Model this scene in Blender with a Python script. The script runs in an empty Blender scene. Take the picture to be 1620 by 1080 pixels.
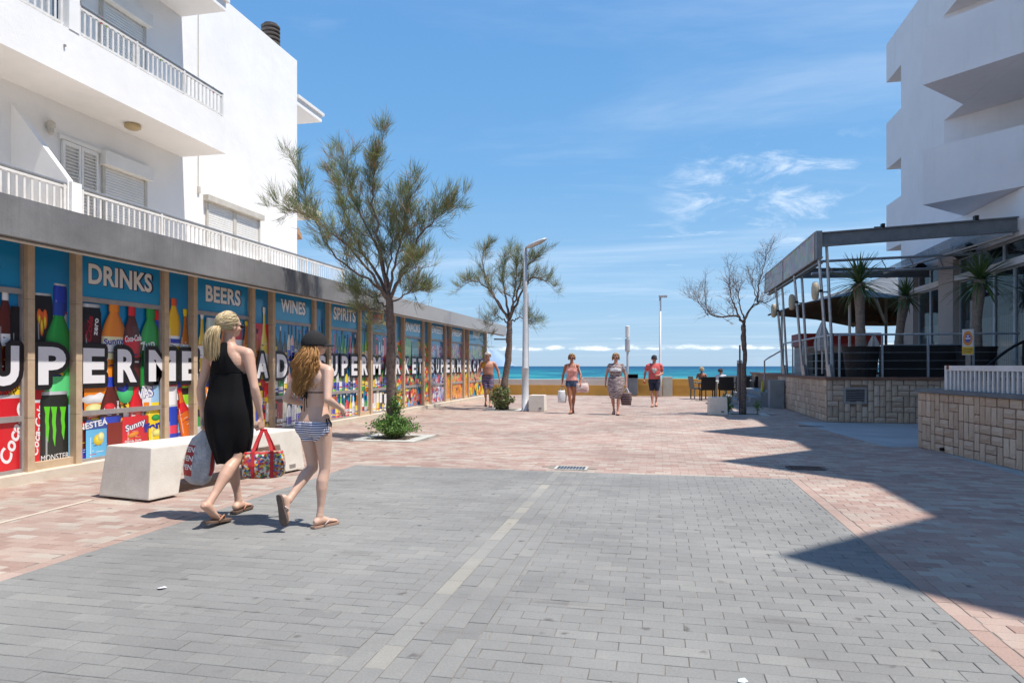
import bpy, bmesh, math, random
import numpy as np
from mathutils import Vector, Matrix, Quaternion, noise
R = math.radians
rnd = random.Random(7)
sc = bpy.context.scene
COL = sc.collection

# ------------------------------------------------------------------ camera
EYE = 1.32
YAW = R(12.0)
cam_d = bpy.data.cameras.new('camera')
cam = bpy.data.objects.new('camera', cam_d); COL.objects.link(cam)
cam.location = (0, 0, EYE); cam.rotation_euler = (R(90), 0, YAW)
cam_d.sensor_width = 36; cam_d.lens = 24.0; cam_d.shift_y = 39 / 1620
cam_d.clip_start = 0.1; cam_d.clip_end = 30000
sc.camera = cam

# ------------------------------------------------------------------ sky, sun, exposure
SUN_EL, SUN_AZ = R(66), R(97)
world = bpy.data.worlds.new('World'); sc.world = world; world.use_nodes = True
wn, wl = world.node_tree.nodes, world.node_tree.links
wn.clear()
sky = wn.new('ShaderNodeTexSky'); sky.sky_type = 'NISHITA'; sky.sun_disc = False
sky.sun_elevation = SUN_EL; sky.sun_rotation = SUN_AZ
sky.altitude = 0; sky.air_density = 1.0; sky.dust_density = 0.35; sky.ozone_density = 2.2
bg = wn.new('ShaderNodeBackground'); bg.inputs[1].default_value = 0.125
out = wn.new('ShaderNodeOutputWorld')
def wmath(op, a, b=None, clamp=False):
    n = wn.new('ShaderNodeMath'); n.operation = op; n.use_clamp = clamp
    for i, v in enumerate((a, b)):
        if v is None: continue
        if isinstance(v, (int, float)): n.inputs[i].default_value = v
        else: wl.new(v, n.inputs[i])
    return n.outputs[0]
tc = wn.new('ShaderNodeTexCoord'); sep = wn.new('ShaderNodeSeparateXYZ'); wl.new(tc.outputs['Generated'], sep.inputs[0])
zc = wmath('MAXIMUM', sep.outputs[2], 0.012)
px = wmath('DIVIDE', sep.outputs[0], wmath('ADD', zc, 0.06)); py = wmath('DIVIDE', sep.outputs[1], wmath('ADD', zc, 0.06))
cmb = wn.new('ShaderNodeCombineXYZ'); wl.new(px, cmb.inputs[0]); wl.new(py, cmb.inputs[1])
def wnoise(vec, scale, detail, rough, rot=(0, 0, 0), sca=(1, 1, 1), loc=(0, 0, 0), dist=0.0):
    m = wn.new('ShaderNodeMapping'); m.inputs['Rotation'].default_value = rot; m.inputs['Scale'].default_value = sca; m.inputs['Location'].default_value = loc
    wl.new(vec, m.inputs[0]); n = wn.new('ShaderNodeTexNoise'); wl.new(m.outputs[0], n.inputs['Vector'])
    n.inputs['Scale'].default_value = scale; n.inputs['Detail'].default_value = detail; n.inputs['Roughness'].default_value = rough; n.inputs['Distortion'].default_value = dist
    return n.outputs['Fac']
def wramp(v, a, b):
    n = wn.new('ShaderNodeMapRange'); n.interpolation_type = 'SMOOTHSTEP'; wl.new(v, n.inputs[0]); n.inputs[1].default_value = a; n.inputs[2].default_value = b
    return n.outputs[0]
cir = wramp(wnoise(cmb.outputs[0], 0.55, 9, 0.62, (0, 0, R(-28)), (0.45, 1.6, 1), (3.1, 1.7, 0), 0.6), 0.44, 0.86)
cir = wmath('MULTIPLY', cir, 0.34)
puff = wramp(wnoise(cmb.outputs[0], 1.55, 8, 0.62, (0, 0, R(10)), (0.8, 1.5, 1), (7.3, 2.2, 0), 0.2), 0.575, 0.75)
patch = wramp(wnoise(cmb.outputs[0], 0.33, 2, 0.5, (0, 0, 0), (1, 1, 1), (0.6, 4.4, 0)), 0.47, 0.62)
puff = wmath('MULTIPLY', wmath('MULTIPLY', puff, patch), 0.62)
# a low bank of small cumulus just above the sea horizon
az = wmath('ARCTAN2', sep.outputs[0], sep.outputs[1])
c2 = wn.new('ShaderNodeCombineXYZ'); wl.new(wmath('MULTIPLY', az, 26.0), c2.inputs[0]); wl.new(wmath('MULTIPLY', sep.outputs[2], 70.0), c2.inputs[1])
bank = wnoise(c2.outputs[0], 1.1, 8, 0.55)
band = wmath('MULTIPLY', wramp(sep.outputs[2], 0.016, 0.026), wmath('SUBTRACT', 1.0, wramp(sep.outputs[2], 0.024, 0.044)))
bank = wmath('MULTIPLY', wramp(wmath('MULTIPLY', bank, band), 0.36, 0.56), 0.75)
# a loose group of small torn clouds low in the sky towards the right
elv = wmath('ARCSINE', sep.outputs[2])
c3 = wn.new('ShaderNodeCombineXYZ'); wl.new(wmath('MULTIPLY', az, 7.0), c3.inputs[0]); wl.new(wmath('MULTIPLY', elv, 19.0), c3.inputs[1])
torn = wramp(wnoise(c3.outputs[0], 1.35, 9, 0.66, (0, 0, R(8)), (1, 1, 1), (1.3, 5.1, 2.0), 0.5), 0.46, 0.80)
da = wmath('DIVIDE', wmath('SUBTRACT', az, 0.165), 0.17); de = wmath('DIVIDE', wmath('SUBTRACT', elv, 0.232), 0.085)
dd_ = wmath('ADD', wmath('MULTIPLY', da, da), wmath('MULTIPLY', de, de))
torn = wmath('MULTIPLY', torn, wmath('MULTIPLY', wmath('SUBTRACT', 1.0, wramp(dd_, 0.15, 1.3)), 0.72))
dens = wmath('MAXIMUM', wmath('MAXIMUM', cir, wmath('MAXIMUM', puff, torn)), bank, True)
mix = wn.new('ShaderNodeMix'); mix.data_type = 'RGBA'
tint = wn.new('ShaderNodeMix'); tint.data_type = 'RGBA'; tint.blend_type = 'MULTIPLY'; tint.inputs[0].default_value = 1.0
wl.new(sky.outputs[0], tint.inputs[6]); tint.inputs[7].default_value = (1.0, 1.0, 1.0, 1)
el = wn.new('ShaderNodeMath'); el.operation = 'ARCSINE'; wl.new(sep.outputs[2], el.inputs[0])
hz = wn.new('ShaderNodeValToRGB'); he_ = hz.color_ramp.elements
for q_ in range(3): he_.new(0.5)
for q_, (p_, c_) in enumerate(((0.0, (2.30, 3.55, 5.0)), (0.10, (1.80, 3.35, 5.15)), (0.25, (1.08, 2.70, 4.95)), (0.50, (0.72, 2.10, 4.55)), (1.0, (0.55, 1.55, 3.8)))):
    he_[q_].position = p_; he_[q_].color = (c_[0] / 6, c_[1] / 6, c_[2] / 6, 1)
wl.new(wmath('MULTIPLY', el.outputs[0], 0.9), hz.inputs[0])
hs = wn.new('ShaderNodeVectorMath'); hs.operation = 'SCALE'; hs.inputs['Scale'].default_value = 6.0; wl.new(hz.outputs[0], hs.inputs[0])
hm = wn.new('ShaderNodeMix'); hm.data_type = 'RGBA'; hm.inputs[0].default_value = 0.85; wl.new(tint.outputs[2], hm.inputs[6]); wl.new(hs.outputs[0], hm.inputs[7])
wl.new(dens, mix.inputs[0]); wl.new(hm.outputs[2], mix.inputs[6]); mix.inputs[7].default_value = (7.2, 7.5, 7.9, 1)
wl.new(mix.outputs[2], bg.inputs[0]); wl.new(bg.outputs[0], out.inputs[0])

sun_d = bpy.data.lights.new('sun', 'SUN'); sun_d.energy = 4.4; sun_d.angle = R(0.53); sun_d.color = (1.0, 0.94, 0.865)
sun = bpy.data.objects.new('sun', sun_d); COL.objects.link(sun)
sdir = Vector((math.cos(SUN_EL) * math.sin(SUN_AZ), math.cos(SUN_EL) * math.cos(SUN_AZ), math.sin(SUN_EL)))
sun.rotation_euler = (-sdir).to_track_quat('-Z', 'Y').to_euler(); sun.location = sdir * 60
vs = sc.view_settings; vs.view_transform = 'Standard'; vs.look = 'None'; vs.gamma = 1; vs.exposure = 0.45; vs.use_curve_mapping = False

# ------------------------------------------------------------------ helpers
def tag(o, label=None, cat=None, group=None, kind=None):
    if label: o['label'] = label
    if cat: o['category'] = cat
    if group: o['group'] = group
    if kind: o['kind'] = kind
    return o
def thing(name, label, cat, loc=(0, 0, 0), rotz=0.0, group=None):
    o = bpy.data.objects.new(name, None); COL.objects.link(o); o.empty_display_size = 0.2
    o.location = loc; o.rotation_euler = (0, 0, rotz)
    return tag(o, label, cat, group)
def wloc(p):
    v = Vector((0, 0, 0))
    while p is not None: v = v + Vector(p.location); p = p.parent
    return v
class MB:
    def __init__(s): s.v = []; s.f = []; s.m = []; s.t = []
    def add(s, vs, fs, m=0, tone=0.5):
        b = len(s.v); s.v += [tuple(p) for p in vs]
        for f in fs: s.f.append(tuple(i + b for i in f)); s.m.append(m); s.t.append(tone)
        return s
    def box(s, a, b, m=0, tone=0.5, M=None):
        x0, y0, z0 = a; x1, y1, z1 = b
        if x0 > x1: x0, x1 = x1, x0
        if y0 > y1: y0, y1 = y1, y0
        if z0 > z1: z0, z1 = z1, z0
        p = [(x0, y0, z0), (x1, y0, z0), (x1, y1, z0), (x0, y1, z0), (x0, y0, z1), (x1, y0, z1), (x1, y1, z1), (x0, y1, z1)]
        if M is not None: p = [tuple(M @ Vector(q)) for q in p]
        return s.add(p, [(0, 3, 2, 1), (4, 5, 6, 7), (0, 1, 5, 4), (1, 2, 6, 5), (2, 3, 7, 6), (3, 0, 4, 7)], m, tone)
    def prism(s, poly, z0, z1, m=0, tone=0.5):      # poly counter-clockwise in XY
        n = len(poly); v = [(x, y, z0) for x, y in poly] + [(x, y, z1) for x, y in poly]
        fs = [tuple(range(n))[::-1], tuple(range(n, 2 * n))] + [(i, (i + 1) % n, (i + 1) % n + n, i + n) for i in range(n)]
        return s.add(v, fs, m, tone)
    def extrude(s, poly3, d, m=0, tone=0.5):
        n = len(poly3); d = Vector(d); v = [Vector(p) for p in poly3]; v += [p + d for p in v]
        fs = [tuple(range(n))[::-1], tuple(range(n, 2 * n))] + [(i, (i + 1) % n, (i + 1) % n + n, i + n) for i in range(n)]
        return s.add(v, fs, m, tone)
    def tube(s, path, rad, n=8, m=0, tone=0.5, cap=True):
        P = [Vector(p) for p in path]; k = len(P)
        if isinstance(rad, (int, float)): rad = [rad] * k
        T = [(P[min(i + 1, k - 1)] - P[max(i - 1, 0)]).normalized() for i in range(k)]
        u = T[0].orthogonal().normalized(); b = len(s.v)
        for i in range(k):
            u = (u - T[i] * u.dot(T[i])).normalized(); w = T[i].cross(u)
            for j in range(n):
                a = 2 * math.pi * j / n; s.v.append(tuple(P[i] + (u * math.cos(a) + w * math.sin(a)) * rad[i]))
        for i in range(k - 1):
            for j in range(n):
                j2 = (j + 1) % n; s.f.append((b + i * n + j, b + i * n + j2, b + (i + 1) * n + j2, b + (i + 1) * n + j)); s.m.append(m); s.t.append(tone)
        if cap:
            s.f.append(tuple(b + j for j in range(n))[::-1]); s.m.append(m); s.t.append(tone)
            s.f.append(tuple(b + (k - 1) * n + j for j in range(n))); s.m.append(m); s.t.append(tone)
        return s
    def rings(s, rings, m=0, tone=0.5, cap=True):
        n = len(rings[0]); b = len(s.v)
        for r in rings: s.v += [tuple(p) for p in r]
        for i in range(len(rings) - 1):
            for j in range(n):
                j2 = (j + 1) % n; s.f.append((b + i * n + j, b + i * n + j2, b + (i + 1) * n + j2, b + (i + 1) * n + j)); s.m.append(m); s.t.append(tone)
        if cap:
            s.f.append(tuple(b + j for j in range(n))[::-1]); s.m.append(m); s.t.append(tone)
            s.f.append(tuple(b + (len(rings) - 1) * n + j for j in range(n))); s.m.append(m); s.t.append(tone)
        return s
    def lathe(s, prof, c=(0, 0, 0), n=16, m=0, tone=0.5, sx=1, sy=1, cap=True):
        return s.rings([[(c[0] + r * sx * math.cos(2 * math.pi * j / n), c[1] + r * sy * math.sin(2 * math.pi * j / n), c[2] + z) for j in range(n)] for r, z in prof], m, tone, cap)
    def ell(s, c, r, n=14, k=9, m=0, M=None):
        rs = []
        for i in range(k):
            a = math.pi * (i + 0.5) / k; z = -math.cos(a); q = math.sin(a)
            ring = [Vector((r[0] * q * math.cos(2 * math.pi * j / n), r[1] * q * math.sin(2 * math.pi * j / n), r[2] * z)) for j in range(n)]
            if M is not None: ring = [M @ p for p in ring]
            rs.append([p + Vector(c) for p in ring])
        return s.rings(rs, m)
    def mesh(s, name, mats, off=None, smooth=False, tone=False):
        me = bpy.data.meshes.new(name)
        v = s.v if off is None else [(x - off[0], y - off[1], z - off[2]) for x, y, z in s.v]
        me.from_pydata(v, [], s.f); me.update()
        if not isinstance(mats, (list, tuple)): mats = [mats]
        for mt in mats: me.materials.append(mt)
        if len(mats) > 1: me.polygons.foreach_set('material_index', s.m)
        if smooth: me.polygons.foreach_set('use_smooth', [True] * len(me.polygons))
        if tone:
            at = me.attributes.new('tone', 'FLOAT', 'FACE'); at.data.foreach_set('value', s.t)
        return me
    def build(s, name, mats, parent=None, w=False, smooth=False, tone=False, label=None, bevel=0):
        me = s.mesh(name, mats, wloc(parent) if (w and parent) else None, smooth, tone)
        o = bpy.data.objects.new(name, me); COL.objects.link(o)
        if parent is not None: o.parent = parent
        if label: o['label'] = label
        if bevel:
            bm = bmesh.new(); bm.from_mesh(me)
            bmesh.ops.remove_doubles(bm, verts=bm.verts, dist=1e-5)
            es = [e for e in bm.edges if len(e.link_faces) == 2 and e.calc_face_angle(0) > 0.5]
            bmesh.ops.bevel(bm, geom=es, offset=bevel, segments=2, profile=0.7, affect='EDGES', clamp_overlap=True)
            bm.to_mesh(me); bm.free()
        return o
def inst(o_mesh, name, parent, loc, rot=(0, 0, 0), scale=(1, 1, 1)):
    o = bpy.data.objects.new(name, o_mesh); COL.objects.link(o); o.parent = parent
    o.location = loc; o.rotation_euler = rot; o.scale = scale
    return o
def copy_tree(o, parent=None):
    c = o.copy(); COL.objects.link(c); c.parent = parent
    for ch in list(o.children): copy_tree(ch, c)
    return c

# ------------------------------------------------------------------ materials
def nt(name):
    m = bpy.data.materials.new(name); m.use_nodes = True; t = m.node_tree
    return m, t, t.nodes['Principled BSDF']
def N(t, typ, **kw):
    n = t.nodes.new(typ)
    for k, v in kw.items(): setattr(n, k, v)
    return n
def posnode(t, scale=(1, 1, 1), obj=False):
    if obj:
        src = N(t, 'ShaderNodeTexCoord').outputs['Object']
    else:
        src = N(t, 'ShaderNodeNewGeometry').outputs['Position']
    mp = N(t, 'ShaderNodeMapping'); mp.inputs['Scale'].default_value = scale; t.links.new(src, mp.inputs[0])
    return mp.outputs[0]
def noise_n(t, vec, scale, detail=5, rough=0.55):
    n = N(t, 'ShaderNodeTexNoise'); n.inputs['Scale'].default_value = scale; n.inputs['Detail'].default_value = detail; n.inputs['Roughness'].default_value = rough
    t.links.new(vec, n.inputs['Vector']); return n.outputs['Fac']
def ramp_n(t, v, stops):
    r = N(t, 'ShaderNodeValToRGB'); e = r.color_ramp.elements
    while len(e) < len(stops): e.new(0.5)
    for i, (p, c) in enumerate(stops): e[i].position = p; e[i].color = (c[0], c[1], c[2], 1)
    t.links.new(v, r.inputs[0]); return r.outputs[0]
def mix_n(t, f, a, b, mode='MIX'):
    n = N(t, 'ShaderNodeMix', data_type='RGBA', blend_type=mode)
    for i, v in ((0, f), (6, a), (7, b)):
        if isinstance(v, (int, float)): n.inputs[i].default_value = v
        elif isinstance(v, tuple): n.inputs[i].default_value = (v[0], v[1], v[2], 1)
        else: t.links.new(v, n.inputs[i])
    return n.outputs[2]
def range_n(t, v, a, b, c=0.0, d=1.0):
    n = N(t, 'ShaderNodeMapRange'); t.links.new(v, n.inputs[0])
    for i, x in enumerate((a, b, c, d)): n.inputs[i + 1].default_value = x
    return n.outputs[0]
def bump_n(t, b, h, strength, dist=0.01, prev=None):
    n = N(t, 'ShaderNodeBump'); n.inputs['Strength'].default_value = strength; n.inputs['Distance'].default_value = dist
    t.links.new(h, n.inputs['Height'])
    if prev is not None: t.links.new(prev, n.inputs['Normal'])
    t.links.new(n.outputs[0], b.inputs['Normal']); return n.outputs[0]
def mat(name, c, c2=None, sc_=3.0, rough=0.6, metal=0.0, bump=0.15, bsc=60.0, stretch=(1, 1, 1), dirt=0.0, spec=0.5, obj=False, dirtc=(0.08, 0.07, 0.06), coat=0.0):
    m, t, b = nt(name)
    c2 = c2 or tuple(x * 0.82 for x in c)
    v = posnode(t, stretch, obj); col = ramp_n(t, noise_n(t, v, sc_, 6, 0.6), [(0.3, c2), (0.7, c)])
    if dirt > 0:
        dv = posnode(t, (1, 1, 1), obj); d = range_n(t, noise_n(t, dv, sc_ * 0.6 + 0.7, 8, 0.7), 0.52, 0.75, 0, dirt)
        col = mix_n(t, d, col, dirtc)
    t.links.new(col, b.inputs['Base Color'])
    b.inputs['Roughness'].default_value = rough; b.inputs['Metallic'].default_value = metal; b.inputs['Specular IOR Level'].default_value = spec
    b.inputs['Coat Weight'].default_value = coat
    if bump: bump_n(t, b, noise_n(t, posnode(t, (1, 1, 1), obj), bsc, 4, 0.6), bump, 0.01)
    return m
def tonemat(name, stops, rough=0.75, grime=0.25, bump=0.3, spots=True, streak=None):
    m, t, b = nt(name)
    a = N(t, 'ShaderNodeAttribute', attribute_name='tone'); v = posnode(t)
    col = ramp_n(t, a.outputs['Fac'], stops)
    fine = noise_n(t, v, 90, 5, 0.7)
    col = mix_n(t, 1.0, col, ramp_n(t, fine, [(0.25, (0.80, 0.80, 0.80)), (0.75, (1.16, 1.16, 1.16))]), 'MULTIPLY')
    big = noise_n(t, v, 0.55, 7, 0.62)
    col = mix_n(t, 1.0, col, ramp_n(t, big, [(0.32, (1 - grime,) * 3), (0.62, (1.06, 1.06, 1.05))]), 'MULTIPLY')
    if spots:
        vo = N(t, 'ShaderNodeTexVoronoi'); vo.voronoi_dimensions = '2D'; vo.inputs['Scale'].default_value = 2.3; vo.inputs['Randomness'].default_value = 1.0
        w = N(t, 'ShaderNodeVectorMath', operation='ADD'); nn = N(t, 'ShaderNodeTexNoise'); nn.inputs['Scale'].default_value = 14
        t.links.new(v, nn.inputs['Vector']); sc2 = N(t, 'ShaderNodeVectorMath', operation='SCALE'); sc2.inputs['Scale'].default_value = 0.09
        t.links.new(nn.outputs['Color'], sc2.inputs[0]); t.links.new(v, w.inputs[0]); t.links.new(sc2.outputs[0], w.inputs[1]); t.links.new(w.outputs[0], vo.inputs['Vector'])
        sp = range_n(t, vo.outputs['Distance'], 0.02, 0.062, 0.65, 0.0)
        gate = range_n(t, noise_n(t, v, 1.1, 3, 0.5), 0.44, 0.52)
        mm = N(t, 'ShaderNodeMath', operation='MULTIPLY'); t.links.new(sp, mm.inputs[0]); t.links.new(gate, mm.inputs[1])
        col = mix_n(t, mm.outputs[0], col, (0.07, 0.06, 0.055))
    if spots:      # oily streaks and worn pale patches
        s1_ = range_n(t, noise_n(t, posnode(t, (0.5, 3.2, 1)), 1.3, 7, 0.7), 0.60, 0.72, 0, 0.6); col = mix_n(t, s1_, col, (0.10, 0.09, 0.08))
        s2_ = range_n(t, noise_n(t, posnode(t, (1.3, 1.3, 1)), 2.3, 8, 0.75), 0.60, 0.75, 0, 0.35); col = mix_n(t, s2_, col, (0.42, 0.39, 0.34))
    t.links.new(col, b.inputs['Base Color']); b.inputs['Roughness'].default_value = rough; b.inputs['Specular IOR Level'].default_value = 0.35
    bump_n(t, b, fine, bump, 0.004)
    return m
def glassmat(name, c=(0.05, 0.09, 0.11), rough=0.03, alpha=None):
    m, t, b = nt(name)
    b.inputs['Base Color'].default_value = (*c, 1); b.inputs['Roughness'].default_value = rough; b.inputs['Specular IOR Level'].default_value = 0.9
    b.inputs['Coat Weight'].default_value = 0.6
    if alpha is not None: b.inputs['Alpha'].default_value = alpha
    return m
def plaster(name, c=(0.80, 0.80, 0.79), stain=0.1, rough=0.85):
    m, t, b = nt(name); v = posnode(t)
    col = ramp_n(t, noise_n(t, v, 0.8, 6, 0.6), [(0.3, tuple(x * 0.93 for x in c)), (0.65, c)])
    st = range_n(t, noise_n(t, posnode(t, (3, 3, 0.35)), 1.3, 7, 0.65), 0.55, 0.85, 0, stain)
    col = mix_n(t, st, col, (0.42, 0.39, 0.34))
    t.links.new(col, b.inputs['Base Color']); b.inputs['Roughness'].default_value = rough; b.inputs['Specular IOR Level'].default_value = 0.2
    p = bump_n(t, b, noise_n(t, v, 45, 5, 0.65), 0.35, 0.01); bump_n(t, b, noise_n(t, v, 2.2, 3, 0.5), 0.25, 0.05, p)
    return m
WHITE = plaster('white_plaster', (0.90, 0.89, 0.87), 0.08)
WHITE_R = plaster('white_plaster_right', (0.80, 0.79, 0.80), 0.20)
CREAM = mat('cream_metal', (0.62, 0.58, 0.50), (0.5, 0.46, 0.4), 4, 0.5, bump=0.1)
SHUT = mat('shutter_plastic', (0.84, 0.83, 0.79), (0.78, 0.76, 0.72), 3, 0.55, bump=0.05)
RAIL = mat('white_railing_paint', (0.80, 0.79, 0.77), (0.66, 0.63, 0.58), 6, 0.45, bump=0.08, dirt=0.25, dirtc=(0.4, 0.34, 0.26))
GREYRAIL = mat('grey_handrail', (0.36, 0.37, 0.38), None, 6, 0.4, 0.6, bump=0.05)
STEEL = mat('galvanised_steel', (0.50, 0.52, 0.54), (0.36, 0.38, 0.40), 9, 0.38, 0.7, bump=0.08)
LAMPM = mat('lamp_paint', (0.62, 0.63, 0.64), (0.52, 0.53, 0.54), 5, 0.45, 0.2, bump=0.05)
BEAM = mat('beam_paint', (0.20, 0.21, 0.22), (0.14, 0.15, 0.16), 5, 0.5, 0.3, bump=0.08, dirt=0.3)
CONC = mat('cast_concrete', (0.76, 0.71, 0.63), (0.64, 0.59, 0.51), 5, 0.9, bump=0.5, bsc=120, dirt=0.22, dirtc=(0.3, 0.26, 0.2))
CONCG = mat('grey_concrete', (0.30, 0.31, 0.31), (0.22, 0.23, 0.24), 2.2, 0.9, bump=0.4, bsc=90, dirt=0.4)
RAMPM = mat('ramp_concrete', (0.40, 0.43, 0.43), (0.30, 0.32, 0.33), 1.4, 0.9, bump=0.35, bsc=60, dirt=0.35)
STONEC = mat('sandstone_trim', (0.56, 0.42, 0.28), (0.47, 0.34, 0.22), 9, 0.8, bump=0.3, bsc=80, dirt=0.15)
ALU = mat('weathered_aluminium', (0.40, 0.37, 0.35), (0.31, 0.28, 0.27), 7, 0.5, 0.25, bump=0.05)
BLACK = mat('black_plastic', (0.008, 0.008, 0.009), (0.012, 0.012, 0.012), 12, 0.5, bump=0.1, spec=0.25)
WICKER = mat('dark_wicker', (0.007, 0.006, 0.006), (0.016, 0.013, 0.012), 60, 0.7, bump=0.6, bsc=140)
GREYW = mat('grey_wicker', (0.16, 0.16, 0.15), (0.10, 0.10, 0.10), 60, 0.6, bump=0.6, bsc=140)
RUST = mat('rusty_brown', (0.16, 0.09, 0.06), (0.10, 0.05, 0.04), 8, 0.8, bump=0.3)
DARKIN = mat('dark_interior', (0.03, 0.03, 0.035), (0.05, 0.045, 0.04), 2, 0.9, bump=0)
YELLOWW = mat('ochre_wall_paint', (0.70, 0.39, 0.09), (0.62, 0.33, 0.07), 2.5, 0.85, bump=0.25, dirt=0.12)
WOOD = mat('brown_wood', (0.22, 0.13, 0.08), (0.15, 0.09, 0.05), 14, 0.7, bump=0.3, stretch=(1, 1, 0.1))
# ------------------------------------------------------------------ ground, sand, sea, headland
def struct(name, mb, m, **k):
    o = mb.build(name, m, **k); o['kind'] = 'structure'; return o
MORTAR = mat('joint_sand', (0.30, 0.26, 0.21), (0.17, 0.15, 0.13), 3, 0.95, bump=0.4, bsc=150)
g = MB(); g.add([(-400, -60, -0.012), (400, -60, -0.012), (400, 31.0, -0.012), (-400, 31.0, -0.012)], [(0, 1, 2, 3)]); struct('ground', g, MORTAR)
sandm = mat('beach_sand', (0.66, 0.56, 0.43), (0.56, 0.47, 0.36), 0.35, 0.95, bump=0.6, bsc=8)
g = MB(); g.rings([[(-500, 31.2, -0.2), (600, 31.2, -0.2)], [(-500, 31.2, 0.0), (600, 31.2, 0.0)], [(-500, 50, 0.0), (600, 50, 0.0)], [(-500, 56, -0.1), (600, 56, -0.1)], [(-500, 80, -1.4), (600, 80, -1.4)]], cap=False)
struct('beach', g, sandm)
m, t, b = nt('sea_water')
v = posnode(t)
sv = N(t, 'ShaderNodeSeparateXYZ'); t.links.new(v, sv.inputs[0])
far = range_n(t, sv.outputs[1], 55, 900)
pw = N(t, 'ShaderNodeMath', operation='POWER'); t.links.new(far, pw.inputs[0]); pw.inputs[1].default_value = 0.45
nb = noise_n(t, posnode(t, (0.07, 0.035, 1)), 1.0, 6, 0.65)
ad = N(t, 'ShaderNodeMath', operation='ADD'); t.links.new(pw.outputs[0], ad.inputs[0]); t.links.new(range_n(t, nb, 0.3, 0.7, -0.5, 0.5), ad.inputs[1])
col = ramp_n(t, ad.outputs[0], [(0.0, (0.045, 0.30, 0.30)), (0.35, (0.012, 0.19, 0.23)), (0.75, (0.004, 0.095, 0.17)), (1.0, (0.003, 0.06, 0.14))])
cap = range_n(t, noise_n(t, posnode(t, (0.35, 0.12, 1)), 1.0, 5, 0.65), 0.66, 0.72, 0, 0.5)
col = mix_n(t, cap, col, (0.7, 0.75, 0.76))
t.links.new(col, b.inputs['Base Color']); b.inputs['Roughness'].default_value = 0.55; b.inputs['Specular IOR Level'].default_value = 0.22
bump_n(t, b, noise_n(t, posnode(t, (0.35, 1.2, 1)), 1.0, 6, 0.65), 0.9, 0.6)
g = MB(); g.add([(-9000, 70, -1.0), (12000, 70, -1.0), (12000, 14000, -1.0), (-9000, 14000, -1.0)], [(0, 1, 2, 3)]); struct('sea', g, m)
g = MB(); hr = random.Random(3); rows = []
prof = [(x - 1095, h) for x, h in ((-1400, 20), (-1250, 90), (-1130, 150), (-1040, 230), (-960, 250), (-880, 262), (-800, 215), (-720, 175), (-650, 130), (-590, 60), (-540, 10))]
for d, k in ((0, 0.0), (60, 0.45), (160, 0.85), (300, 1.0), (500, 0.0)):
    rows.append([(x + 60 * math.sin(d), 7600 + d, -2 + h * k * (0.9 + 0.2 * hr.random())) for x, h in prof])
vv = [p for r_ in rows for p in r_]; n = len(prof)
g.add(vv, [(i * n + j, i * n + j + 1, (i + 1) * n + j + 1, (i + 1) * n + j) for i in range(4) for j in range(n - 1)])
struct('headland', g, mat('haze_tinted_rock', (0.30, 0.40, 0.52), (0.24, 0.34, 0.47), 0.01, 0.95, bump=0), smooth=True)  # distance haze is put into the rock's bluish colour; no air is built

# ------------------------------------------------------------------ pavement of separate blocks
GREYP = tonemat('grey_pavers', [(0.0, (0.21, 0.208, 0.20)), (0.5, (0.25, 0.248, 0.237)), (0.9, (0.285, 0.28, 0.262)), (1.0, (0.36, 0.34, 0.29))], 0.8, 0.22, 0.35)
REDP = tonemat('red_pavers', [(0.0, (0.31, 0.205, 0.17)), (0.3, (0.38, 0.265, 0.22)), (0.6, (0.43, 0.325, 0.275)), (0.8, (0.42, 0.35, 0.295)), (1.0, (0.47, 0.41, 0.35))], 0.8, 0.26, 0.35)
PL, PW, GAP = 0.208, 0.1040, 0.0035
GX0, GX1, GY1 = -3.95, 1.52, 8.55
def paver_geo(mb, x0, x1, y0, y1, z, m, tone, tx=0.0, ty=0.0, c=0.003):
    cx, cy = (x0 + x1) / 2, (y0 + y1) / 2
    H = lambda x, y: z + (x - cx) * tx + (y - cy) * ty
    o = [(x0, y0), (x1, y0), (x1, y1), (x0, y1)]; i = [(x0 + c, y0 + c), (x1 - c, y0 + c), (x1 - c, y1 - c), (x0 + c, y1 - c)]
    v = [(x, y, -0.011) for x, y in o] + [(x, y, H(x, y) - c * 0.8) for x, y in o] + [(x, y, H(x, y)) for x, y in i]
    f = [(a, (a + 1) % 4, (a + 1) % 4 + 4, a + 4) for a in range(4)] + [(a + 4, (a + 1) % 4 + 4, (a + 1) % 4 + 8, a + 8) for a in range(4)] + [(8, 9, 10, 11)]
    mb.add(v, f, m, tone)
pr_ = random.Random(21)
pav_grey, pav_red = MB(), MB()
pavement = MB(); pavement.add([(-7.05, 0.0, -0.0045), (8, 0.0, -0.0045), (8, 30.9, -0.0045), (-7.05, 30.9, -0.0045)], [(0, 1, 2, 3)])
pave_o = struct('pavement', pavement, mat('joint_mortar', (0.36, 0.32, 0.27), (0.10, 0.09, 0.08), 3.5, 0.95, bump=0.4, bsc=150))
holes = []
def hole(x0, x1, y0, y1): holes.append((x0, x1, y0, y1))
hole(-5.35, -4.15, 11.25, 12.55); hole(-5.0, -3.95, 19.6, 20.9); hole(1.75, 2.95, 19.1, 20.3)      # tree pits
hole(-1.30, -0.88, 8.68, 8.98); hole(1.66, 2.10, 9.30, 9.62)
def ramp_right(y):    # concrete strip in front of the terrace steps
    return 3.15 + (17.06 - y) * 0.09
cand = []
def lay(x0, x1, y0, y1, kind, tone):
    cx, cy = (x0 + x1) / 2, (y0 + y1) / 2
    for a in holes:
        if x1 > a[0] + 0.02 and x0 < a[1] - 0.02 and y1 > a[2] + 0.02 and y0 < a[3] - 0.02: return
    z = pr_.gauss(0, 0.0006); tx = pr_.gauss(0, 0.004); ty = pr_.gauss(0, 0.005)
    cand.append((cx * cx + (cy) ** 2, x0, x1, y0, y1, kind, tone, z, tx, ty))
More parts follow.
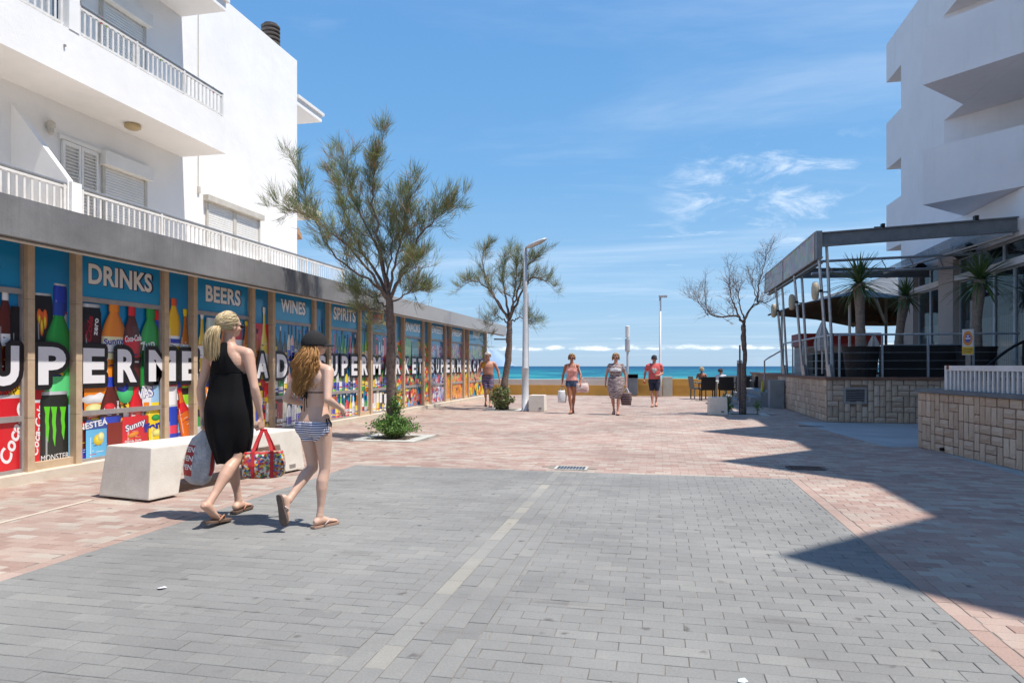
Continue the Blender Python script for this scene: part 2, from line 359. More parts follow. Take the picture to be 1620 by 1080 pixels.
def rowfill(xa, xb, y, off, kind):
    x = xa - off * PL
    while x < xb - 0.02:
        a, b2 = max(x, xa), min(x + PL, xb)
        if b2 - a > 0.03:
            if kind == 'g': tn = min(0.86, max(0, pr_.gauss(0.45, 0.13)))
            else:
                tn = pr_.random(); tn = 0.15 + 0.5 * tn if pr_.random() < 0.66 else 0.62 + 0.38 * tn
            lay(a + GAP / 2, b2 - GAP / 2, y + GAP / 2, y + PW - GAP / 2, kind, tn)
        x += PL
y = 0.6; k = 0
SX0, SX1 = -1.37, -0.85
while y < 30.8:
    off = (0.5 if k % 2 else 0.0) + pr_.uniform(-0.05, 0.05)
    ylim = y + PW
    rx = 7.6
    if 12.2 < y < 17.4: rx = 3.45 + (17.4 - y) * 0.06
    elif y >= 17.4: rx = 3.9
    elif y < 12.2: rx = 4.75
    if y < GY1 - 0.05:
        rowfill(-7.0, GX0 - PW, y, off, 'r'); rowfill(GX0, SX0, y, off, 'g'); rowfill(SX1, GX1, y, off + 0.3, 'g'); rowfill(GX1 + PW, rx, y, off, 'r')
    else:
        rowfill(-7.0, rx, y, off, 'r')
    y += PW; k += 1
# five lines of blocks laid lengthways along the drainage run
for c_ in range(5):
    x0 = SX0 + c_ * (SX1 - SX0) / 5; x1 = SX0 + (c_ + 1) * (SX1 - SX0) / 5; y = 0.5 + pr_.random() * 0.2
    while y < GY1 - 0.05:
        L_ = PL * (1.2 if c_ == 1 else 1.0); ye = min(y + L_, GY1 - 0.04)
        tn = pr_.uniform(0.78, 1.0) if (c_ == 1 and pr_.random() < 0.85) else min(0.9, max(0.1, pr_.gauss(0.55, 0.15)))
        if ye - y > 0.05: lay(x0 + GAP / 2, x1 - GAP / 2, y + GAP / 2, ye - GAP / 2, 'g', tn)
        y += L_
for x0 in (GX0 - PW, GX1):          # pink edging course along the grey field
    y = 0.5
    while y < GY1 - 0.05:
        ye = min(y + PL, GY1 - 0.04); lay(x0 + GAP / 2, x0 + PW - GAP / 2, y + GAP / 2, ye - GAP / 2, 'r', pr_.uniform(0.3, 0.6)); y += PL
cand.sort(key=lambda q: q[0])
def inview(q):
    x, y = (q[1] + q[2]) / 2, (q[3] + q[4]) / 2
    t_ = -math.sin(YAW) * x + math.cos(YAW) * y; r_ = math.cos(YAW) * x + math.sin(YAW) * y
    return t_ > 2.75 and abs(r_ / t_) < 0.76
shared = {}; cnt = 0
for q in cand:
    _, x0, x1, y0, y1, kind, tn, z, tx, ty = q
    full = abs((x1 - x0) - (PL - GAP)) < 1e-4 and abs((y1 - y0) - (PW - GAP)) < 1e-4
    if cnt < 296 and full and inview(q):
        key = (kind, min(9, int(tn * 10)))
        if key not in shared:
            mb = MB(); paver_geo(mb, -(PL - GAP) / 2, (PL - GAP) / 2, -(PW - GAP) / 2, (PW - GAP) / 2, 0.0, 0, key[1] / 10 + 0.05)
            shared[key] = mb.mesh('paver', GREYP if kind == 'g' else REDP, tone=True)
        inst(shared[key], 'paver', pave_o, ((x0 + x1) / 2, (y0 + y1) / 2, z), (ty, -tx, 0)); cnt += 1
    else:
        paver_geo(pav_grey if kind == 'g' else pav_red, x0, x1, y0, y1, z, 0, tn, tx, ty)
o = pav_grey.build('grey_pavers', GREYP, pave_o, tone=True); o['kind'] = 'stuff'
o = pav_red.build('red_pavers', REDP, pave_o, tone=True); o['kind'] = 'stuff'
# concrete apron before the terrace, tree pit slabs
g = MB(); g.prism([(3.2, 17.28), (3.66, 12.2), (4.2, 12.28), (4.3, 9.0), (9.0, 9.0), (9.0, 17.28), (4.0, 17.28)], -0.009, 0.003); struct('concrete_apron', g, RAMPM)
PITM = mat('pit_concrete', (0.56, 0.55, 0.50), (0.42, 0.41, 0.37), 4, 0.9, bump=0.4, bsc=80, dirt=0.4)
EARTH = mat('pit_earth', (0.20, 0.16, 0.11), (0.11, 0.085, 0.06), 9, 0.95, bump=0.9, bsc=60)
for (x0, x1, y0, y1) in holes[:3]:
    g = MB(); g.box((x0, y0, -0.01), (x1, y0 + 0.22, 0.006)); g.box((x0, y1 - 0.22, -0.01), (x1, y1, 0.006)); g.box((x0, y0 + 0.22, -0.01), (x0 + 0.22, y1 - 0.22, 0.006)); g.box((x1 - 0.22, y0 + 0.22, -0.01), (x1, y1 - 0.22, 0.006))
    pt = struct('tree_pit', g, PITM); g = MB(); g.box((x0 + 0.22, y0 + 0.22, -0.01), (x1 - 0.22, y1 - 0.22, 0.0)); g.build('pit_soil', EARTH, pt)
g = MB(); g.add([(-5.32, 2.5, 0.0035), (-5.27, 2.5, 0.0035), (-5.44, 5.75, 0.0035), (-5.49, 5.75, 0.0035)], [(0, 1, 2, 3)]); struct('cement_line', g, mat('cement_fill', (0.62, 0.52, 0.42), None, 8, 0.9, bump=0.4))
def drain(lbl, x0, x1, y0, y1):
    T = thing('drain_grate', lbl, 'drain', ((x0 + x1) / 2, (y0 + y1) / 2, 0))
    w, h = (x1 - x0) / 2, (y1 - y0) / 2
    g = MB(); g.box((-w, -h, -0.01), (w, -h + 0.03, 0.004)); g.box((-w, h - 0.03, -0.01), (w, h, 0.004)); g.box((-w, -h + 0.03, -0.01), (-w + 0.03, h - 0.03, 0.004)); g.box((w - 0.03, -h + 0.03, -0.01), (w, h - 0.03, 0.004))
    g.build('frame', PITM if x0 < 0 else RUST, T)
    g = MB(); g.box((-w + 0.03, -h + 0.03, -0.0104), (w - 0.03, h - 0.03, -0.0035)); g.build('shaft', DARKIN, T)
    bm_ = MB(); bm_.box((-0.007, -h + 0.03, -0.003), (0.007, h - 0.03, 0.003)); me = bm_.mesh('bar', STEEL if x0 < 0 else RUST)
    k_ = 9
    for i in range(1, k_): inst(me, 'bar', T, (-w + 0.03 + (2 * w - 0.06) * i / k_, 0, 0))
    g = MB(); g.box((-w + 0.03, -0.008, -0.003), (w - 0.03, 0.008, 0.0015)); g.build('cross_bar', STEEL if x0 < 0 else RUST, T)
drain('steel slotted drain grate in the pink paving at the end of the pale block line', -1.30, -0.88, 8.68, 8.98)
drain('rusty brown drain grate lying in the shade of the balconies', 1.66, 2.10, 9.30, 9.62)
for (x, y_, w_, lb) in ((-1.95, 24.5, 0.9, 'thin dark slot drain in the sunlit paving behind the three walkers'), (3.05, 15.9, 0.5, 'small dark slot drain in the shaded paving before the terrace wall')):
    g = MB(); g.box((x, y_, -0.01), (x + w_, y_ + 0.16, 0.0055)); tag(g.build('slot_drain', DARKIN), lb, 'drain')
g = MB(); g.add([(0.33, 2.98, 0.006), (0.352, 2.965, 0.010), (0.372, 2.99, 0.007), (0.36, 3.012, 0.012), (0.335, 3.01, 0.006)], [(0, 1, 2, 3, 4)])
tag(g.build('paper_scrap', mat('litter_paper', (0.7, 0.78, 0.8), None, 8, 0.6, bump=0)), 'crumpled scrap of white paper on the grey paving at the bottom', 'litter')
g = MB(); g.add([(-2.9, 3.52, 0.006), (-2.87, 3.50, 0.012), (-2.845, 3.54, 0.007), (-2.88, 3.56, 0.008)], [(0, 1, 2, 3)])
tag(g.build('paper_scrap', mat('litter_foil', (0.75, 0.75, 0.8), None, 8, 0.4, bump=0)), 'tiny pale scrap of paper on the grey paving at the left', 'litter')

# ------------------------------------------------------------------ sea wall
T = thing('sea_wall', 'long low sea wall, ochre below and pale above, between the paving and the beach', 'wall', (-3, 31.2, 0))
PALEW = mat('pale_sea_wall_paint', (0.74, 0.66, 0.58), (0.66, 0.58, 0.50), 0.9, 0.9, bump=0.3, dirt=0.08, dirtc=(0.45, 0.36, 0.28))
g = MB(); g.box((-25, 30.95, -0.05), (14, 31.4, 0.455)); g.build('wall', YELLOWW, T, w=True)
g = MB(); g.box((-25, 30.97, 0.456), (-1.2, 31.38, 0.715)); g.box((2.3, 30.97, 0.456), (14, 31.38, 0.60)); g.build('coping', PALEW, T, w=True)
g = MB(); g.box((-1.199, 30.93, 0.456), (1.75, 31.42, 0.76)); g.box((1.751, 30.97, 0.456), (2.299, 31.38, 0.715)); g.build('raised_section', YELLOWW, T, w=True)
g = MB(); g.box((-3.4, 31.6, 0.0), (-1.2, 32.1, 0.80)); tag(g.build('raised_ledge', PALEW), 'pale raised ledge behind the sea wall left of the litter bin', 'wall')
g = MB(); g.box((1.2, 32.0, -0.02), (3.8, 32.5, 0.40)); tag(g.build('promenade_bench', CONC, bevel=0.01), 'low pale bench behind the sea wall carrying the two seated people', 'bench')

# ------------------------------------------------------------------ stone walls
STONE = tonemat('split_stone', [(0.0, (0.50, 0.355, 0.255)), (0.4, (0.56, 0.42, 0.31)), (0.75, (0.61, 0.465, 0.35)), (1.0, (0.66, 0.52, 0.40))], 0.9, 0.22, 0.9, spots=False)
GROUT = mat('brown_grout', (0.30, 0.20, 0.14), (0.19, 0.12, 0.085), 10, 0.95, bump=0.4)
def stone_wall(T, origin, ux, length, height, cell, seed, skip=None, tone_b=0.0):
    """fills the face with one- and two-cell stones laid flat and upright; ux = unit vector along, normal = rotated outwards"""
    r_ = random.Random(seed); nx = int(round(length / cell)); nz = max(1, int(round(height / cell))); cx_ = length / nx; cz_ = height / nz
    ux = Vector((ux[0], ux[1], 0)).normalized(); nrm = Vector((ux.y, -ux.x, 0))
    used = [[False] * nz for _ in range(nx)]; lib = {}
    for k_ in range(nz - 1, -1, -1):
        for i in range(nx):
            if used[i][k_]: continue
            opts = [(1, 1)]
            if i + 1 < nx and not used[i + 1][k_]: opts += [(2, 1)] * 4
            if k_ - 1 >= 0: opts += [(1, 2)] * 3
            w, h = r_.choice(opts)
            if w == 1 and h == 1 and len(opts) > 1 and r_.random() < 0.5: w, h = opts[-1]
            for a in range(w):
                for b_ in range(h): used[i + a][k_ - b_] = True
            cu = (i + w / 2) * cx_; cv = (k_ - h / 2 + 1) * cz_
            if skip and skip[0] < cu < skip[1] and skip[2] < cv < skip[3]: continue
            key = (w, h, r_.randrange(3), r_.randrange(6))
            if key not in lib:
                q = random.Random(hash(key[:3]) & 255 + seed); W_, H_ = w * cx_ - 0.015, h * cz_ - 0.015
                nu, nv = (4, 2) if w > h else ((2, 4) if h > w else (3, 3)); vs_ = []
                for ring in (0, 1):
                    pass
                grid = [[None] * (nv + 1) for _ in range(nu + 1)]; mb = MB(); pts = []
                for a in range(nu + 1):
                    for b_ in range(nv + 1):
                        edge = a in (0, nu) or b_ in (0, nv)
                        u_ = (a / nu - 0.5) * W_ * (1 - (0.05 if edge else 0)) + q.uniform(-1, 1) * 0.005; v_ = (b_ / nv - 0.5) * H_ + q.uniform(-1, 1) * 0.005
                        d_ = 0.008 + q.random() * 0.006 if edge else 0.015 + q.random() * 0.016
                        grid[a][b_] = len(pts); pts.append(tuple(ux * u_ + nrm * d_ + Vector((0, 0, v_))))
                fs = [(grid[a][b_], grid[a + 1][b_], grid[a + 1][b_ + 1], grid[a][b_ + 1]) for a in range(nu) for b_ in range(nv)]
                per = [grid[a][0] for a in range(nu + 1)] + [grid[nu][b_] for b_ in range(1, nv + 1)] + [grid[a][nv] for a in range(nu - 1, -1, -1)] + [grid[0][b_] for b_ in range(nv - 1, 0, -1)]
                base = len(pts); pts += [tuple(Vector(pts[i_]) - nrm * (Vector(pts[i_]).dot(nrm) + 0.004)) for i_ in per]
                n_ = len(per); fs += [(per[j], base + j, base + (j + 1) % n_, per[(j + 1) % n_]) for j in range(n_)]
                mb.add(pts, fs, 0, min(1, key[3] / 6 + 0.1 + tone_b)); lib[key] = mb.mesh('stone', STONE, tone=True)
            p = Vector(origin) + ux * cu + Vector((0, 0, cv)) - Vector(T.location)
            inst(lib[key], 'stone', T, p)
CAPG = mat('grey_coping', (0.17, 0.18, 0.19), (0.12, 0.13, 0.14), 4, 0.8, bump=0.3, bsc=70)
CAPR = mat('red_brown_coping', (0.24, 0.12, 0.075), (0.17, 0.08, 0.05), 5, 0.8, bump=0.3, bsc=70)
# near wall, from (4.17,12.27) running towards the viewer
A, B_ = Vector((4.17, 12.27, 0)), Vector((4.66, 8.6, 0)); d_ = (B_ - A).normalized(); nn_ = Vector((d_.y, -d_.x, 0))
T = thing('garden_wall', 'tan split stone wall with a grey coping nearest on the right', 'wall', A)
g = MB(); g.prism([tuple((A)[:2]), tuple(B_[:2]), tuple((B_ - nn_ * 0.3)[:2]), tuple((A - nn_ * 0.3)[:2])], -0.05, 0.9); g.build('core', GROUT, T, w=True)
g = MB(); g.prism([tuple((A + nn_ * 0.05 - d_ * 0.04)[:2]), tuple((B_ + nn_ * 0.05)[:2]), tuple((B_ - nn_ * 0.34)[:2]), tuple((A - nn_ * 0.34 - d_ * 0.04)[:2])], 0.9, 0.955); g.build('coping', CAPG, T, w=True)
stone_wall(T, A, d_, (B_ - A).length, 0.9, 0.128, 5)
stone_wall(T, A - nn_ * 0.3 , nn_, 0.3, 0.9, 0.128, 6)
g = MB(); pA = A + d_ * 0.78 + nn_ * 0.02; g.tube([pA + Vector((0, 0, 0.06)), pA + nn_ * 0.05 + Vector((0, 0, 0.06))], 0.028, 10); g.build('drain_pipe', BLACK, T, w=True)
# terrace wall: street face and the face towards us
TX, TY = 3.93, 17.35
T = thing('terrace_wall', 'tan split stone retaining wall with a red brown coping under the restaurant terrace', 'wall', (TX, TY, 0))
g = MB(); g.box((TX, TY, -0.05), (8.0, 30.6, 1.0)); g.build('core', GROUT, T, w=True)
g = MB(); g.box((TX - 0.05, TY - 0.06, 1.0), (TX + 0.3, 30.7, 1.06)); g.box((TX + 0.3, TY - 0.06, 1.0), (8.0, TY + 0.3, 1.06)); g.build('coping', CAPR, T, w=True)
stone_wall(T, (TX, 24.0, 0), (0, -1), 24.0 - TY, 1.0, 0.166, 8, tone_b=0.12)
stone_wall(T, (TX, TY, 0), (1, 0), 4.07, 1.0, 0.128, 9, skip=(0.35, 0.88, 0.40, 0.82))
V = g = MB(); g.box((TX + 0.37, TY - 0.03, 0.44), (TX + 0.86, TY + 0.005, 0.48)); g.box((TX + 0.37, TY - 0.03, 0.78), (TX + 0.86, TY + 0.005, 0.82)); g.box((TX + 0.37, TY - 0.03, 0.48), (TX + 0.41, TY + 0.005, 0.78)); g.box((TX + 0.82, TY - 0.03, 0.48), (TX + 0.86, TY + 0.005, 0.78))
VT = thing('wall_vent', 'square louvred metal vent set in the stone wall under the terrace', 'vent', (TX + 0.6, TY, 0.63)); g.build('frame', ALU, VT, w=True)
g = MB(); g.box((TX + 0.41, TY - 0.004, 0.48), (TX + 0.82, TY + 0.004, 0.78)); g.build('backing', DARKIN, VT, w=True)
g = MB(); g.box((-0.205, -0.022, -0.004), (0.205, 0.0, 0.004), M=Matrix.Rotation(R(-35), 4, 'X')); me = g.mesh('slat', ALU)
for i in range(7): inst(me, 'slat', VT, (0.015, -0.002, -0.125 + i * 0.042))
g = MB(); g.box((4.25, TY + 0.3, 1.0), (8.0, 30.6, 1.045)); struct('terrace_floor', g, mat('terrace_tiles', (0.3, 0.24, 0.19), None, 3, 0.7, bump=0.1))
g = MB(); g.box((3.45, 22.55, -0.01), (3.88, 22.98, 0.88)); tag(g.build('concrete_pillar', CONCG, bevel=0.012), 'square grey concrete pillar at the foot of the terrace steps', 'pillar')
T = thing('terrace_steps', 'grey concrete steps climbing from the paving beside the concrete pillar', 'steps', (3.2, 25.5, 0))
for i in range(3):
    g = MB(); g.box((2.65 + i * 0.32, 23.3, -0.01 if i == 0 else 0.002), (3.92 , 29.5, 0.155 * (i + 1))) if i == 0 else g.box((2.65 + i * 0.32, 23.32, 0.155 * i), (3.92, 29.48, 0.155 * (i + 1)))
    g.build('step', CONCG, T, w=True)
# ------------------------------------------------------------------ supermarket: facade of printed windows
FX = -7.04; PX = -7.13
def WP(x, y):
    """a point of the shop front measured in the photograph -> (street distance, height) on the front's own plane"""
    s_, c_ = math.sin(YAW), math.cos(YAW); u = (x - 810) / 1080; t_ = PX / (-s_ + u * c_)
    return t_ * (c_ + u * s_), 1.32 + t_ * (579 - y) / 1080
shop = thing('supermarket', 'single storey supermarket covered in drink and food posters with a grey concrete canopy', 'shop', (-7.1, 17, 0))
canopy_m, t, b = nt('streaked_canopy_concrete')
v = posnode(t)
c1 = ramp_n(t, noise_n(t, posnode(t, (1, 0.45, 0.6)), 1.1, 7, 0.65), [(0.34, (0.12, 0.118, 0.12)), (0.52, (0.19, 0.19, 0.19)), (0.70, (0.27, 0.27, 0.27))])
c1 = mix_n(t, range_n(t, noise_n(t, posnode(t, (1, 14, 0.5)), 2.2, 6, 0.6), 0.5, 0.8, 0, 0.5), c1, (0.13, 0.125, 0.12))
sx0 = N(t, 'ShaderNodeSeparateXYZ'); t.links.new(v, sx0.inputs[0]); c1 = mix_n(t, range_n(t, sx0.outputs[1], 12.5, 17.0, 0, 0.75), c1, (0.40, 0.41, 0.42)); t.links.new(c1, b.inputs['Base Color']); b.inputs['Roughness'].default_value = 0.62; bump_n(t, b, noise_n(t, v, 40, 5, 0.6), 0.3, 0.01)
CX = -6.5; SY0, SY1 = -4.0, 29.4
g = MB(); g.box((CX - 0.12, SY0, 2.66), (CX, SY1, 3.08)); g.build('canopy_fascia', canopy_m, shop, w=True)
g = MB(); g.box((-20, SY0 - 0.02, 2.9), (CX - 0.12, SY1 - 0.02, 3.04)); g.build('roof', mat('terrace_roof_tiles', (0.62, 0.55, 0.47), (0.54, 0.47, 0.40), 3, 0.85, bump=0.1), shop, w=True)
g = MB(); g.box((-7.5, SY0, 2.82), (CX - 0.12, SY1 - 0.03, 2.896)); g.build('soffit', CREAM, shop, w=True)
g = MB(); g.tube([(CX - 0.10, SY0, 2.64), (CX - 0.10, SY1 - 0.2, 2.64)], 0.018, 8); g.tube([(-6.93, SY0, 2.79), (-6.93, SY1 - 1.5, 2.79)], 0.02, 8); g.build('gutter_pipe', CREAM, shop, w=True)
g = MB(); g.box((-20, SY0, 0), (PX - 0.06, 27.9, 2.9)); g.build('wall', STONEC, shop, w=True)
g = MB(); g.box((PX - 0.02, SY0, -0.01), (-6.93, 28.0, 0.11)); g.build('plinth', mat('pale_plinth', (0.66, 0.58, 0.47), (0.56, 0.48, 0.38), 3, 0.85, bump=0.3, dirt=0.2), shop, w=True)
mull = [6.52, 7.185, 8.735, 9.375, 10.945, 11.6, 13.19, 13.85, 15.44, 16.09, 17.68, 18.37, 20.03, 20.69, 22.26, 22.92, 24.55, 25.18]
extra = [4.95, 4.3, 2.75, 2.1, 0.55, -0.1]
allm = sorted(extra + mull)
def post_mesh():
    g = MB(); z = 0.11
    for h in (0.62, 0.66, 0.7, 0.72):
        z2 = min(z + h, 2.82); g.box((PX - 0.03, -0.046, z), (FX + 0.012, 0.046, z2 - 0.004)); z = z2
    return g.mesh('post', STONEC)
pm = post_mesh()
for yy in allm: inst(pm, 'post', shop, (7.1 - 0.0, yy - 17, 0))
g = MB(); g.box((PX - 0.03, 27.80, 0.11), (FX + 0.012, 27.98, 2.82)); g.build('post', STONEC, shop, w=True)
# printed panels ---------------------------------------------------
m, t, b = nt('printed_window_film')
a_ = N(t, 'ShaderNodeAttribute', attribute_name='ink'); t.links.new(a_.outputs['Color'], b.inputs['Base Color']); b.inputs['Roughness'].default_value = 0.30; b.inputs['Specular IOR Level'].default_value = 0.5; b.inputs['Coat Weight'].default_value = 0.5; b.inputs['Coat Roughness'].default_value = 0.08
bump_n(t, b, noise_n(t, posnode(t), 3.0, 3, 0.5), 0.12, 0.02)
FILM = m
LM = mat('letter_white', (0.80, 0.79, 0.80), (0.76, 0.75, 0.77), 3, 0.4, bump=0)
_glyph = {}
def glyphs(s_, bold=0.0, shear=0.0):
    key = (s_, bold, shear)
    if key in _glyph: return _glyph[key]
    cu = bpy.data.curves.new('t', 'FONT'); cu.body = s_; cu.size = 1.0; cu.offset = bold; cu.shear = shear; cu.space_character = 1.0 + bold * 1.2; cu.resolution_u = 4
    o = bpy.data.objects.new('t', cu); COL.objects.link(o); bpy.context.view_layer.update()
    me = bpy.data.meshes.new_from_object(o.evaluated_get(bpy.context.evaluated_depsgraph_get()))
    vs_ = [(v.co.x, v.co.y) for v in me.vertices]; fs = [tuple(p.vertices) for p in me.polygons]
    bpy.data.objects.remove(o); bpy.data.curves.remove(cu); bpy.data.meshes.remove(me)
    x0 = min(v[0] for v in vs_); x1 = max(v[0] for v in vs_); y0 = min(v[1] for v in vs_); y1 = max(v[1] for v in vs_)
    _glyph[key] = (vs_, fs, x0, x1, y0, y1); return _glyph[key]
def clip(poly, rect):
    y0, y1, z0, z1 = rect
    def cut(P, ins, inter):
        out_ = []
        for i in range(len(P)):
            a, b_ = P[i], P[(i + 1) % len(P)]; ia, ib = ins(a), ins(b_)
            if ia: out_.append(a)
            if ia != ib: out_.append(inter(a, b_))
        return out_
    def lerp(a, b_, k_): return tuple(a[i] + (b_[i] - a[i]) * k_ for i in range(5))
    for ax, lim, sg in ((0, y0, 1), (0, y1, -1), (1, z0, 1), (1, z1, -1)):
        if not poly: return poly
        poly = cut(poly, lambda p: sg * (p[ax] - lim) >= 0, lambda a, b_: lerp(a, b_, (lim - a[ax]) / ((b_[ax] - a[ax]) or 1e-9)))
    return poly
class Print:
    def __init__(s, y0, y1, z0=0.14, z1=2.8): s.rect = (y0, y1, z0, z1); s.V = []; s.F = []; s.C = []; s.k = 0
    def layer(s): s.k += 1
    def poly(s, pts, col, cols=None):
        P = [(p[0], p[1]) + tuple((cols[i] if cols else col)[:3]) for i, p in enumerate(pts)]
        P = clip(P, s.rect)
        if len(P) < 3: return
        b_ = len(s.V); x = PX + 0.00013 * s.k
        for p in P: s.V.append((x, p[0], p[1])); s.C.append(p[2:])
        s.F.append(tuple(range(b_, b_ + len(P))))
    def rect_(s, y0, y1, z0, z1, c, c2=None):
        s.layer(); s.poly([(y0, z0), (y1, z0), (y1, z1), (y0, z1)], c, [c, c, c2 or c, c2 or c])
    def text(s, st, y, z, h, col, bold=0.03, w=None, ang=0.0, shear=0.0, outline=None, ol=0.05):
        for pas in ((outline, bold + ol), (col, bold)):
            if pas[0] is None: continue
            vs_, fs, x0, x1, y0_, y1_ = glyphs(st, pas[1], shear); b_ = glyphs(st, bold, shear)
            sc_ = h / (b_[5] - b_[4]); sx = (w / (b_[3] - b_[2])) if w else sc_; ca, sa = math.cos(ang), math.sin(ang); s.layer()
            cx_, cy_ = (b_[2] + b_[3]) / 2, (b_[4] + b_[5]) / 2
            q = [(y + (vx - cx_) * sx * ca - (vy - cy_) * sc_ * sa, z + (vx - cx_) * sx * sa + (vy - cy_) * sc_ * ca) for vx, vy in vs_]
            for f in fs: s.poly([q[i] for i in f], pas[0])
    def item(s, kind, y, z0, z1, w, bands, cap=None, ang=0.0, hl=0.55):
        prof = {'pet': [(0, .40), (.02, .47), (.05, .5), (.18, .46), (.24, .49), (.42, .49), (.47, .44), (.52, .46), (.60, .5), (.68, .49), (.76, .41), (.83, .29), (.885, .19), (.90, .18), (.901, .215), (.985, .21), (1, .19)],
                'wine': [(0, .46), (.02, .5), (.3, .5), (.55, .5), (.62, .42), (.68, .22), (.73, .15), (.97, .14), (.972, .17), (1, .17)],
                'beer': [(0, .46), (.02, .5), (.25, .5), (.45, .5), (.55, .4), (.65, .24), (.78, .17), (.93, .15), (.935, .2), (1, .19)],
                'can': [(0, .40), (.035, .5), (.1, .5), (.5, .5), (.88, .5), (.94, .44), (.955, .46), (1, .45)],
                'spirit': [(0, .48), (.02, .5), (.3, .5), (.5, .5), (.58, .44), (.63, .24), (.70, .17), (.88, .16), (.885, .22), (1, .21)],
                'box': [(0, .5), (.5, .5), (1, .5)]}[kind]
        H = z1 - z0; s.layer(); cuts = sorted(set([p[0] for p in prof] + [b_[0] for b_ in bands] + [b_[1] for b_ in bands] + ([0.9] if cap else [])))
        def hw(f):
            for i in range(len(prof) - 1):
                if prof[i][0] <= f <= prof[i + 1][0]:
                    a, b_ = prof[i], prof[i + 1]; return a[1] + (b_[1] - a[1]) * ((f - a[0]) / max(1e-6, b_[0] - a[0]))
            return prof[-1][1]
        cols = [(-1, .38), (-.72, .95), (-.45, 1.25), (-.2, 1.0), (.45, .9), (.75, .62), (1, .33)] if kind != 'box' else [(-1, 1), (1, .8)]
        ca, sa = math.cos(ang), math.sin(ang)
        for i in range(len(cuts) - 1):
            f0, f1 = cuts[i], cuts[i + 1]; fm = (f0 + f1) / 2; c = (0.5, 0.5, 0.5)
            for b_ in bands:
                if b_[0] <= fm <= b_[1]: c = b_[2]
            if cap and fm > (0.9 if kind != 'can' else 0.95): c = cap
            for j in range(len(cols) - 1):
                (u0, k0), (u1, k1) = cols[j], cols[j + 1]; P = []
                for (f, u) in ((f0, u0), (f0, u1), (f1, u1), (f1, u0)):
                    a = u * hw(f) * w; hgt = f * H; P.append((y + a * ca - hgt * sa, z0 + a * sa + hgt * ca))
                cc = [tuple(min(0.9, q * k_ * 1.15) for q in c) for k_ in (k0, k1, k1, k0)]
                s.poly(P, c, cc)
        s.layer()
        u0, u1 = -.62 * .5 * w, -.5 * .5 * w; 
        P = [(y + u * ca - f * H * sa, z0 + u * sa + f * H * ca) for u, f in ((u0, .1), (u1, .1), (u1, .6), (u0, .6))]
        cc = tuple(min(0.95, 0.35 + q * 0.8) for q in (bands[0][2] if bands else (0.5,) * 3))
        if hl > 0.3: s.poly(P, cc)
        if w > 0.12 and kind != 'can':      # small print and stripes on the label
            q_ = random.Random(int(abs(y * 977 + z0 * 331))); s.layer()
            for e_ in range(7):
                f_ = q_.uniform(.14, .52); hf = q_.uniform(.006, .018); ua = q_.uniform(-.36, .1) * w; ub = ua + q_.uniform(.08, .4) * w; c_ = q_.choice([(0.75, 0.75, 0.72), (0.75, 0.75, 0.72), (0.6, 0.02, 0.03), (0.02, 0.03, 0.15), (0.8, 0.5, 0.03), (0.03, 0.03, 0.03)])
                s.layer(); s.poly([(y + u * ca - f2 * H * sa, z0 + u * sa + f2 * H * ca) for u, f2 in ((ua, f_), (min(ub, .38 * w), f_), (min(ub, .38 * w), f_ + hf), (ua, f_ + hf))], c_)
    def blob(s, y, z, ry, rz, col, n=14, ang=0.0, jit=0.0, shade=0.45, rr=None):
        s.layer(); rr = rr or rnd; ca, sa = math.cos(ang), math.sin(ang); ring = []
        for j in range(n):
            a = 2 * math.pi * j / n; k_ = 1 + jit * (rr.random() - 0.5) * 2; u, w = ry * k_ * math.cos(a), rz * k_ * math.sin(a)
            ring.append((y + u * ca - w * sa, z + u * sa + w * ca))
        hi = tuple(min(0.95, q * 1.35 + 0.04) for q in col); c0 = (y - ry * 0.25, z + rz * 0.3)
        for j in range(n):
            p, q = ring[j], ring[(j + 1) % n]; kk = [1 - shade * (0.5 - 0.5 * math.sin(2 * math.pi * (j + o_) / n + 0.5)) for o_ in (0, 1)]
            s.poly([c0, p, q], col, [hi, tuple(x * kk[0] for x in col), tuple(x * kk[1] for x in col)])
    def build(s, name, parent, label=None):
        me = bpy.data.meshes.new(name); off = wloc(parent)
        me.from_pydata([(p[0] - off.x, p[1] - off.y, p[2] - off.z) for p in s.V], [], s.F); me.materials.append(FILM); me.update()
        at = me.color_attributes.new('ink', 'FLOAT_COLOR', 'POINT'); at.data.foreach_set('color', [q for c in s.C for q in (c[0], c[1], c[2], 1.0)])
        o = bpy.data.objects.new(name, me); COL.objects.link(o); o.parent = parent
        if label: o['label'] = label
        return o
CY = (0.003, 0.20, 0.45); CY2 = (0.008, 0.29, 0.55)
K = (0.012, 0.01, 0.012); RED = (0.60, 0.012, 0.02); WH = (0.80, 0.80, 0.80); ORG = (0.85, 0.24, 0.01); YEL = (0.85, 0.58, 0.02); GRN = (0.02, 0.30, 0.05); DGRN = (0.01, 0.10, 0.03); BLU = (0.02, 0.05, 0.42); COLA = (0.10, 0.015, 0.01); SIL = (0.5, 0.52, 0.54); AMB = (0.42, 0.13, 0.01); PUR = (0.18, 0.04, 0.24); PNK = (0.75, 0.20, 0.28); LIM = (0.25, 0.55, 0.03)
def pit(P_, kind, xc, yb, yt, wpx, bands, cap=None, ang=0.0, hl=0.55):
    y0, z0 = WP(xc, yb); _, z1 = WP(xc, yt); w = abs(WP(xc + wpx / 2, yb)[0] - WP(xc - wpx / 2, yb)[0]); P_.item(kind, y0, z0, z1, w, bands, cap, ang, hl)
def ptx(P_, st, xc, yc, hpx, col, wpx=None, **k_):
    y0, z0 = WP(xc, yc); h = WP(xc, yc - hpx / 2)[1] - WP(xc, yc + hpx / 2)[1]; w = abs(WP(xc + wpx / 2, yc)[0] - WP(xc - wpx / 2, yc)[0]) if wpx else None
    P_.text(st, y0, z0, h, col, w=w, **k_)
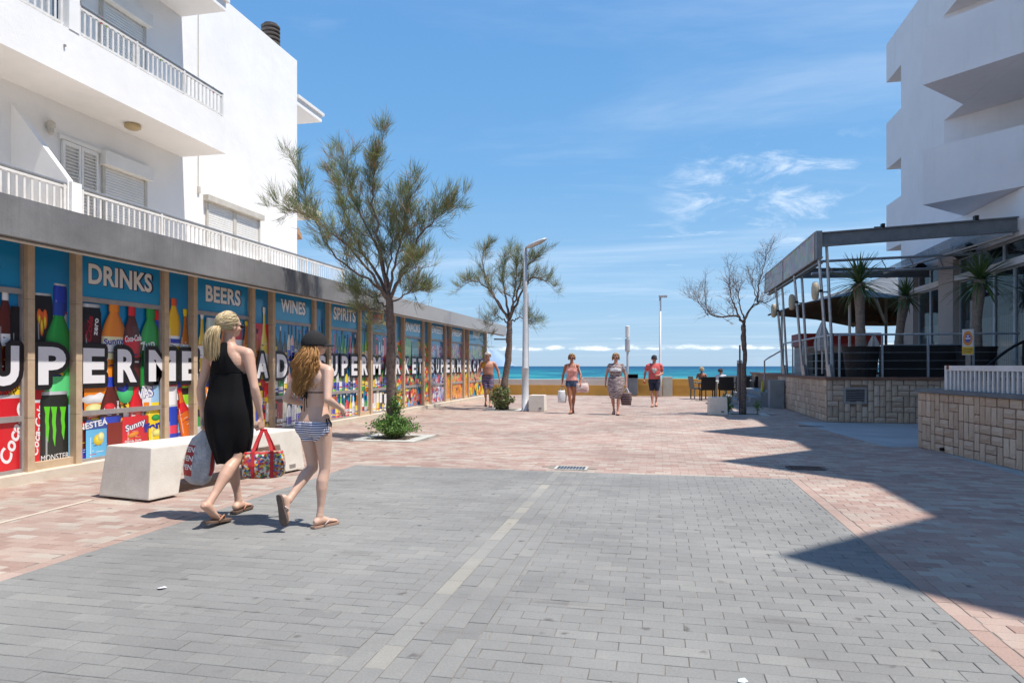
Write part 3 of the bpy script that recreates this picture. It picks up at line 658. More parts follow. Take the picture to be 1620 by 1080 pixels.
def pbl(P_, xc, yc, rx, ry, col, **k_):
    y0, z0 = WP(xc, yc); P_.blob(y0, z0, abs(WP(xc + rx, yc)[0] - y0), abs(WP(xc, yc - ry)[1] - z0), col, **k_)
def prc(P_, xa, xb, ya, yb, col, col2=None):
    a = WP(xa, (ya + yb) / 2); b_ = WP(xb, (ya + yb) / 2); xm = (xa + xb) / 2; P_.rect_(a[0], b_[0], WP(xm, yb)[1], WP(xm, ya)[1], col, col2)
def rowitems(P_, rr, z, hmin, hmax, wmin, wmax, pal, kinds):
    y = P_.rect[0] - 0.05
    while y < P_.rect[1] + 0.05:
        w = rr.uniform(wmin, wmax); h = rr.uniform(hmin, hmax); c = rr.choice(pal); l = rr.choice([WH, WH, RED, YEL, BLU, K, SIL]); kd = rr.choice(kinds)
        la = rr.uniform(0.12, 0.2); lb = rr.uniform(0.36, 0.5)
        P_.item(kd, y + w / 2, z + rr.uniform(-0.03, 0.03), z + h, w, [(0, 1, c), (la, lb, l), (la + 0.05, la + 0.1, rr.choice([RED, K, BLU, YEL])), (0.72, 0.9, rr.choice([c, c, K]))], rr.choice([RED, K, WH, YEL, BLU]), rr.uniform(-0.05, 0.05)); y += w * rr.uniform(0.86, 1.02)
BOT = [COLA, GRN, DGRN, AMB, YEL, ORG, (0.35, 0.02, 0.04), SIL, (0.6, 0.62, 0.6), (0.05, 0.15, 0.3)]
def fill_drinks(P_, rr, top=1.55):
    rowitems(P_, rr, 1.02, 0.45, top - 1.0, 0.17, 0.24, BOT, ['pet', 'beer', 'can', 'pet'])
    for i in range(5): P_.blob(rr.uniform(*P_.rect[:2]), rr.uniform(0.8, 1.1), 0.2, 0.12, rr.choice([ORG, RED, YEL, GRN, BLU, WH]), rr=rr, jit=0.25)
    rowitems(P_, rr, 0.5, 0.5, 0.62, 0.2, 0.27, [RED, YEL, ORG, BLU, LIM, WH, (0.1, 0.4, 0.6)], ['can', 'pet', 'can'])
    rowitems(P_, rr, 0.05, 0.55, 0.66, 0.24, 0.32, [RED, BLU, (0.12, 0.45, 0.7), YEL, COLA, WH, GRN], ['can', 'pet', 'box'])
def fill_bottles(P_, rr, pal, kinds, top):
    rowitems(P_, rr, 1.28, top - 1.40, top - 1.2, 0.13, 0.17, pal, kinds)
    rowitems(P_, rr, 0.70, 0.58, 0.72, 0.13, 0.18, pal + [YEL, WH, GRN], kinds)
    rowitems(P_, rr, 0.08, 0.55, 0.66, 0.15, 0.22, pal + [WH, WH, YEL], kinds + ['box'])
def fill_bags(P_, rr, pal, top):
    for i in range(150):
        f = i / 150; z = top - 0.12 - f * (top - 0.2) + rr.uniform(-0.05, 0.05); s_ = rr.uniform(0.09, 0.17); y = rr.uniform(P_.rect[0] - 0.03, P_.rect[1] + 0.03); c = rr.choice(pal); an = rr.uniform(-0.8, 0.8)
        P_.blob(y, z, s_ * 0.75, s_, c, n=7, ang=an, jit=0.12, rr=rr); 
        if rr.random() < 0.7: P_.blob(y, z, s_ * 0.42, s_ * 0.3, rr.choice([WH, YEL, RED, WH, BLU]), n=6, ang=an, jit=0.15, shade=0.1, rr=rr)
        if rr.random() < 0.3: P_.rect_(y - s_ * .3, y + s_ * .3, z - 0.012, z + 0.012, rr.choice([K, WH, RED]))
def fill_fruit(P_, rr, pals, top):
    for i in range(210):
        f = i / 210; z = top - 0.05 - f * (top - 0.2) + rr.uniform(-0.04, 0.04); band_ = pals[min(len(pals) - 1, int(f * len(pals)))]; s_ = rr.uniform(0.07, 0.14); y = rr.uniform(P_.rect[0] - 0.03, P_.rect[1] + 0.03)
        c = rr.choice(band_); P_.blob(y, z, s_, s_ * rr.uniform(0.8, 1.5), c, n=10, ang=rr.uniform(-0.7, 0.7), rr=rr, shade=0.6)
        if rr.random() < 0.35: P_.blob(y + s_ * .2, z + s_ * .7, 0.02, 0.045, GRN, n=6, ang=rr.uniform(-1, 1), rr=rr)
title = {6.52: None, 7.185: 'DRINKS'}
def panel_name(a): return a
bays = []
for i in range(len(allm) - 1): bays.append((allm[i] + 0.046, allm[i + 1] - 0.046))
bays.append((allm[-1] + 0.046, 27.80))
titles = {7.24: ('DRINKS', 189, 441, 31, 100), 9.43: ('BEERS', 352, 468, 26, 55), 11.66: ('WINES', 461.5, 486, 21, 39), 13.91: ('SPIRITS', 543, 498, 20, 35), 16.15: ('W', 593, 505, 17, 9), 18.43: ('SNACKS', 651.5, 518, 14, 23), 20.75: ('SWEETS', 690.5, 522, 12, 18), 22.98: ('FRESH', 722, 527, 10, 15), 25.24: ('FRUIT', 753, 530, 9.5, 12)}
FRAMEM = ALU
for bi, (a, b2) in enumerate(bays):
    wide = (b2 - a) > 1.2; rr = random.Random(100 + bi)
    P_ = Print(a, b2)
    P_.rect_(a, b2, 0.13, 2.81, CY2, CY)
    key = min(titles, key=lambda q: abs(q - a)); ti = titles[key] if abs(key - a) < 0.1 else None
    top = 2.1 if wide else 2.25
    if 6.5 < a < 6.7:       # narrow bay with the letter P
        pit(P_, 'can', 95, 515, 449, 22, [(0, 1, BLU), (.0, .3, SIL), (.28, .34, RED)], SIL); pit(P_, 'can', 70, 545, 464, 30, [(0, 1, K)], SIL, 0.03)
        for dx, dy, h in ((66, 512, 20), (71, 505, 16), (62, 500, 12)): pbl(P_, dx, dy, 4, h, (0.8, 0.12, 0.01)); pbl(P_, dx, dy + 5, 2, h * .6, YEL)
        prc(P_, 48, 112, 600, 650, RED); pit(P_, 'pet', 93, 690, 478, 46, [(0, 1, GRN), (.30, .45, (0.1, 0.6, 0.2)), (.53, .62, BLU), (.56, .585, YEL)], (0.02, 0.06, 0.35))
        pit(P_, 'can', 56, 742, 632, 24, [(0, 1, RED)], SIL, -0.05); ptx(P_, 'Coca-Cola', 59, 680, 12, WH, 70, ang=R(82), shear=0.3)
        prc(P_, 104, 112, 640, 735, (0.2, 0.5, 0.75)); pit(P_, 'can', 86, 734, 619, 45, [(0, 1, (0.016, 0.02, 0.018))], SIL)
        for cx_, hh in ((74, 56), (85, 62), (99, 52)):
            rg = random.Random(cx_); y0 = 643; pts_l = []; 
            xl = [cx_ - 5, cx_ - 2.6, cx_ - 3.2, cx_ - 1.6, cx_ - 1.8, cx_ + 1.2]; xr = [cx_ + 5, cx_ + 3.4, cx_ + 2.6, cx_ + 3.6, cx_ + 2.4, cx_ + 1.8]; P_.layer()
            for i in range(5): P_.poly([WP(xl[i], y0 + hh * i / 5), WP(xr[i], y0 + hh * i / 5), WP(xr[i + 1], y0 + hh * (i + 1) / 5), WP(xl[i + 1], y0 + hh * (i + 1) / 5)][::-1], (0.12, 0.62, 0.02))
        ptx(P_, 'MONSTER', 87, 722, 9, WH, 44, bold=0.0)
    elif 7.2 < a < 7.3:
        fill_drinks(P_, rr, 1.5)
        pit(P_, 'can', 144, 600, 481, 31, [(0, 1, K), (.1, .75, (0.06, 0.005, 0.01))], SIL, 0.02); ptx(P_, 'zero', 150, 517, 7, WH, 22, ang=R(84)); ptx(P_, 'Cola', 139, 520, 11, (0.4, 0.01, 0.02), 34, ang=R(84), shear=0.3)
        pit(P_, 'pet', 250, 640, 492, 40, [(0, 1, BLU)], RED); pit(P_, 'pet', 236, 640, 488, 34, [(0, 1, GRN), (.4, .62, DGRN)], GRN); ptx(P_, '7up', 232, 547, 17, WH, 22, ang=R(15))
        pit(P_, 'pet', 178, 640, 477, 40, [(0, 1, (0.75, 0.22, 0.02)), (.44, .66, (0.85, 0.7, 0.4)), (.50, .60, WH)], ORG); ptx(P_, 'Sunny', 178, 541, 13, (0.02, 0.03, 0.25), 32, ang=R(6), outline=WH)
        pit(P_, 'pet', 206, 640, 484, 28, [(0, 1, COLA), (.48, .68, RED)], RED); ptx(P_, 'Coca-Cola', 208, 535, 10, WH, 26, ang=R(6), shear=0.25)
        prc(P_, 130, 172, 606, 657, ORG); pbl(P_, 150, 630, 20, 8, WH, jit=.3); pbl(P_, 146, 647, 14, 9, (0.8, 0.75, 0.3)); pbl(P_, 196, 620, 14, 18, (0.05, 0.5, 0.15)); pbl(P_, 191, 612, 10, 8, BLU)
        pit(P_, 'pet', 242, 690, 600, 30, [(0, 1, YEL), (.6, 1, (0.3, 0.5, 0.7))], BLU); prc(P_, 222, 236, 610, 650, WH); ptx(P_, 'VAS', 227, 621, 16, WH, 24, outline=(0.02, 0.03, 0.3), ang=R(8)); prc(P_, 224, 233, 636, 649, ORG)
        P_.layer(); sy, sz = WP(199, 642); P_.poly([(sy + 0.05 * (1 if q % 2 == 0 else 0.45) * math.sin(q * math.pi / 5), sz + 0.06 * (1 if q % 2 == 0 else 0.45) * math.cos(q * math.pi / 5)) for q in range(10)][::-1], YEL)
        pit(P_, 'pet', 212, 700, 612, 22, [(0, 1, RED), (.5, .6, (0.85, 0.1, 0.1))], RED)
        pit(P_, 'pet', 172, 752, 596, 34, [(0, 1, COLA), (.30, .60, BLU), (.0, .28, (0.2, 0.03, 0.01))], BLU); pbl(P_, 170, 647, 9, 10, WH, shade=0.0); pbl(P_, 170, 643, 8.5, 6, RED, shade=0.1); pbl(P_, 171, 652, 8, 4, BLU, shade=0.1); ptx(P_, 'pepsi', 183, 645, 6, WH, 17, ang=R(86))
        pit(P_, 'box', 149, 730, 664, 33, [(0, 1, (0.12, 0.45, 0.72)), (.78, 1, (0.03, 0.08, 0.3))]); ptx(P_, 'NESTEA', 144, 671, 10, WH, 46, ang=R(6)); pbl(P_, 152, 695, 8, 9, YEL); pbl(P_, 156, 690, 5, 7, (0.8, 0.75, 0.3))
        prc(P_, 166, 190, 668, 735, (0.22, 0.02, 0.01)); pit(P_, 'box', 211, 704, 658, 41, [(0, 1, (0.62, 0.02, 0.03))]); ptx(P_, 'Sunny', 211, 673, 13, WH, 32, ang=R(13), outline=(0.02, 0.03, 0.2)); pbl(P_, 207, 687, 9, 4, ORG, ang=0.2); ptx(P_, 'Florida Style', 207, 697, 4, WH, 26)
        pit(P_, 'box', 243, 704, 655, 22, [(0, 1, YEL)]); pbl(P_, 243, 660, 7, 5, GRN); ptx(P_, 'Fanta', 246, 671, 13, (0.02, 0.03, 0.3), 42, ang=R(8), bold=0.06); pbl(P_, 245, 684, 8, 5, (0.9, 0.8, 0.2))
    elif 4.9 < a < 5.1:
        fill_drinks(P_, rr, 1.6)
        pit(P_, 'pet', 6, 600, 461, 26, [(0, 1, COLA), (.38, .52, WH)], WH); pit(P_, 'can', 26, 590, 485, 24, [(0, 1, K), (.1, .4, AMB)], K); prc(P_, -20, 40, 590, 670, RED); P_.layer(); P_.poly([WP(-12, 640), WP(40, 600), WP(40, 625), WP(-12, 662)][::-1], YEL)
        ptx(P_, 'Schweppes', 2, 625, 16, K, 78, ang=R(24), bold=0.0); pit(P_, 'can', 4, 745, 625, 74, [(0, 1, RED)], SIL); ptx(P_, 'Coca-Cola', 26, 668, 22, WH, 120, ang=R(68), shear=0.3)
    elif 8.7 < a < 8.9:
        fill_drinks(P_, rr, 1.5); pit(P_, 'beer', 292, 600, 489, 18, [(0, 1, AMB), (.3, .5, WH)], YEL); pit(P_, 'pet', 274, 590, 472, 22, [(0, 1, (0.8, 0.45, 0.01)), (.36, .5, WH), (.4, .46, BLU)], (0.7, 0.1, 0.02))
        pit(P_, 'can', 271, 650, 585, 16, [(0, 1, WH), (.6, .9, RED)], SIL); pit(P_, 'can', 272, 705, 640, 17, [(0, 1, BLU), (.3, .5, (0.7, 0.05, 0.1)), (.0, .2, SIL)], SIL); pit(P_, 'beer', 296, 690, 610, 20, [(0, 1, (0.6, 0.12, 0.01)), (.5, .7, RED)], RED, 0.25)
    elif 9.4 < a < 9.5:
        fill_drinks(P_, rr, 1.6); pit(P_, 'beer', 318, 590, 495, 15, [(0, 1, (0.6, 0.42, 0.03)), (.25, .45, WH)], WH); pit(P_, 'can', 334, 580, 503, 21, [(0, 1, (0.45, 0.55, 0.5)), (.2, .5, (0.5, 0.02, 0.08))], SIL); pit(P_, 'beer', 352, 585, 505, 17, [(0, 1, AMB), (.2, .4, YEL)], RED); pit(P_, 'can', 372, 582, 507, 20, [(0, 1, RED), (.3, .6, WH)], SIL); pit(P_, 'beer', 388, 582, 508, 14, [(0, 1, AMB), (.2, .4, RED)], YEL)
        prc(P_, 310, 330, 612, 640, ORG); ptx(P_, 'TAB', 322, 622, 12, WH, 18, ang=R(5))
    elif 10.9 < a < 11.1:
        fill_drinks(P_, rr, 1.6); prc(P_, 402, 424, 512, 560, RED); pit(P_, 'beer', 417, 600, 486, 12, [(0, 1, (0.75, 0.6, 0.12)), (.2, .36, WH)], (0.75, 0.75, 0.7)); pit(P_, 'beer', 406, 600, 520, 9, [(0, 1, AMB)], K)
    else:
        th = (a - 11.6) / 2.25
        if a < 11.6: fill_drinks(P_, rr, 1.6)
        elif a < 13.8: fill_bottles(P_, rr, [(0.03, 0.02, 0.02), (0.35, 0.02, 0.04), (0.02, 0.06, 0.03), (0.6, 0.6, 0.5), (0.65, 0.35, 0.3)], ['wine'], 2.12 if wide else 2.3)
        elif a < 16.1: fill_bottles(P_, rr, [(0.6, 0.62, 0.6), GRN, DGRN, (0.6, 0.05, 0.07), (0.05, 0.2, 0.2), AMB, LIM], ['spirit', 'wine'], 2.1 if wide else 2.25)
        elif a < 17.7: fill_bottles(P_, rr, [(0.6, 0.6, 0.62), (0.6, 0.05, 0.07), AMB, K, (0.8, 0.75, 0.6)], ['spirit', 'wine', 'can'], 2.1)
        elif a < 20.6:
            fill_bags(P_, rr, [GRN, RED, YEL, ORG, (0.1, 0.35, 0.6), RED, (0.03, 0.15, 0.12)], 2.1)
            if wide: P_.item('box', a + 0.35, 1.35, 2.12, 0.5, [(0, 1, (0.12, 0.38, 0.08)), (.4, .7, (0.3, 0.55, 0.15))], None, -0.1); P_.item('box', a + 1.02, 1.3, 2.05, 0.6, [(0, 1, (0.02, 0.13, 0.12)), (.5, .75, (0.1, 0.3, 0.3))], None, 0.05)
        elif a < 22.3: fill_bags(P_, rr, [PNK, RED, (0.5, 0.45, 0.5), PUR, (0.3, 0.35, 0.6), WH, (0.85, 0.4, 0.4)], 2.05)
        elif a < 24.6: fill_fruit(P_, rr, [[(0.45, 0.12, 0.25), (0.5, 0.35, 0.15), (0.3, 0.1, 0.25)], [(0.25, 0.08, 0.2), (0.5, 0.4, 0.1), (0.55, 0.1, 0.05)], [ORG, (0.8, 0.1, 0.03), YEL, (0.3, 0.35, 0.05)], [ORG, (0.75, 0.2, 0.1), (0.8, 0.3, 0.02)]], 2.12 if wide else 2.25)
        else: fill_fruit(P_, rr, [[(0.35, 0.45, 0.1), (0.5, 0.3, 0.25), (0.2, 0.4, 0.1)], [(0.5, 0.1, 0.35), (0.3, 0.45, 0.1), (0.4, 0.1, 0.3)], [(0.85, 0.15, 0.02), ORG, LIM], [(0.85, 0.12, 0.03), YEL, (0.75, 0.3, 0.02)]], 2.12)
    if wide:
        P_.rect_(a, b2, 2.18, 2.81, CY2, CY)
    if ti:
        if ti[0] == 'W':
            for st, xx, cc in (('W', 586, BLU), ('O', 593, (0.7, 0.02, 0.05)), ('R', 600, (0.8, 0.2, 0.02)), ('L', 606, YEL), ('D', 612, GRN)): ptx(P_, st, xx, ti[2], ti[3], cc, 5.4, bold=0.06)
        else: ptx(P_, ti[0], ti[1], ti[2], ti[3], (0.78, 0.76, 0.72), ti[4], bold=0.035, outline=(0.01, 0.015, 0.06), ol=0.028 if ti[3] > 15 else 0.02)
    elif wide and 4.9 < a < 5.1: ptx(P_, 'WATER', -60, 395, 34, (0.78, 0.76, 0.72), 110, bold=0.035, outline=(0.01, 0.015, 0.06))
    win = MB()
    fx = PX + 0.052      # window frame proud of the print
    win.box((PX, a, 0.11), (fx, a + 0.03, 2.82)); win.box((PX, b2 - 0.03, 0.11), (fx, b2, 2.82))
    if wide:
        win.box((PX, a + 0.03, 2.14), (fx, b2 - 0.03, 2.20)); win.box((PX, a + 0.03, 0.69), (fx, b2 - 0.03, 0.755)); win.box((PX, a + 0.03, 0.11), (fx, b2 - 0.03, 0.15)); win.box((PX, a + 0.03, 2.79), (fx, b2 - 0.03, 2.82))
        w_o = win.build('window_frame', FRAMEM, shop, w=True)
    else:
        win = MB(); win.box((PX, a, 0.11), (fx + 0.01, b2, 0.20)); w_o = win.build('window_frame', STONEC, shop, w=True)
    P_.build('poster', w_o)
# the large word row --------------------------------------------------
LET = [('S', 5.62), ('U', 6.22), ('P', 6.84), ('E', 7.46), ('R', 8.02), ('M', 8.70), ('E', 9.30), ('R', 9.98), ('C', 10.62), ('A', 11.28), ('D', 11.95), ('O', 12.60), ('S', 13.55), ('U', 14.12), ('P', 14.65), ('E', 15.17), ('R', 15.76), ('M', 16.50), ('A', 17.24), ('R', 17.98), ('K', 18.68), ('E', 19.27), ('T', 19.80),
       ('S', 20.96), ('U', 21.48), ('P', 21.98), ('E', 22.62), ('R', 23.28), ('M', 23.98), ('E', 24.78), ('R', 25.48), ('C', 26.12), ('A', 26.70), ('T', 27.30)]
LK = mat('letter_black_border', (0.012, 0.010, 0.012), None, 3, 0.4, bump=0)
gaps = {}
for i, (ch, yy) in enumerate(LET):
    nb = []
    if i > 0: nb.append(yy - LET[i - 1][1])
    if i < len(LET) - 1: nb.append(LET[i + 1][1] - yy)
    wd = min(min(nb), 0.62) * 0.62
    if ch == 'M': wd *= 1.25 if yy > 10 else 1.5
    hgt = 0.45
    def let(bold, x0, x1, m_, nm, par, pos):
        vs_, fs, a0, a1, b0, b1 = glyphs(ch, bold); ref = glyphs(ch, 0.045)
        sx, sz = wd / (ref[3] - ref[2]), hgt / (ref[5] - ref[4]); cx_, cy_ = (ref[2] + ref[3]) / 2, (ref[4] + ref[5]) / 2
        # keep the border an even width on both axes
        dx = (a1 - a0) - (ref[3] - ref[2]); bw = 0.062 if bold > 0.05 else 0.0
        fx_ = (wd + 2 * bw) / (a1 - a0); fz_ = (hgt + 2 * bw) / (b1 - b0)
        cx2, cy2 = (a0 + a1) / 2, (b0 + b1) / 2
        g = MB(); n_ = len(vs_)
        g.add([(x1, (vx - cx2) * fx_, (vy - cy2) * fz_) for vx, vy in vs_], fs)
        return g.mesh(nm, m_)
    me1 = let(0.045, 0, 0.0, LM, 'letter', None, None)
    o = inst(me1, 'letter', shop, (PX + 0.060 + 7.1, yy - 17, 1.325)); o['label'] = 'white capital letter %s' % ch
    vs_, fs, a0, a1, b0, b1 = glyphs(ch, 0.045); g = MB()
    for q in range(20):
        an = 2 * math.pi * q / 20; rr_ = 0.062 if wd > 0.3 else 0.052
        g.add([(-0.0001 * q, (vx - (a0 + a1) / 2) * wd / (a1 - a0) + rr_ * math.cos(an), (vy - (b0 + b1) / 2) * hgt / (b1 - b0) + rr_ * math.sin(an)) for vx, vy in vs_], fs)
    me2 = g.mesh('letter_border', LK)
    o2 = bpy.data.objects.new('letter_border', me2); COL.objects.link(o2); o2.parent = o; o2.location = (-0.004, 0, 0)
# ------------------------------------------------------------------ left apartment house
WX, BX = -10.14, -9.05
apt = thing('apartment_building', 'bright white apartment house with balconies behind the supermarket roof', 'building', (WX, 8, 3.05))
def part(name, boxes, m, parent, **k):
    g = MB()
    for a, b_ in boxes: g.box(a, b_)
    return g.build(name, m, parent, w=True, **k)
part('wall', [((-24, -7, 3.041), (WX, 17.94, 10.10))], WHITE, apt)
part('balcony', [((WX + 0.002, -7, 5.87), (BX - 0.13, 12.93, 6.07)), ((BX - 0.13, -7, 5.868), (BX, 13.05, 6.62)), ((WX + 0.002, 12.93, 5.868), (BX - 0.13, 13.05, 6.62))], WHITE, apt)
part('balcony_roof', [((WX + 0.002, -7, 8.92), (BX, 13.05, 9.12))], WHITE, apt, bevel=0.008)
part('roof_edge_strip', [((BX - 0.35, 9, 9.12), (BX + 0.06, 13.11, 9.20))], SHUT, apt)
part('sea_balcony', [((-18, 17.942, 8.85), (WX, 19.42, 9.05))], WHITE, apt); part('roof_edge_strip', [((-18, 17.942, 9.05), (WX + 0.05, 19.5, 9.14))], SHUT, apt)
part('sea_balcony', [((-18, 17.942, 5.85), (WX, 19.42, 6.07))], WHITE, apt)
part('pier', [((BX - 0.14, 9.05, 6.625), (BX + 0.012, 9.25, 7.75))], WHITE, apt); 
def shutter(y0, y1, z0, z1, box=True):
    g = MB(); n = int((z1 - z0) / 0.052)
    for i in range(n): g.box((WX + 0.006, y0 + 0.06, z0 + i * 0.052), (WX + 0.03, y1 - 0.06, z0 + i * 0.052 + 0.043))
    g.box((WX + 0.001, y0 + 0.06, z0), (WX + 0.010, y1 - 0.06, z1))
    s_ = g.build('roller_shutter', SHUT, apt, w=True)
    for q_ in (y0, y1 - 0.06): part('window_jamb', [((WX, q_, z0), (WX + 0.05, q_ + 0.06, z1))], CREAM, apt)
    if box: part('shutter_box', [((WX, y0 - 0.05, z1), (WX + 0.17, y1 + 0.05, z1 + 0.26))], SHUT, apt, bevel=0.015)
shutter(10.85, 11.98, 3.06, 5.06); shutter(10.80, 11.95, 6.08, 8.15)
shutter(13.85, 14.92, 4.12, 5.10, False); shutter(14.92, 16.0, 4.12, 5.10, False)
part('shutter_box', [((WX, 13.78, 5.10), (WX + 0.14, 16.06, 5.24))], CREAM, apt, bevel=0.01); part('sill', [((WX, 13.8, 4.05), (WX + 0.09, 16.05, 4.12))], WHITE, apt)
part('lintel', [((WX, 9.9, 5.26), (WX + 0.06, 10.82, 5.33))], SHUT, apt)
for y0 in (9.97, 10.36):
    fr = part('louvre_door', [((WX + 0.01, y0, 3.06), (WX + 0.06, y0 + 0.045, 5.25)), ((WX + 0.01, y0 + 0.335, 3.06), (WX + 0.06, y0 + 0.38, 5.25)), ((WX + 0.01, y0 + 0.045, 5.18), (WX + 0.06, y0 + 0.335, 5.25)), ((WX + 0.004, y0 + 0.045, 3.06), (WX + 0.009, y0 + 0.335, 5.18))], [SHUT], apt)
    sm_ = MB(); sm_.box((-0.02, 0, -0.004), (0.02, 0.29, 0.004), M=Matrix.Rotation(R(42), 4, 'Y')); sm_ = sm_.mesh('slat', SHUT)
    for i in range(36): inst(sm_, 'slat', fr, (WX + 0.038 - WX, y0 + 0.045 - 8, 3.10 + i * 0.058 - 3.05))
part('dark_doorway', [((WX + 0.001, 9.75, 6.08), (WX + 0.02, 10.35, 8.25))], glassmat('door_glass', (0.02, 0.03, 0.06)), apt); part('door_jamb', [((WX + 0.001, 10.35, 6.08), (WX + 0.06, 10.43, 8.25))], SHUT, apt); part('door_jamb', [((WX + 0.001, 9.68, 6.08), (WX + 0.06, 9.75, 8.25))], SHUT, apt)
g = MB(); g.prism([(WX + 0.003, 9.05), (BX - 0.01, 9.05), (BX - 0.01, 9.15), (WX + 0.003, 9.15)], 3.05, 3.06)
g = MB(); g.extrude([(WX + 0.003, 9.03, 3.05), (BX, 9.03, 3.05), (BX, 9.03, 4.25), (WX + 0.003, 9.03, 5.55)], (0, 0.1, 0)); g.build('partition_wall', WHITE, apt, w=True)
g = MB(); g.lathe([(0.13, 0), (0.15, -0.03), (0.14, -0.07), (0.09, -0.10)], (-9.66, 11.09, 5.868), 18); g.build('ceiling_lamp', mat('lamp_glass_amber', (0.55, 0.42, 0.22), None, 4, 0.3), apt, w=True, smooth=True)
g = MB(); g.lathe([(0.03, 0), (0.05, 0.02), (0.05, 0.1), (0.07, 0.12), (0.07, 0.2), (0.02, 0.24)], (WX + 0.08, 9.7, 5.25), 10); g.build('wall_lamp', CREAM, apt, w=True)
g = MB(); g.tube([(WX + 0.012, 13.6, 9.6), (WX + 0.012, 13.6, 5.4), (WX + 0.02, 13.6, 5.35)], 0.009, 5); g.box((WX, 13.57, 5.22), (WX + 0.04, 13.64, 5.37)); g.build('wall_cable', CREAM, apt, w=True)
g = MB(); g.box((BX - 0.0, 8.4 + 0.55, 6.30), (BX + 0.03, 8.98, 6.33)); g.build('overflow_spout', ALU, apt, w=True)
g = MB()
for i in range(5): g.lathe([(0.24, 0.0), (0.26, 0.02), (0.26, 0.055), (0.22, 0.075)], (-10.62, 17.35, 10.32 + i * 0.115), 18)
g.lathe([(0.20, -0.3), (0.20, 0.58)], (-10.62, 17.35, 10.32), 14); g.build('chimney', mat('chimney_clay', (0.13, 0.105, 0.09), (0.08, 0.065, 0.055), 8, 0.85, bump=0.3), apt, w=True)
g = MB(); g.extrude([(WX - 0.1, 17.96, 5.55), (WX - 0.1, 18.4, 5.18), (WX - 0.1, 18.42, 5.05), (WX - 0.1, 17.96, 5.3)], (-1.6, 0, 0)); g.build('awning', mat('tan_awning', (0.5, 0.3, 0.17), None, 5, 0.8), apt, w=True)
def railing(lbl, y0, y1, z0, z1, x, step, name='terrace_railing', posts=()):
    T = thing(name, lbl, 'railing', (x, y0, z0)); L_ = y1 - y0; h = z1 - z0
    g = MB(); g.tube([(0, 0, h), (0, L_, h)], 0.026, 8); g.build('handrail', GREYRAIL, T); g = MB(); g.box((-0.018, 0, 0.045), (0.018, L_, 0.075)); g.box((-0.018, 0, h - 0.07), (0.018, L_, h - 0.035)); g.build('rail', RAIL, T)
    bm_ = MB(); bm_.box((-0.008, -0.017, 0.078), (0.008, 0.017, h - 0.073)); me = bm_.mesh('baluster', RAIL); n = int(L_ / step)
    for i in range(n + 1): inst(me, 'baluster', T, (0, min(L_ - 0.03, 0.03 + i * step), 0))
    pm_ = MB(); pm_.box((-0.022, -0.022, 0.0), (0.022, 0.022, h - 0.015)); me = pm_.mesh('post', RAIL)
    for p in posts: inst(me, 'post', T, (0, p - y0, 0))
    return T
railing('long white metal railing along the terrace above the supermarket canopy', 9.27, 18.7, 3.045, 4.17, BX, 0.125, posts=(9.3, 11.1, 12.9, 14.7, 16.5, 18.66))
railing('short white terrace railing left of the white pier, above the canopy', 5.0, 9.0, 3.045, 4.17, BX, 0.125, posts=(5.0, 7.0, 8.96))
railing('white balcony railing of the upper floor ending at the balcony corner', 9.27, 13.02, 6.625, 7.14, BX - 0.06, 0.118, 'balcony_railing', (9.3, 10.55, 11.8, 13.0))
railing('white balcony railing of the upper floor at the top left corner', 6.0, 9.0, 6.625, 7.14, BX - 0.06, 0.118, 'balcony_railing', (6.0, 7.5, 8.96))
part('pier', [((BX - 0.10, 9.05, 3.045), (BX + 0.06, 9.24, 4.22))], WHITE, apt)
g = MB(); g.tube([(BX + 0.9, 12.93, 3.08), (BX + 0.9, 12.93, 3.55)], 0.02, 6); tag(g.build('terrace_pole', RUST), 'short thin brown pole on the canopy edge before the railing', 'pole')

for (yy, cc, lb) in ((9.75, (0.6, 0.08, 0.04), 'red'), (9.86, (0.3, 0.5, 0.1), 'green'), (11.15, (0.3, 0.5, 0.1), 'pale green'), (12.7, (0.6, 0.1, 0.05), 'orange')):
    g = MB(); g.box((BX - 0.075, yy, 7.05), (BX - 0.045, yy + 0.02, 7.17)); tag(g.build('clothes_peg', mat('peg_%d' % int(yy * 100), cc, None, 5, 0.5)), lb + ' clothes peg clipped to the upper balcony handrail' + {9.75: ' near its white pier', 9.86: ' just right of the red one', 11.15: ' at its middle', 12.7: ' near its far corner'}[yy], 'clothes peg')
# ------------------------------------------------------------------ right apartment house with saw-tooth balconies
RX = 8.0; TIPS = [18.75, 13.65, 9.2, 4.35, -0.5]
rb = thing('balcony_building', 'tall white apartment house with pointed saw tooth balconies on the right', 'building', (RX, 10, 0))
def plan(recess):
    p = [(RX, 25.1), (22, 25.1), (22, -6.0), (RX, -6.0)][0:1]
    pts = [(RX, 25.1)]
    if recess:
        for tp in TIPS:
            a, c = tp + 2.85, tp - 1.75; dp = (a - c) / 2
            pts += [(RX, a), (RX + dp, a - dp), (RX, c)]
    pts += [(RX, -6.0), (22, -6.0), (22, 25.1)]
    return pts
g = MB(); g.prism(plan(False), 4.62, 5.32); 
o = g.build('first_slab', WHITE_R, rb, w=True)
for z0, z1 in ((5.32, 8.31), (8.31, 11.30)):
    g = MB(); g.prism(plan(True), z0 + 0.001, z1 - 0.001); g.build('wall', WHITE_R, rb, w=True)
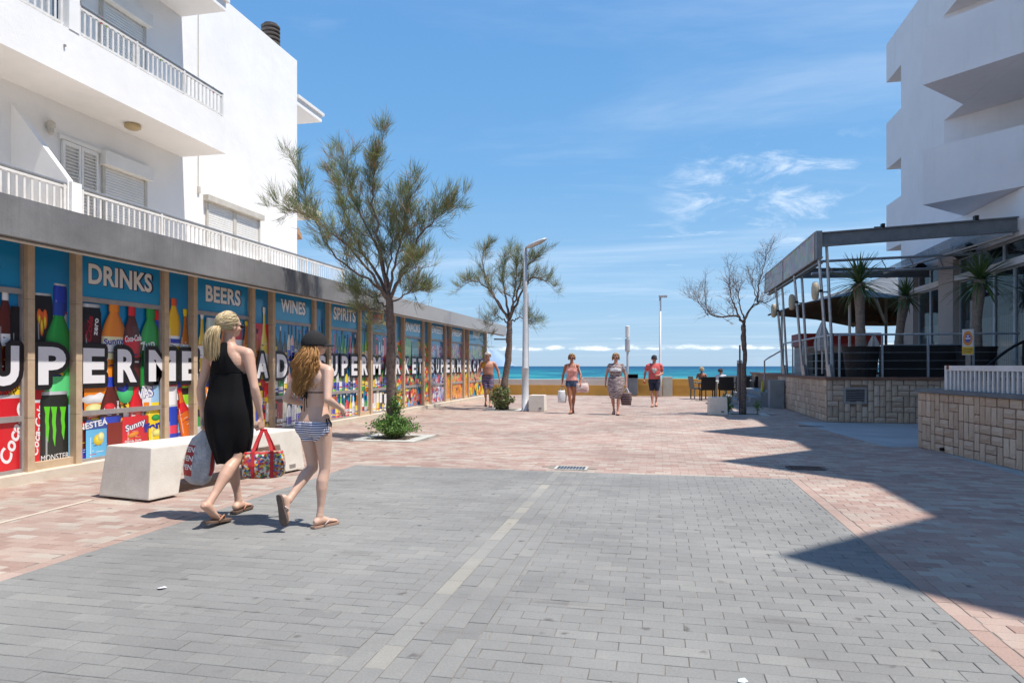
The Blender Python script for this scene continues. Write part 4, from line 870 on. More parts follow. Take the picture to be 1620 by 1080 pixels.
for fi, (z0, zt) in enumerate(((5.33, 6.70), (8.31, 9.72), (11.30, 12.77))):
    for tp in TIPS:
        out_ = [(RX - 0.002, tp + 1.6), (6.47, tp), (RX - 0.002, tp - 1.5)]; 
        g = MB(); g.prism([(RX - 0.003, tp - 1.5), (RX - 0.003, tp + 1.6), (6.47, tp)], z0, z0 + 0.2)
        # parapets 12 cm thick along both flanks, then along the street plane
        for (a, b_) in ((out_[0], out_[1]), (out_[1], out_[2])):
            A_ = Vector((*a, 0)); B2 = Vector((*b_, 0)); d2 = (B2 - A_).normalized(); n2 = Vector((-d2.y, d2.x, 0)) * 0.12
            g.prism([tuple((A_)[:2]), tuple(B2[:2]), tuple((B2 + n2)[:2]), tuple((A_ + n2)[:2])], z0 + 0.2, zt)
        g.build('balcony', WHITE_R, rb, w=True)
        if fi < 2:
            g = MB(); dp = 2.3; g.prism([(RX + 0.003, tp + 2.84), (RX + 0.003, tp - 1.74), (RX + dp - 0.01, tp + 2.85 - dp)], z0 + 0.0, z0 + 0.2); g.build('loggia_floor', WHITE_R, rb, w=True)
            g = MB(); g.box((RX, tp + 1.5, z0 + 0.2), (RX + 0.12, tp + 2.85, zt)); g.build('parapet', WHITE_R, rb, w=True)
g = MB(); g.prism([(RX, 25.1), (RX, -6), (22, -6), (22, 25.1)], 11.301, 12.77); g.build('roof', WHITE_R, rb, w=True)
for z0, z1 in ((5.42, 7.03), (8.32, 9.96), (11.42, 12.77)):
    g = MB(); g.box((RX, 25.102, z0), (RX + 0.12, 26.6, z1)); g.box((RX + 0.12, 26.48, z0), (20, 26.6, z1)); g.box((RX + 0.12, 25.102, z0), (20, 26.48, z0 + 0.2)); g.build('balcony', WHITE_R, rb, w=True)
# loggia windows
GLR = glassmat('loggia_glass', (0.06, 0.09, 0.12))
for z0 in (5.55, 8.55):
    for tp in TIPS[:2]:
        a = tp + 2.85; M_ = Matrix.Translation((RX + 1.6, a - 1.6, z0)) @ Matrix.Rotation(R(-45), 4, 'Z')
        g = MB(); g.box((-0.6, -0.03, 0), (0.55, 0.0, 2.1), M=M_); f_ = g.build('window', SHUT, rb, w=True)
g = MB(); g.lathe([(0.10, 0), (0.13, 0.02), (0.12, 0.22), (0.05, 0.28)], (RX + 1.22, 20.25, 7.3), 12); g.build('wall_lamp', mat('lamp_dark', (0.08, 0.1, 0.09), None, 3, 0.4), rb, w=True)
# ground floor: pilasters, header, glazing behind the terrace
PIL = plaster('pinkish_render', (0.46, 0.40, 0.36), 0.15)
HEAD = plaster('pale_header', (0.66, 0.64, 0.62), 0.1)
for a, c in ((23.95, 25.3), (20.95, 21.95), (15.6, 15.95), (11, 11.4)):
    g = MB(); g.box((RX - 0.02, a, 1.046), (RX + 0.5, c, 4.618)); g.build('pilaster', PIL, rb, w=True)
g = MB(); g.box((RX + 0.0, 21.95, 4.26), (RX + 0.12, 23.95, 4.62)); g.box((RX, 15.95, 4.26), (RX + 0.12, 20.95, 4.62)); g.box((RX, 11.4, 4.26), (RX + 0.12, 15.6, 4.62)); g.build('header', HEAD, rb, w=True)
g = MB(); g.box((RX + 0.01, 21.95, 3.64), (RX + 0.12, 23.95, 3.80)); g.box((RX + 0.01, 15.95, 3.64), (RX + 0.12, 20.95, 3.80)); g.box((RX + 0.01, 11.4, 3.64), (RX + 0.12, 15.6, 3.80)); g.build('transom', HEAD, rb, w=True)
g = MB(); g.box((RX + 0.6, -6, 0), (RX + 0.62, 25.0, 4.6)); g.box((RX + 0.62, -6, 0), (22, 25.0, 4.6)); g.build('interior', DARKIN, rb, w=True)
m, t, b = nt('sheer_curtain'); b.inputs['Base Color'].default_value = (0.40, 0.43, 0.46, 1); b.inputs['Roughness'].default_value = 0.9
w_ = N(t, 'ShaderNodeTexWave'); w_.inputs['Scale'].default_value = 3.0; w_.bands_direction = 'Y'; w_.inputs['Distortion'].default_value = 1.5; t.links.new(posnode(t), w_.inputs['Vector']); t.links.new(ramp_n(t, w_.outputs['Fac'], [(0, (0.22, 0.25, 0.28)), (1, (0.42, 0.45, 0.47))]), b.inputs['Base Color'])
SHEER = m
m, t, b = nt('shop_glass'); b.inputs['Base Color'].default_value = (0.03, 0.045, 0.055, 1); b.inputs['Roughness'].default_value = 0.02; b.inputs['Transmission Weight'].default_value = 0.0; b.inputs['Alpha'].default_value = 0.35; b.inputs['Specular IOR Level'].default_value = 1.0
SHOPG = m
def glaze(y0, y1, z0, z1, n, curtain=None):
    w_ = (y1 - y0) / n
    for i in range(n):
        a, c = y0 + i * w_, y0 + (i + 1) * w_; fr_ = 0.045
        g = MB(); g.box((RX + 0.12, a, z0), (RX + 0.19, a + fr_, z1)); g.box((RX + 0.12, c - fr_, z0), (RX + 0.19, c, z1)); g.box((RX + 0.12, a + fr_, z0), (RX + 0.19, c - fr_, z0 + fr_)); g.box((RX + 0.12, a + fr_, z1 - fr_), (RX + 0.19, c - fr_, z1))
        f_ = g.build('window_frame', mat_frame, rb, w=True)
        g = MB(); g.box((RX + 0.15, a + fr_, z0 + fr_), (RX + 0.158, c - fr_, z1 - fr_)); g.build('pane', SHOPG, f_, w=True)
        if curtain:
            g = MB(); g.box((RX + 0.22, a + fr_, z0 + fr_), (RX + 0.225, c - fr_, curtain)); g.build('curtain', SHEER, f_, w=True)
mat_frame = mat('window_frame_grey', (0.42, 0.46, 0.5), None, 5, 0.4, bump=0.03)
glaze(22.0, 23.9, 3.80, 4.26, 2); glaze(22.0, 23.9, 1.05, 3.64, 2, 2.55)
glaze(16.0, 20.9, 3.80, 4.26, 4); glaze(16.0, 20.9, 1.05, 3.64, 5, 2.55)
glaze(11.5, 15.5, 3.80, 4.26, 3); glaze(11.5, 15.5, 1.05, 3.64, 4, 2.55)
# ------------------------------------------------------------------ terrace frame
pg = thing('terrace_pergola', 'grey steel pergola frame with paired leaning posts over the restaurant terrace', 'pergola', (TX, 20, 1.06))
FT = 4.38
POSTY = [17.55, 20.45, 23.5]
for yy in POSTY:
    g = MB(); g.tube([(TX + 0.08, yy, 1.06), (TX - 0.15, yy, 4.16 if yy < 18 else 3.86)], 0.036, 8); g.build('post', STEEL, pg, w=True)
    g = MB(); g.tube([(TX + 0.10, yy + 0.10 - 0.2, 1.06), (TX + 0.06, yy - 0.1, 1.35)], 0.07, 8); g.tube([(TX + 0.22, yy + 0.12, 1.06), (TX + 0.06, yy + 0.10, 4.20 if yy < 18 else 3.9)], 0.036, 8); g.build('post', STEEL, pg, w=True)
    for zz in (3.1,):
        g = MB(); g.tube([(TX - 0.07, yy, zz), (TX + 0.12, yy + 0.12, zz)], 0.016, 6); g.build('tie_bar', STEEL, pg, w=True)
def ibeam(a, b_, h, w=0.12, nm='beam'):
    A_, B2 = Vector(a), Vector(b_); d2 = (B2 - A_).normalized(); n2 = Vector((-d2.y, d2.x, 0)).normalized(); g = MB()
    for (h0, h1, ww) in ((0, 0.03, w), (0.03, h - 0.03, 0.012), (h - 0.03, h, w)):
        v_ = []
        for P_ in (A_, B2):
            for s1, hh in ((-1, h0), (1, h0), (1, h1), (-1, h1)): v_.append(tuple(P_ + n2 * ww / 2 * s1 + Vector((0, 0, hh))))
        g.add(v_, [(0, 1, 2, 3), (4, 7, 6, 5), (0, 4, 5, 1), (1, 5, 6, 2), (2, 6, 7, 3), (3, 7, 4, 0)])
    return g.build(nm, BEAM, pg, w=True)
ibeam((TX - 0.12, 17.5, 4.17), (RX - 0.02, 17.5, 4.36), 0.34)
ibeam((TX - 0.12, 20.5, 3.80), (RX - 0.02, 22.6, 3.98), 0.28)
ibeam((TX - 0.1, 17.55, 3.78), (TX - 0.1, 25.3, 3.80), 0.16)
for (ya, za, zb) in ((18.4, 3.95, 4.10), (19.0, 3.72, 3.85)):
    g = MB(); g.tube([(TX, ya, za), (RX - 0.05, ya + 0.5, zb)], 0.035, 6); g.build('cross_tube', STEEL, pg, w=True)
g = MB()
for i in range(6):
    x0 = TX + 0.2 + i * 0.65; g.tube([(x0, 18.45, 3.98 if i % 2 else 3.98), (x0 + 0.33, 19.05, 3.76)], 0.011, 5)
g.tube([(TX + 2.0, 19.9, 3.80), (RX - 0.05, 17.6, 4.33)], 0.03, 6); g.tube([(TX + 2.5, 20.6, 4.0), (RX - 0.05, 18.8, 4.28)], 0.02, 6)
g.build('bracing', STEEL, pg, w=True)
g = MB(); g.box((5.15, 17.44, 4.555), (5.22, 17.56, 4.66)); g.box((7.1, 17.44, 4.64), (7.18, 17.56, 4.76)); g.box((5.0, 17.49, 4.55), (5.2, 17.51, 4.6)); g.build('bracket', BLACK, pg, w=True)
m, t, b = nt('blue_roof_glass'); b.inputs['Base Color'].default_value = (0.45, 0.62, 0.75, 1); b.inputs['Roughness'].default_value = 0.12; b.inputs['Alpha'].default_value = 0.5
g = MB(); g.add([(6.7, 17.62, 4.30), (RX - 0.01, 17.62, 4.40), (RX - 0.01, 23.9, 4.40), (6.7, 23.9, 4.22)], [(0, 1, 2, 3)]); g.add([(6.7, 17.62, 4.308), (RX - 0.01, 17.62, 4.408), (RX - 0.01, 23.9, 4.408), (6.7, 23.9, 4.228)], [(0, 1, 2, 3)]); g.build('roof_glass', m, pg, w=True)
# sign board panels along the street edge
m, t, b = nt('faded_menu_print')
v = posnode(t, (1, 1, 1)); vo = N(t, 'ShaderNodeTexVoronoi'); vo.inputs['Scale'].default_value = 3.4; t.links.new(v, vo.inputs['Vector'])
n1 = noise_n(t, posnode(t, (1, 2.2, 1.2)), 2.6, 7, 0.7)
c = ramp_n(t, n1, [(0.34, (0.32, 0.04, 0.06)), (0.42, (0.50, 0.26, 0.10)), (0.48, (0.40, 0.38, 0.36)), (0.55, (0.30, 0.34, 0.40)), (0.61, (0.15, 0.26, 0.08)), (0.68, (0.34, 0.10, 0.20))])
hs_ = N(t, 'ShaderNodeHueSaturation'); hs_.inputs['Saturation'].default_value = 0.75; hs_.inputs['Value'].default_value = 0.5; t.links.new(vo.outputs['Color'], hs_.inputs['Color']); c = mix_n(t, 0.45, c, hs_.outputs[0]); c = mix_n(t, 0.12, c, ramp_n(t, vo.outputs['Distance'], [(0.2, (0.48, 0.45, 0.40)), (0.55, (0.62, 0.50, 0.36))]))
t.links.new(c, b.inputs['Base Color']); b.inputs['Roughness'].default_value = 0.5
T = thing('menu_banner', 'faded printed menu banner on the street edge of the pergola', 'banner', (TX - 0.2, 21.4, 3.9))
for (a, c_) in ((17.7, 21.9), (22.05, 25.4)):
    g = MB(); g.box((TX - 0.20, a, 3.92), (TX - 0.17, c_, 4.52)); p_ = g.build('panel', m, T, w=True)
    g = MB(); g.box((TX - 0.215, a - 0.03, 3.88), (TX - 0.155, c_ + 0.03, 3.918)); g.box((TX - 0.215, a - 0.03, 4.522), (TX - 0.155, c_ + 0.03, 4.56)); g.box((TX - 0.215, a - 0.04, 3.92), (TX - 0.155, a - 0.002, 4.52)); g.box((TX - 0.215, c_ + 0.002, 3.92), (TX - 0.155, c_ + 0.04, 4.52)); g.build('frame', ALU, p_, w=True)
g = MB(); g.box((TX - 0.225, 17.36, 3.86), (TX - 0.10, 17.50, 4.53)); g.build('corner_plate', BEAM, T, w=True)
g = MB(); g.box((TX - 0.20, 17.52, 3.92), (TX - 0.17, 17.66, 4.56)); g.build('end_plate', mat('olive_plate', (0.16, 0.16, 0.12), None, 5, 0.6), T, w=True)
for yy in POSTY:
    T = thing('patio_heater', {17.55: 'cream oval lamp housing on the nearest leaning pergola post', 20.45: 'cream oval lamp housing on the middle pergola post', 23.5: 'cream oval lamp housing on the farthest pergola post'}[yy], 'lamp', (TX - 0.22, yy - 0.02, 3.12), 0, 'oval lamp housings on the pergola posts')
    g = MB(); g.lathe([(0.03, -0.22), (0.07, -0.19), (0.09, -0.08), (0.09, 0.08), (0.07, 0.19), (0.03, 0.22)], (0, 0, 0), 14, sy=0.9); g.build('housing', mat('cream_housing', (0.56, 0.47, 0.33), None, 6, 0.5) if yy == 17.55 else bpy.data.materials['cream_housing'], T, smooth=True)
    g = MB(); g.box((0.05, -0.02, -0.03), (0.17, 0.02, 0.03)); g.build('bracket', BLACK, T)
# terrace railing with cables
def cable_rail(lbl, a, b_, posts, ext=0):
    A_, B2 = Vector(a), Vector(b_); T = thing('cable_railing', lbl, 'railing', A_)
    g = MB(); g.tube([A_ + Vector((0, 0, 1.0)), B2 + Vector((0, 0, 1.0))], 0.024, 8); g.build('handrail', STEEL, T, w=True)
    pm_ = MB(); pm_.box((-0.02, -0.02, 0), (0.02, 0.02, 0.98)); me = pm_.mesh('post', STEEL)
    for p in posts: inst(me, 'post', T, (B2 - A_) * p)
    for i in range(4):
        g = MB(); z = 0.2 + i * 0.19; g.tube([A_ + Vector((0, 0, z)), B2 + Vector((0, 0, z))], 0.004, 4); g.build('cable', STEEL, T, w=True)
cable_rail('steel cable railing on the street side of the terrace wall', (TX + 0.13, 17.5, 1.06), (TX + 0.13, 23.8, 1.06), (0.0, 0.25, 0.5, 0.75, 1.0))
cable_rail('steel cable railing on the terrace wall facing us, before the dragon trees', (TX + 0.18, 17.45, 1.06), (8.0, 17.45, 1.06), (0.03, 0.27, 0.52, 0.76))
g = MB(); g.tube([(3.5, 24.0, 0.45), (3.5, 24.0, 1.50), (3.62, 23.9, 1.60), (4.02, 23.6, 1.86)], 0.025, 8); tag(g.build('stair_handrail', GREYRAIL), 'grey bent handrail at the terrace steps beside the sea', 'handrail')
g = MB(); g.tube([(3.42, 23.9, 0.30), (3.42, 23.9, 0.62), (3.42, 23.9, 0.85)], [0.07, 0.05, 0.02], 8); tag(g.build('yellow_cone', mat('yellow_plastic', (0.6, 0.48, 0.05), None, 6, 0.6), smooth=True), 'small yellow cone beside the square concrete pillar', 'cone')
# big fabric canopy on the sea side
FAB = mat('canopy_fabric', (0.33, 0.31, 0.29), (0.27, 0.25, 0.23), 1.2, 0.9, bump=0.1)
T = thing('fabric_canopy', 'large square pyramid sun canopy with brown underside beyond the pergola', 'canopy', (8, 31, 1.0))
L_, N_, F_, R_, AP = Vector((4.76, 31.7, 3.6)), Vector((5.9, 23.9, 3.6)), Vector((11.0, 42.4, 3.6)), Vector((14.5, 31.0, 3.6)), Vector((9.7, 32.3, 5.25))
FOUT = mat('canopy_outer_fabric', (0.13, 0.145, 0.17), (0.11, 0.125, 0.145), 1.2, 0.85, bump=0.05); FIN = mat('canopy_brown_lining', (0.15, 0.10, 0.075), (0.11, 0.075, 0.06), 1.2, 0.9, bump=0.05)
cs = [L_, N_, R_, F_]; g = MB()
for i in range(4):
    a, c_ = cs[i], cs[(i + 1) % 4]; md = (a + c_) / 2 + Vector((0, 0, 0.10)); k_ = AP * 0.5 + (a + c_) * 0.25 - Vector((0, 0, 0.16))
    g.add([a, md, c_, AP, (a + AP) / 2 - Vector((0, 0, 0.1)), k_, (c_ + AP) / 2 - Vector((0, 0, 0.1))], [(0, 4, 5, 1), (1, 5, 6, 2), (4, 3, 5), (5, 3, 6)])
g.build('outer_fabric', FOUT, T, w=True, smooth=True)
g2 = MB(); g2.v = [(x, y, z - 0.03) for x, y, z in g.v]; g2.f = g.f; g2.m = g.m; g2.t = g.t; g2.build('lining', FIN, T, w=True, smooth=True)
for c_ in cs: 
    g = MB(); g.tube([c_ - Vector((0, 0, 0.05)), AP - Vector((0, 0, 0.08))], 0.03, 6); g.build('rib', BEAM, T, w=True)
for c_, k_ in ((L_, 0.12), (N_, 0.12), (F_, 0.12)):
    p = c_.lerp(AP, k_); g = MB(); g.tube([(p.x, p.y, 1.0), (p.x, p.y, p.z - 0.06)], 0.045, 8); g.build('pole', CREAM, T, w=True)
g = MB(); g.tube([(AP.x, AP.y, 1.0), (AP.x, AP.y, AP.z - 0.1)], 0.06, 8); g.tube([(AP.x - .2, AP.y - .5, 3.2), (7.2, 25.0, 3.55)], 0.06, 6); g.build('strut', BEAM, T, w=True)
T = thing('far_parasol', 'smaller tan parasol low behind the big canopy', 'parasol', (12.2, 38, 0.5)); g = MB(); g.lathe([(2.6, 3.0), (0.05, 3.75)], (0, 0, 0), 8, cap=False); g.build('canopy', mat('tan_parasol', (0.45, 0.33, 0.22), None, 3, 0.9), T); g = MB(); g.tube([(0, 0, 0), (0, 0, 3.7)], 0.04, 6); g.build('pole', WOOD, T)
def closed_umb(x, y, z0, z1, lb):
    T = thing('closed_parasol', lb, 'parasol', (x, y, 1.045), 0, 'folded white parasols on the terrace'); h0, h1 = z0 - 1.045, z1 - 1.045
    g = MB(); n = 12; rs = []
    for f, r_ in ((0, .17), (.25, .19), (.6, .13), (.9, .04), (1, .01)):
        rs.append([(r_ * (1 + .22 * (-1) ** j) * math.cos(2 * math.pi * j / n), r_ * (1 + .22 * (-1) ** j) * math.sin(2 * math.pi * j / n), h0 + (h1 - h0) * f) for j in range(n)])
    g.rings(rs); g.build('cloth', mat('parasol_cloth_%d' % int(x * 10), (0.62, 0.60, 0.58), None, 3, 0.9), T); g = MB(); g.tube([(0, 0, 0), (0, 0, h0 + .1)], 0.03, 8); g.build('pole', STEEL, T); g = MB(); g.box((-.25, -.25, 0), (.25, .25, .06)); g.build('base', BLACK, T)
closed_umb(4.55, 20.6, 1.75, 2.62, 'closed white parasol standing between the leaning pergola posts'); closed_umb(7.3, 25.6, 1.7, 2.45, 'closed white parasol farther back by the building corner')
T = thing('red_cabin', 'red topped beach kiosk seen through the pergola posts', 'kiosk', (7.2, 33, 0.0))
g = MB(); g.box((6.2, 32.0, 0.2), (9.3, 33.6, 2.2)); g.build('body', mat('kiosk_cream', (0.45, 0.36, 0.32), None, 2, 0.9), T, w=True); g = MB(); g.box((6.1, 31.9, 2.2), (9.4, 33.7, 2.75)); g.build('fascia', mat('kiosk_red', (0.36, 0.03, 0.03), (0.28, 0.02, 0.02), 2, 0.6), T, w=True)
# speakers / heaters on the header
for (yy, lb) in ((19.6, 'black box heater with a pale bar nearest on the wall header'), (22.9, 'black box heater with a pale bar farther along the wall header')):
    T = thing('wall_heater', lb, 'heater', (RX - 0.28, yy, 4.28), 0, 'box heaters on the header'); M_ = Matrix.Rotation(R(35), 4, 'Y')
    g = MB(); g.box((-0.12, -0.38, -0.13), (0.12, 0.38, 0.13), M=M_); g.build('casing', BLACK, T, bevel=0.015); g = MB(); g.box((-0.128, -0.34, -0.012), (-0.121, 0.34, 0.012), M=M_); g.build('bar', SHUT, T); g = MB(); g.box((0.05, -0.03, -0.03), (0.26, 0.03, 0.03)); g.build('arm', BLACK, T)
# long dark wicker screen and planter boxes
def wickerbox(lb, a, b_, cat='planter', name='wicker_planter'):
    T = thing(name, lb, cat, ((a[0] + b_[0]) / 2, (a[1] + b_[1]) / 2, 1.045))
    g = MB(); g.box(a, b_); g.build('body', WICKER, T, w=True, bevel=0.012)
    n = int((b_[2] - a[2]) / 0.09); g = MB()
    for i in range(1, n): g.box((a[0] - 0.008, a[1] - 0.008, a[2] + i * 0.09), (b_[0] + 0.008, b_[1] + 0.008, a[2] + i * 0.09 + 0.035))
    g.build('weave_bands', WICKER, T, w=True)
    return T
wickerbox('long black wicker bench back running along the terrace behind the railing', (5.55, 18.75, 1.05), (7.5, 19.05, 1.83), 'bench', 'wicker_bench')
wickerbox('low black wicker armchair between the leaning posts, nearer one', (4.4, 19.0, 1.05), (5.0, 19.7, 1.68), 'armchair', 'wicker_armchair'); wickerbox('low black wicker armchair between the leaning posts, farther one', (4.45, 21.3, 1.05), (5.1, 22.0, 1.7), 'armchair', 'wicker_armchair')
g = MB(); g.box((5.6, 18.74, 1.835), (7.5, 19.06, 1.86)); tag(g.build('bench_top_cushion', SHEER), 'pale strip of cloth along the top of the black wicker bench', 'cloth')
POTM = WICKER
def dragon(lb, x, y, h, r_head, lean, seed, potr=0.42, poth=0.72, group='potted dragon trees on the terrace'):
    T = thing('dragon_tree', lb, 'tree', (x, y, 1.045), 0, group); r_ = random.Random(seed)
    g = MB(); g.lathe([(potr * .78, 0), (potr, poth), (potr * 1.04, poth + .03), (potr * .9, poth + .03), (potr * .88, poth - .05)], (0, 0, 0), 24); g.build('pot', POTM, T)
    g = MB(); g.lathe([(0.01, poth - .055), (potr * .88, poth - .05)], (0, 0, 0), 18, cap=False); g.build('soil', EARTH, T)
    pa = [(lean * f * f, 0.02 * math.sin(5 * f), poth - .06 + (h - poth + .06) * f) for f in (0, .2, .4, .6, .8, 1)]; pr2 = [.13, .12, .10, .105, .125, .14]
    g = MB(); pp = []; rr_ = []
    for i in range(25):
        f = i / 24 * 5; k_ = min(4, int(f)); q = f - k_; A_, B2 = Vector(pa[k_]), Vector(pa[k_ + 1]); pp.append(A_.lerp(B2, q)); rr_.append((pr2[k_] + (pr2[k_ + 1] - pr2[k_]) * q) * (1 + 0.06 * (i % 2)))
    g.tube(pp, rr_, 10); g.build('trunk', mat('dragon_bark', (0.30, 0.24, 0.19), (0.18, 0.14, 0.11), 14, 0.9, bump=0.6, bsc=30) if 'dragon_bark' not in bpy.data.materials else bpy.data.materials['dragon_bark'], T, smooth=True)
    top = Vector(pa[-1]); lm = bpy.data.materials.get('dragon_leaf') or mat('dragon_leaf', (0.10, 0.17, 0.05), (0.05, 0.10, 0.03), 6, 0.45, bump=0.1)
    lib = []
    for q in range(4):
        g = MB(); droop = 0.15 + q * 0.22; n = 6; up = []
        for i in range(n + 1):
            f = i / n; w_ = 0.024 * (1 - f) ** 0.6 * (1 if i else 0.8) + 0.001; z = 0.0 - droop * f * f * 0.6; up += [(f, -w_, z + 0.007), (f, 0, z), (f, w_, z + 0.007)]
        g.add(up, [(3 * i + a, 3 * i + 3 + a, 3 * i + 4 + a, 3 * i + 1 + a) for i in range(n) for a in (0, 1)]); lib.append(g.mesh('leaf', lm))
    n = 104
    for i in range(n):
        f = (i + 0.5) / n; el = R(82 - 112 * f ** 0.9) + r_.uniform(-.12, .12); az_ = i * 2.39996 + r_.uniform(-.2, .2); L2 = r_head * 1.12 * r_.uniform(.8, 1.12) * (0.85 + 0.25 * math.sin(f * 3))
        inst(lib[min(3, int(f * 3.4 + r_.random() * .8))], 'leaf', T, top + Vector((0, 0, (0.5 - f) * 0.16)), (r_.uniform(-.4, .4), -el, az_), (L2, 1.2, L2))
dragon('dragon tree with the widest drooping head, nearest the pergola corner', 4.90, 18.2, 2.30, 0.72, -0.05, 1)
dragon('slim dragon tree with a small upright head before the pilaster', 6.50, 20.6, 2.18, 0.52, 0.18, 2, .3, .5)
dragon('tall dragon tree with a wide drooping head behind the parking sign', 7.35, 18.0, 2.30, 0.68, 0.08, 3, .42, .70)
g = MB(); ap_ = [(6.75 + 1.5 * f, 16.85, 0.95 + 1.0 * math.sin(min(1, f * 1.15) * 1.4)) for f in [i / 12 for i in range(13)]]
T = thing('arched_handrail', 'black arched stair handrail behind the white fence at the right edge', 'handrail', (7.2, 16.85, 0.9)); g.tube(ap_, 0.03, 8); g.build('arch', BLACK, T, w=True); g = MB(); g.tube([(7.8, 16.85, 0), (7.8, 16.85, 1.83)], 0.025, 8); g.build('upright', BLACK, T, w=True)
# white picket fence on the near stone wall
A, d_ = Vector((4.17, 12.27, 0)), (Vector((4.66, 8.6, 0)) - Vector((4.17, 12.27, 0))).normalized(); nn_ = Vector((d_.y, -d_.x, 0)); F0 = A + d_ * 0.62 - nn_ * 0.1; LEN = 3.0
T = thing('picket_fence', 'low white slatted fence with a rusty corner on the near stone wall', 'fence', (F0.x, F0.y, 0.955), math.atan2(d_.y, d_.x))
FP = mat('fence_white', (0.72, 0.70, 0.68), (0.60, 0.57, 0.54), 5, 0.6, bump=0.15, dirt=0.3, dirtc=(0.32, 0.24, 0.18))
g = MB(); g.box((0, -0.025, 0), (0.07, 0.025, 0.375)); g.build('post', FP, T, bevel=0.004)
g = MB(); g.box((0.075, -0.022, 0.295), (LEN, 0.022, 0.372)); g.build('rail', FP, T, bevel=0.004); g = MB(); g.box((0.06, -0.029, 0.315), (0.115, 0.029, 0.378)); g.build('rust_patch', mat('rust_red', (0.17, 0.03, 0.02), (0.25, 0.1, 0.03), 30, 0.9), T)
g = MB(); g.box((-0.019, -0.014, 0.004), (0.019, 0.014, 0.293)); me = g.mesh('picket', FP)
for i in range(28): inst(me, 'picket', T, (0.14 + i * 0.103, 0, 0))
# no-parking sign on a wooden post behind the fence
T = thing('parking_sign', 'no parking sign with an orange ringed disc and yellow plate', 'sign', (4.95, 12.4, 0.9), R(-30))
def on(a, name, m, g): return g.build(name, m, T)
g = MB(); g.box((-0.04, 0.0, 0.0), (0.03, 0.05, 0.72)); g.build('post', mat('grey_wood', (0.26, 0.24, 0.21), (0.18, 0.16, 0.14), 12, 0.8, bump=0.3), T)
g = MB(); g.box((-0.085, -0.014, 0.60), (0.075, -0.002, 1.02)); bd = g.build('board', mat('sign_board', (0.55, 0.53, 0.50), None, 6, 0.6), T, bevel=0.003)
ORN, BLS = mat('sign_orange', (0.62, 0.22, 0.03), None, 6, 0.5), mat('sign_blue', (0.09, 0.10, 0.33), None, 6, 0.5)
def disc(rx, rz, cz, y, m, nm):
    g = MB(); g.add([(-0.005 + rx * math.cos(q * math.pi / 14), y, cz + rz * math.sin(q * math.pi / 14)) for q in range(28)], [tuple(range(28))]); g.build(nm, m, bd)
disc(0.068, 0.118, 0.87, -0.0150, ORN, 'ring'); disc(0.040, 0.07, 0.87, -0.0158, BLS, 'disc')
g = MB(); g.add([(-0.038, -0.0166, 0.862), (0.03, -0.0166, 0.862), (0.03, -0.0166, 0.878), (-0.038, -0.0166, 0.878)], [(0, 1, 2, 3)]); g.add([(-0.018, -0.0166, 0.90), (0.01, -0.0166, 0.90), (0.01, -0.0166, 0.915), (-0.018, -0.0166, 0.915)], [(0, 1, 2, 3)]); g.build('bar', SHUT, bd)
g = MB(); g.box((-0.083, -0.020, 0.615), (0.072, -0.0145, 0.735)); pl_ = g.build('yellow_plate', mat('plate_yellow', (0.62, 0.40, 0.02), (0.5, 0.3, 0.02), 20, 0.5), T)
g = MB()
for zz, w_ in ((0.70, .06), (0.675, .065), (0.645, .05)): g.add([(-w_ - .003, -0.0206, zz - .004), (w_ - .003, -0.0206, zz - .004), (w_ - .003, -0.0206, zz + .004), (-w_ - .003, -0.0206, zz + .004)], [(0, 1, 2, 3)])
g.build('print_lines', BLACK, pl_)
# ------------------------------------------------------------------ benches, lamps, bins
def bench(lb, loc, rz):
    T = thing('concrete_bench', lb, 'bench', loc, rz)
    g = MB(); L_, W_, H_ = 2.22, 0.62, 0.50
    # one cast body: seat slab and two legs flaring to the ground, open underneath
    def sec(y, w, z): return [(-w / 2, y, z), (w / 2, y, z)]
    prof = [(0.0 - 0.03, 0.0), (0.03, H_), (L_ - 0.03, H_), (L_ + 0.03, 0.0), (L_ - 0.32, 0.0), (L_ - 0.40, 0.34), (0.40, 0.34), (0.32, 0.0)]
    n = len(prof); wid = lambda z: W_ / 2 + (0.035 * (1 - z / H_))
    v = [(-wid(z), y, z) for y, z in prof] + [(wid(z), y, z) for y, z in prof]
    f = [(0, 1, 6, 7), (1, 2, 5, 6), (2, 3, 4, 5)]; f2 = [tuple(i + n for i in q)[::-1] for q in f]
    g.add(v, [q[::-1] for q in f] + [q[::-1] for q in f2] + [(i, (i + 1) % n, (i + 1) % n + n, i + n) for i in range(n)])
    g.v = [(x, y, z + 0.02) for x, y, z in g.v]; g.build('body', CONC, T, bevel=0.014)
    for y in (0.16, L_ - 0.16):
        g = MB(); g.box((-0.29, y - 0.13, -0.008), (0.29, y + 0.13, 0.021)); g.build('foot_pad', RUST, T)
    g = MB(); g.box((W_ / 2 + 0.028, L_ - 0.25, 0.05), (W_ / 2 + 0.034, L_ - 0.14, 0.10)); g.build('maker_plate', mat('plate_grey', (0.3, 0.28, 0.25), None, 30, 0.6) if 'plate_grey' not in bpy.data.materials else bpy.data.materials['plate_grey'], T)
    return T
dv = Vector((0.40, 2.20)); rzb = -math.atan2(dv.x, dv.y)
bench('long pale concrete bench beside the woman in the black dress', (-5.13, 5.80, 0.004), rzb)
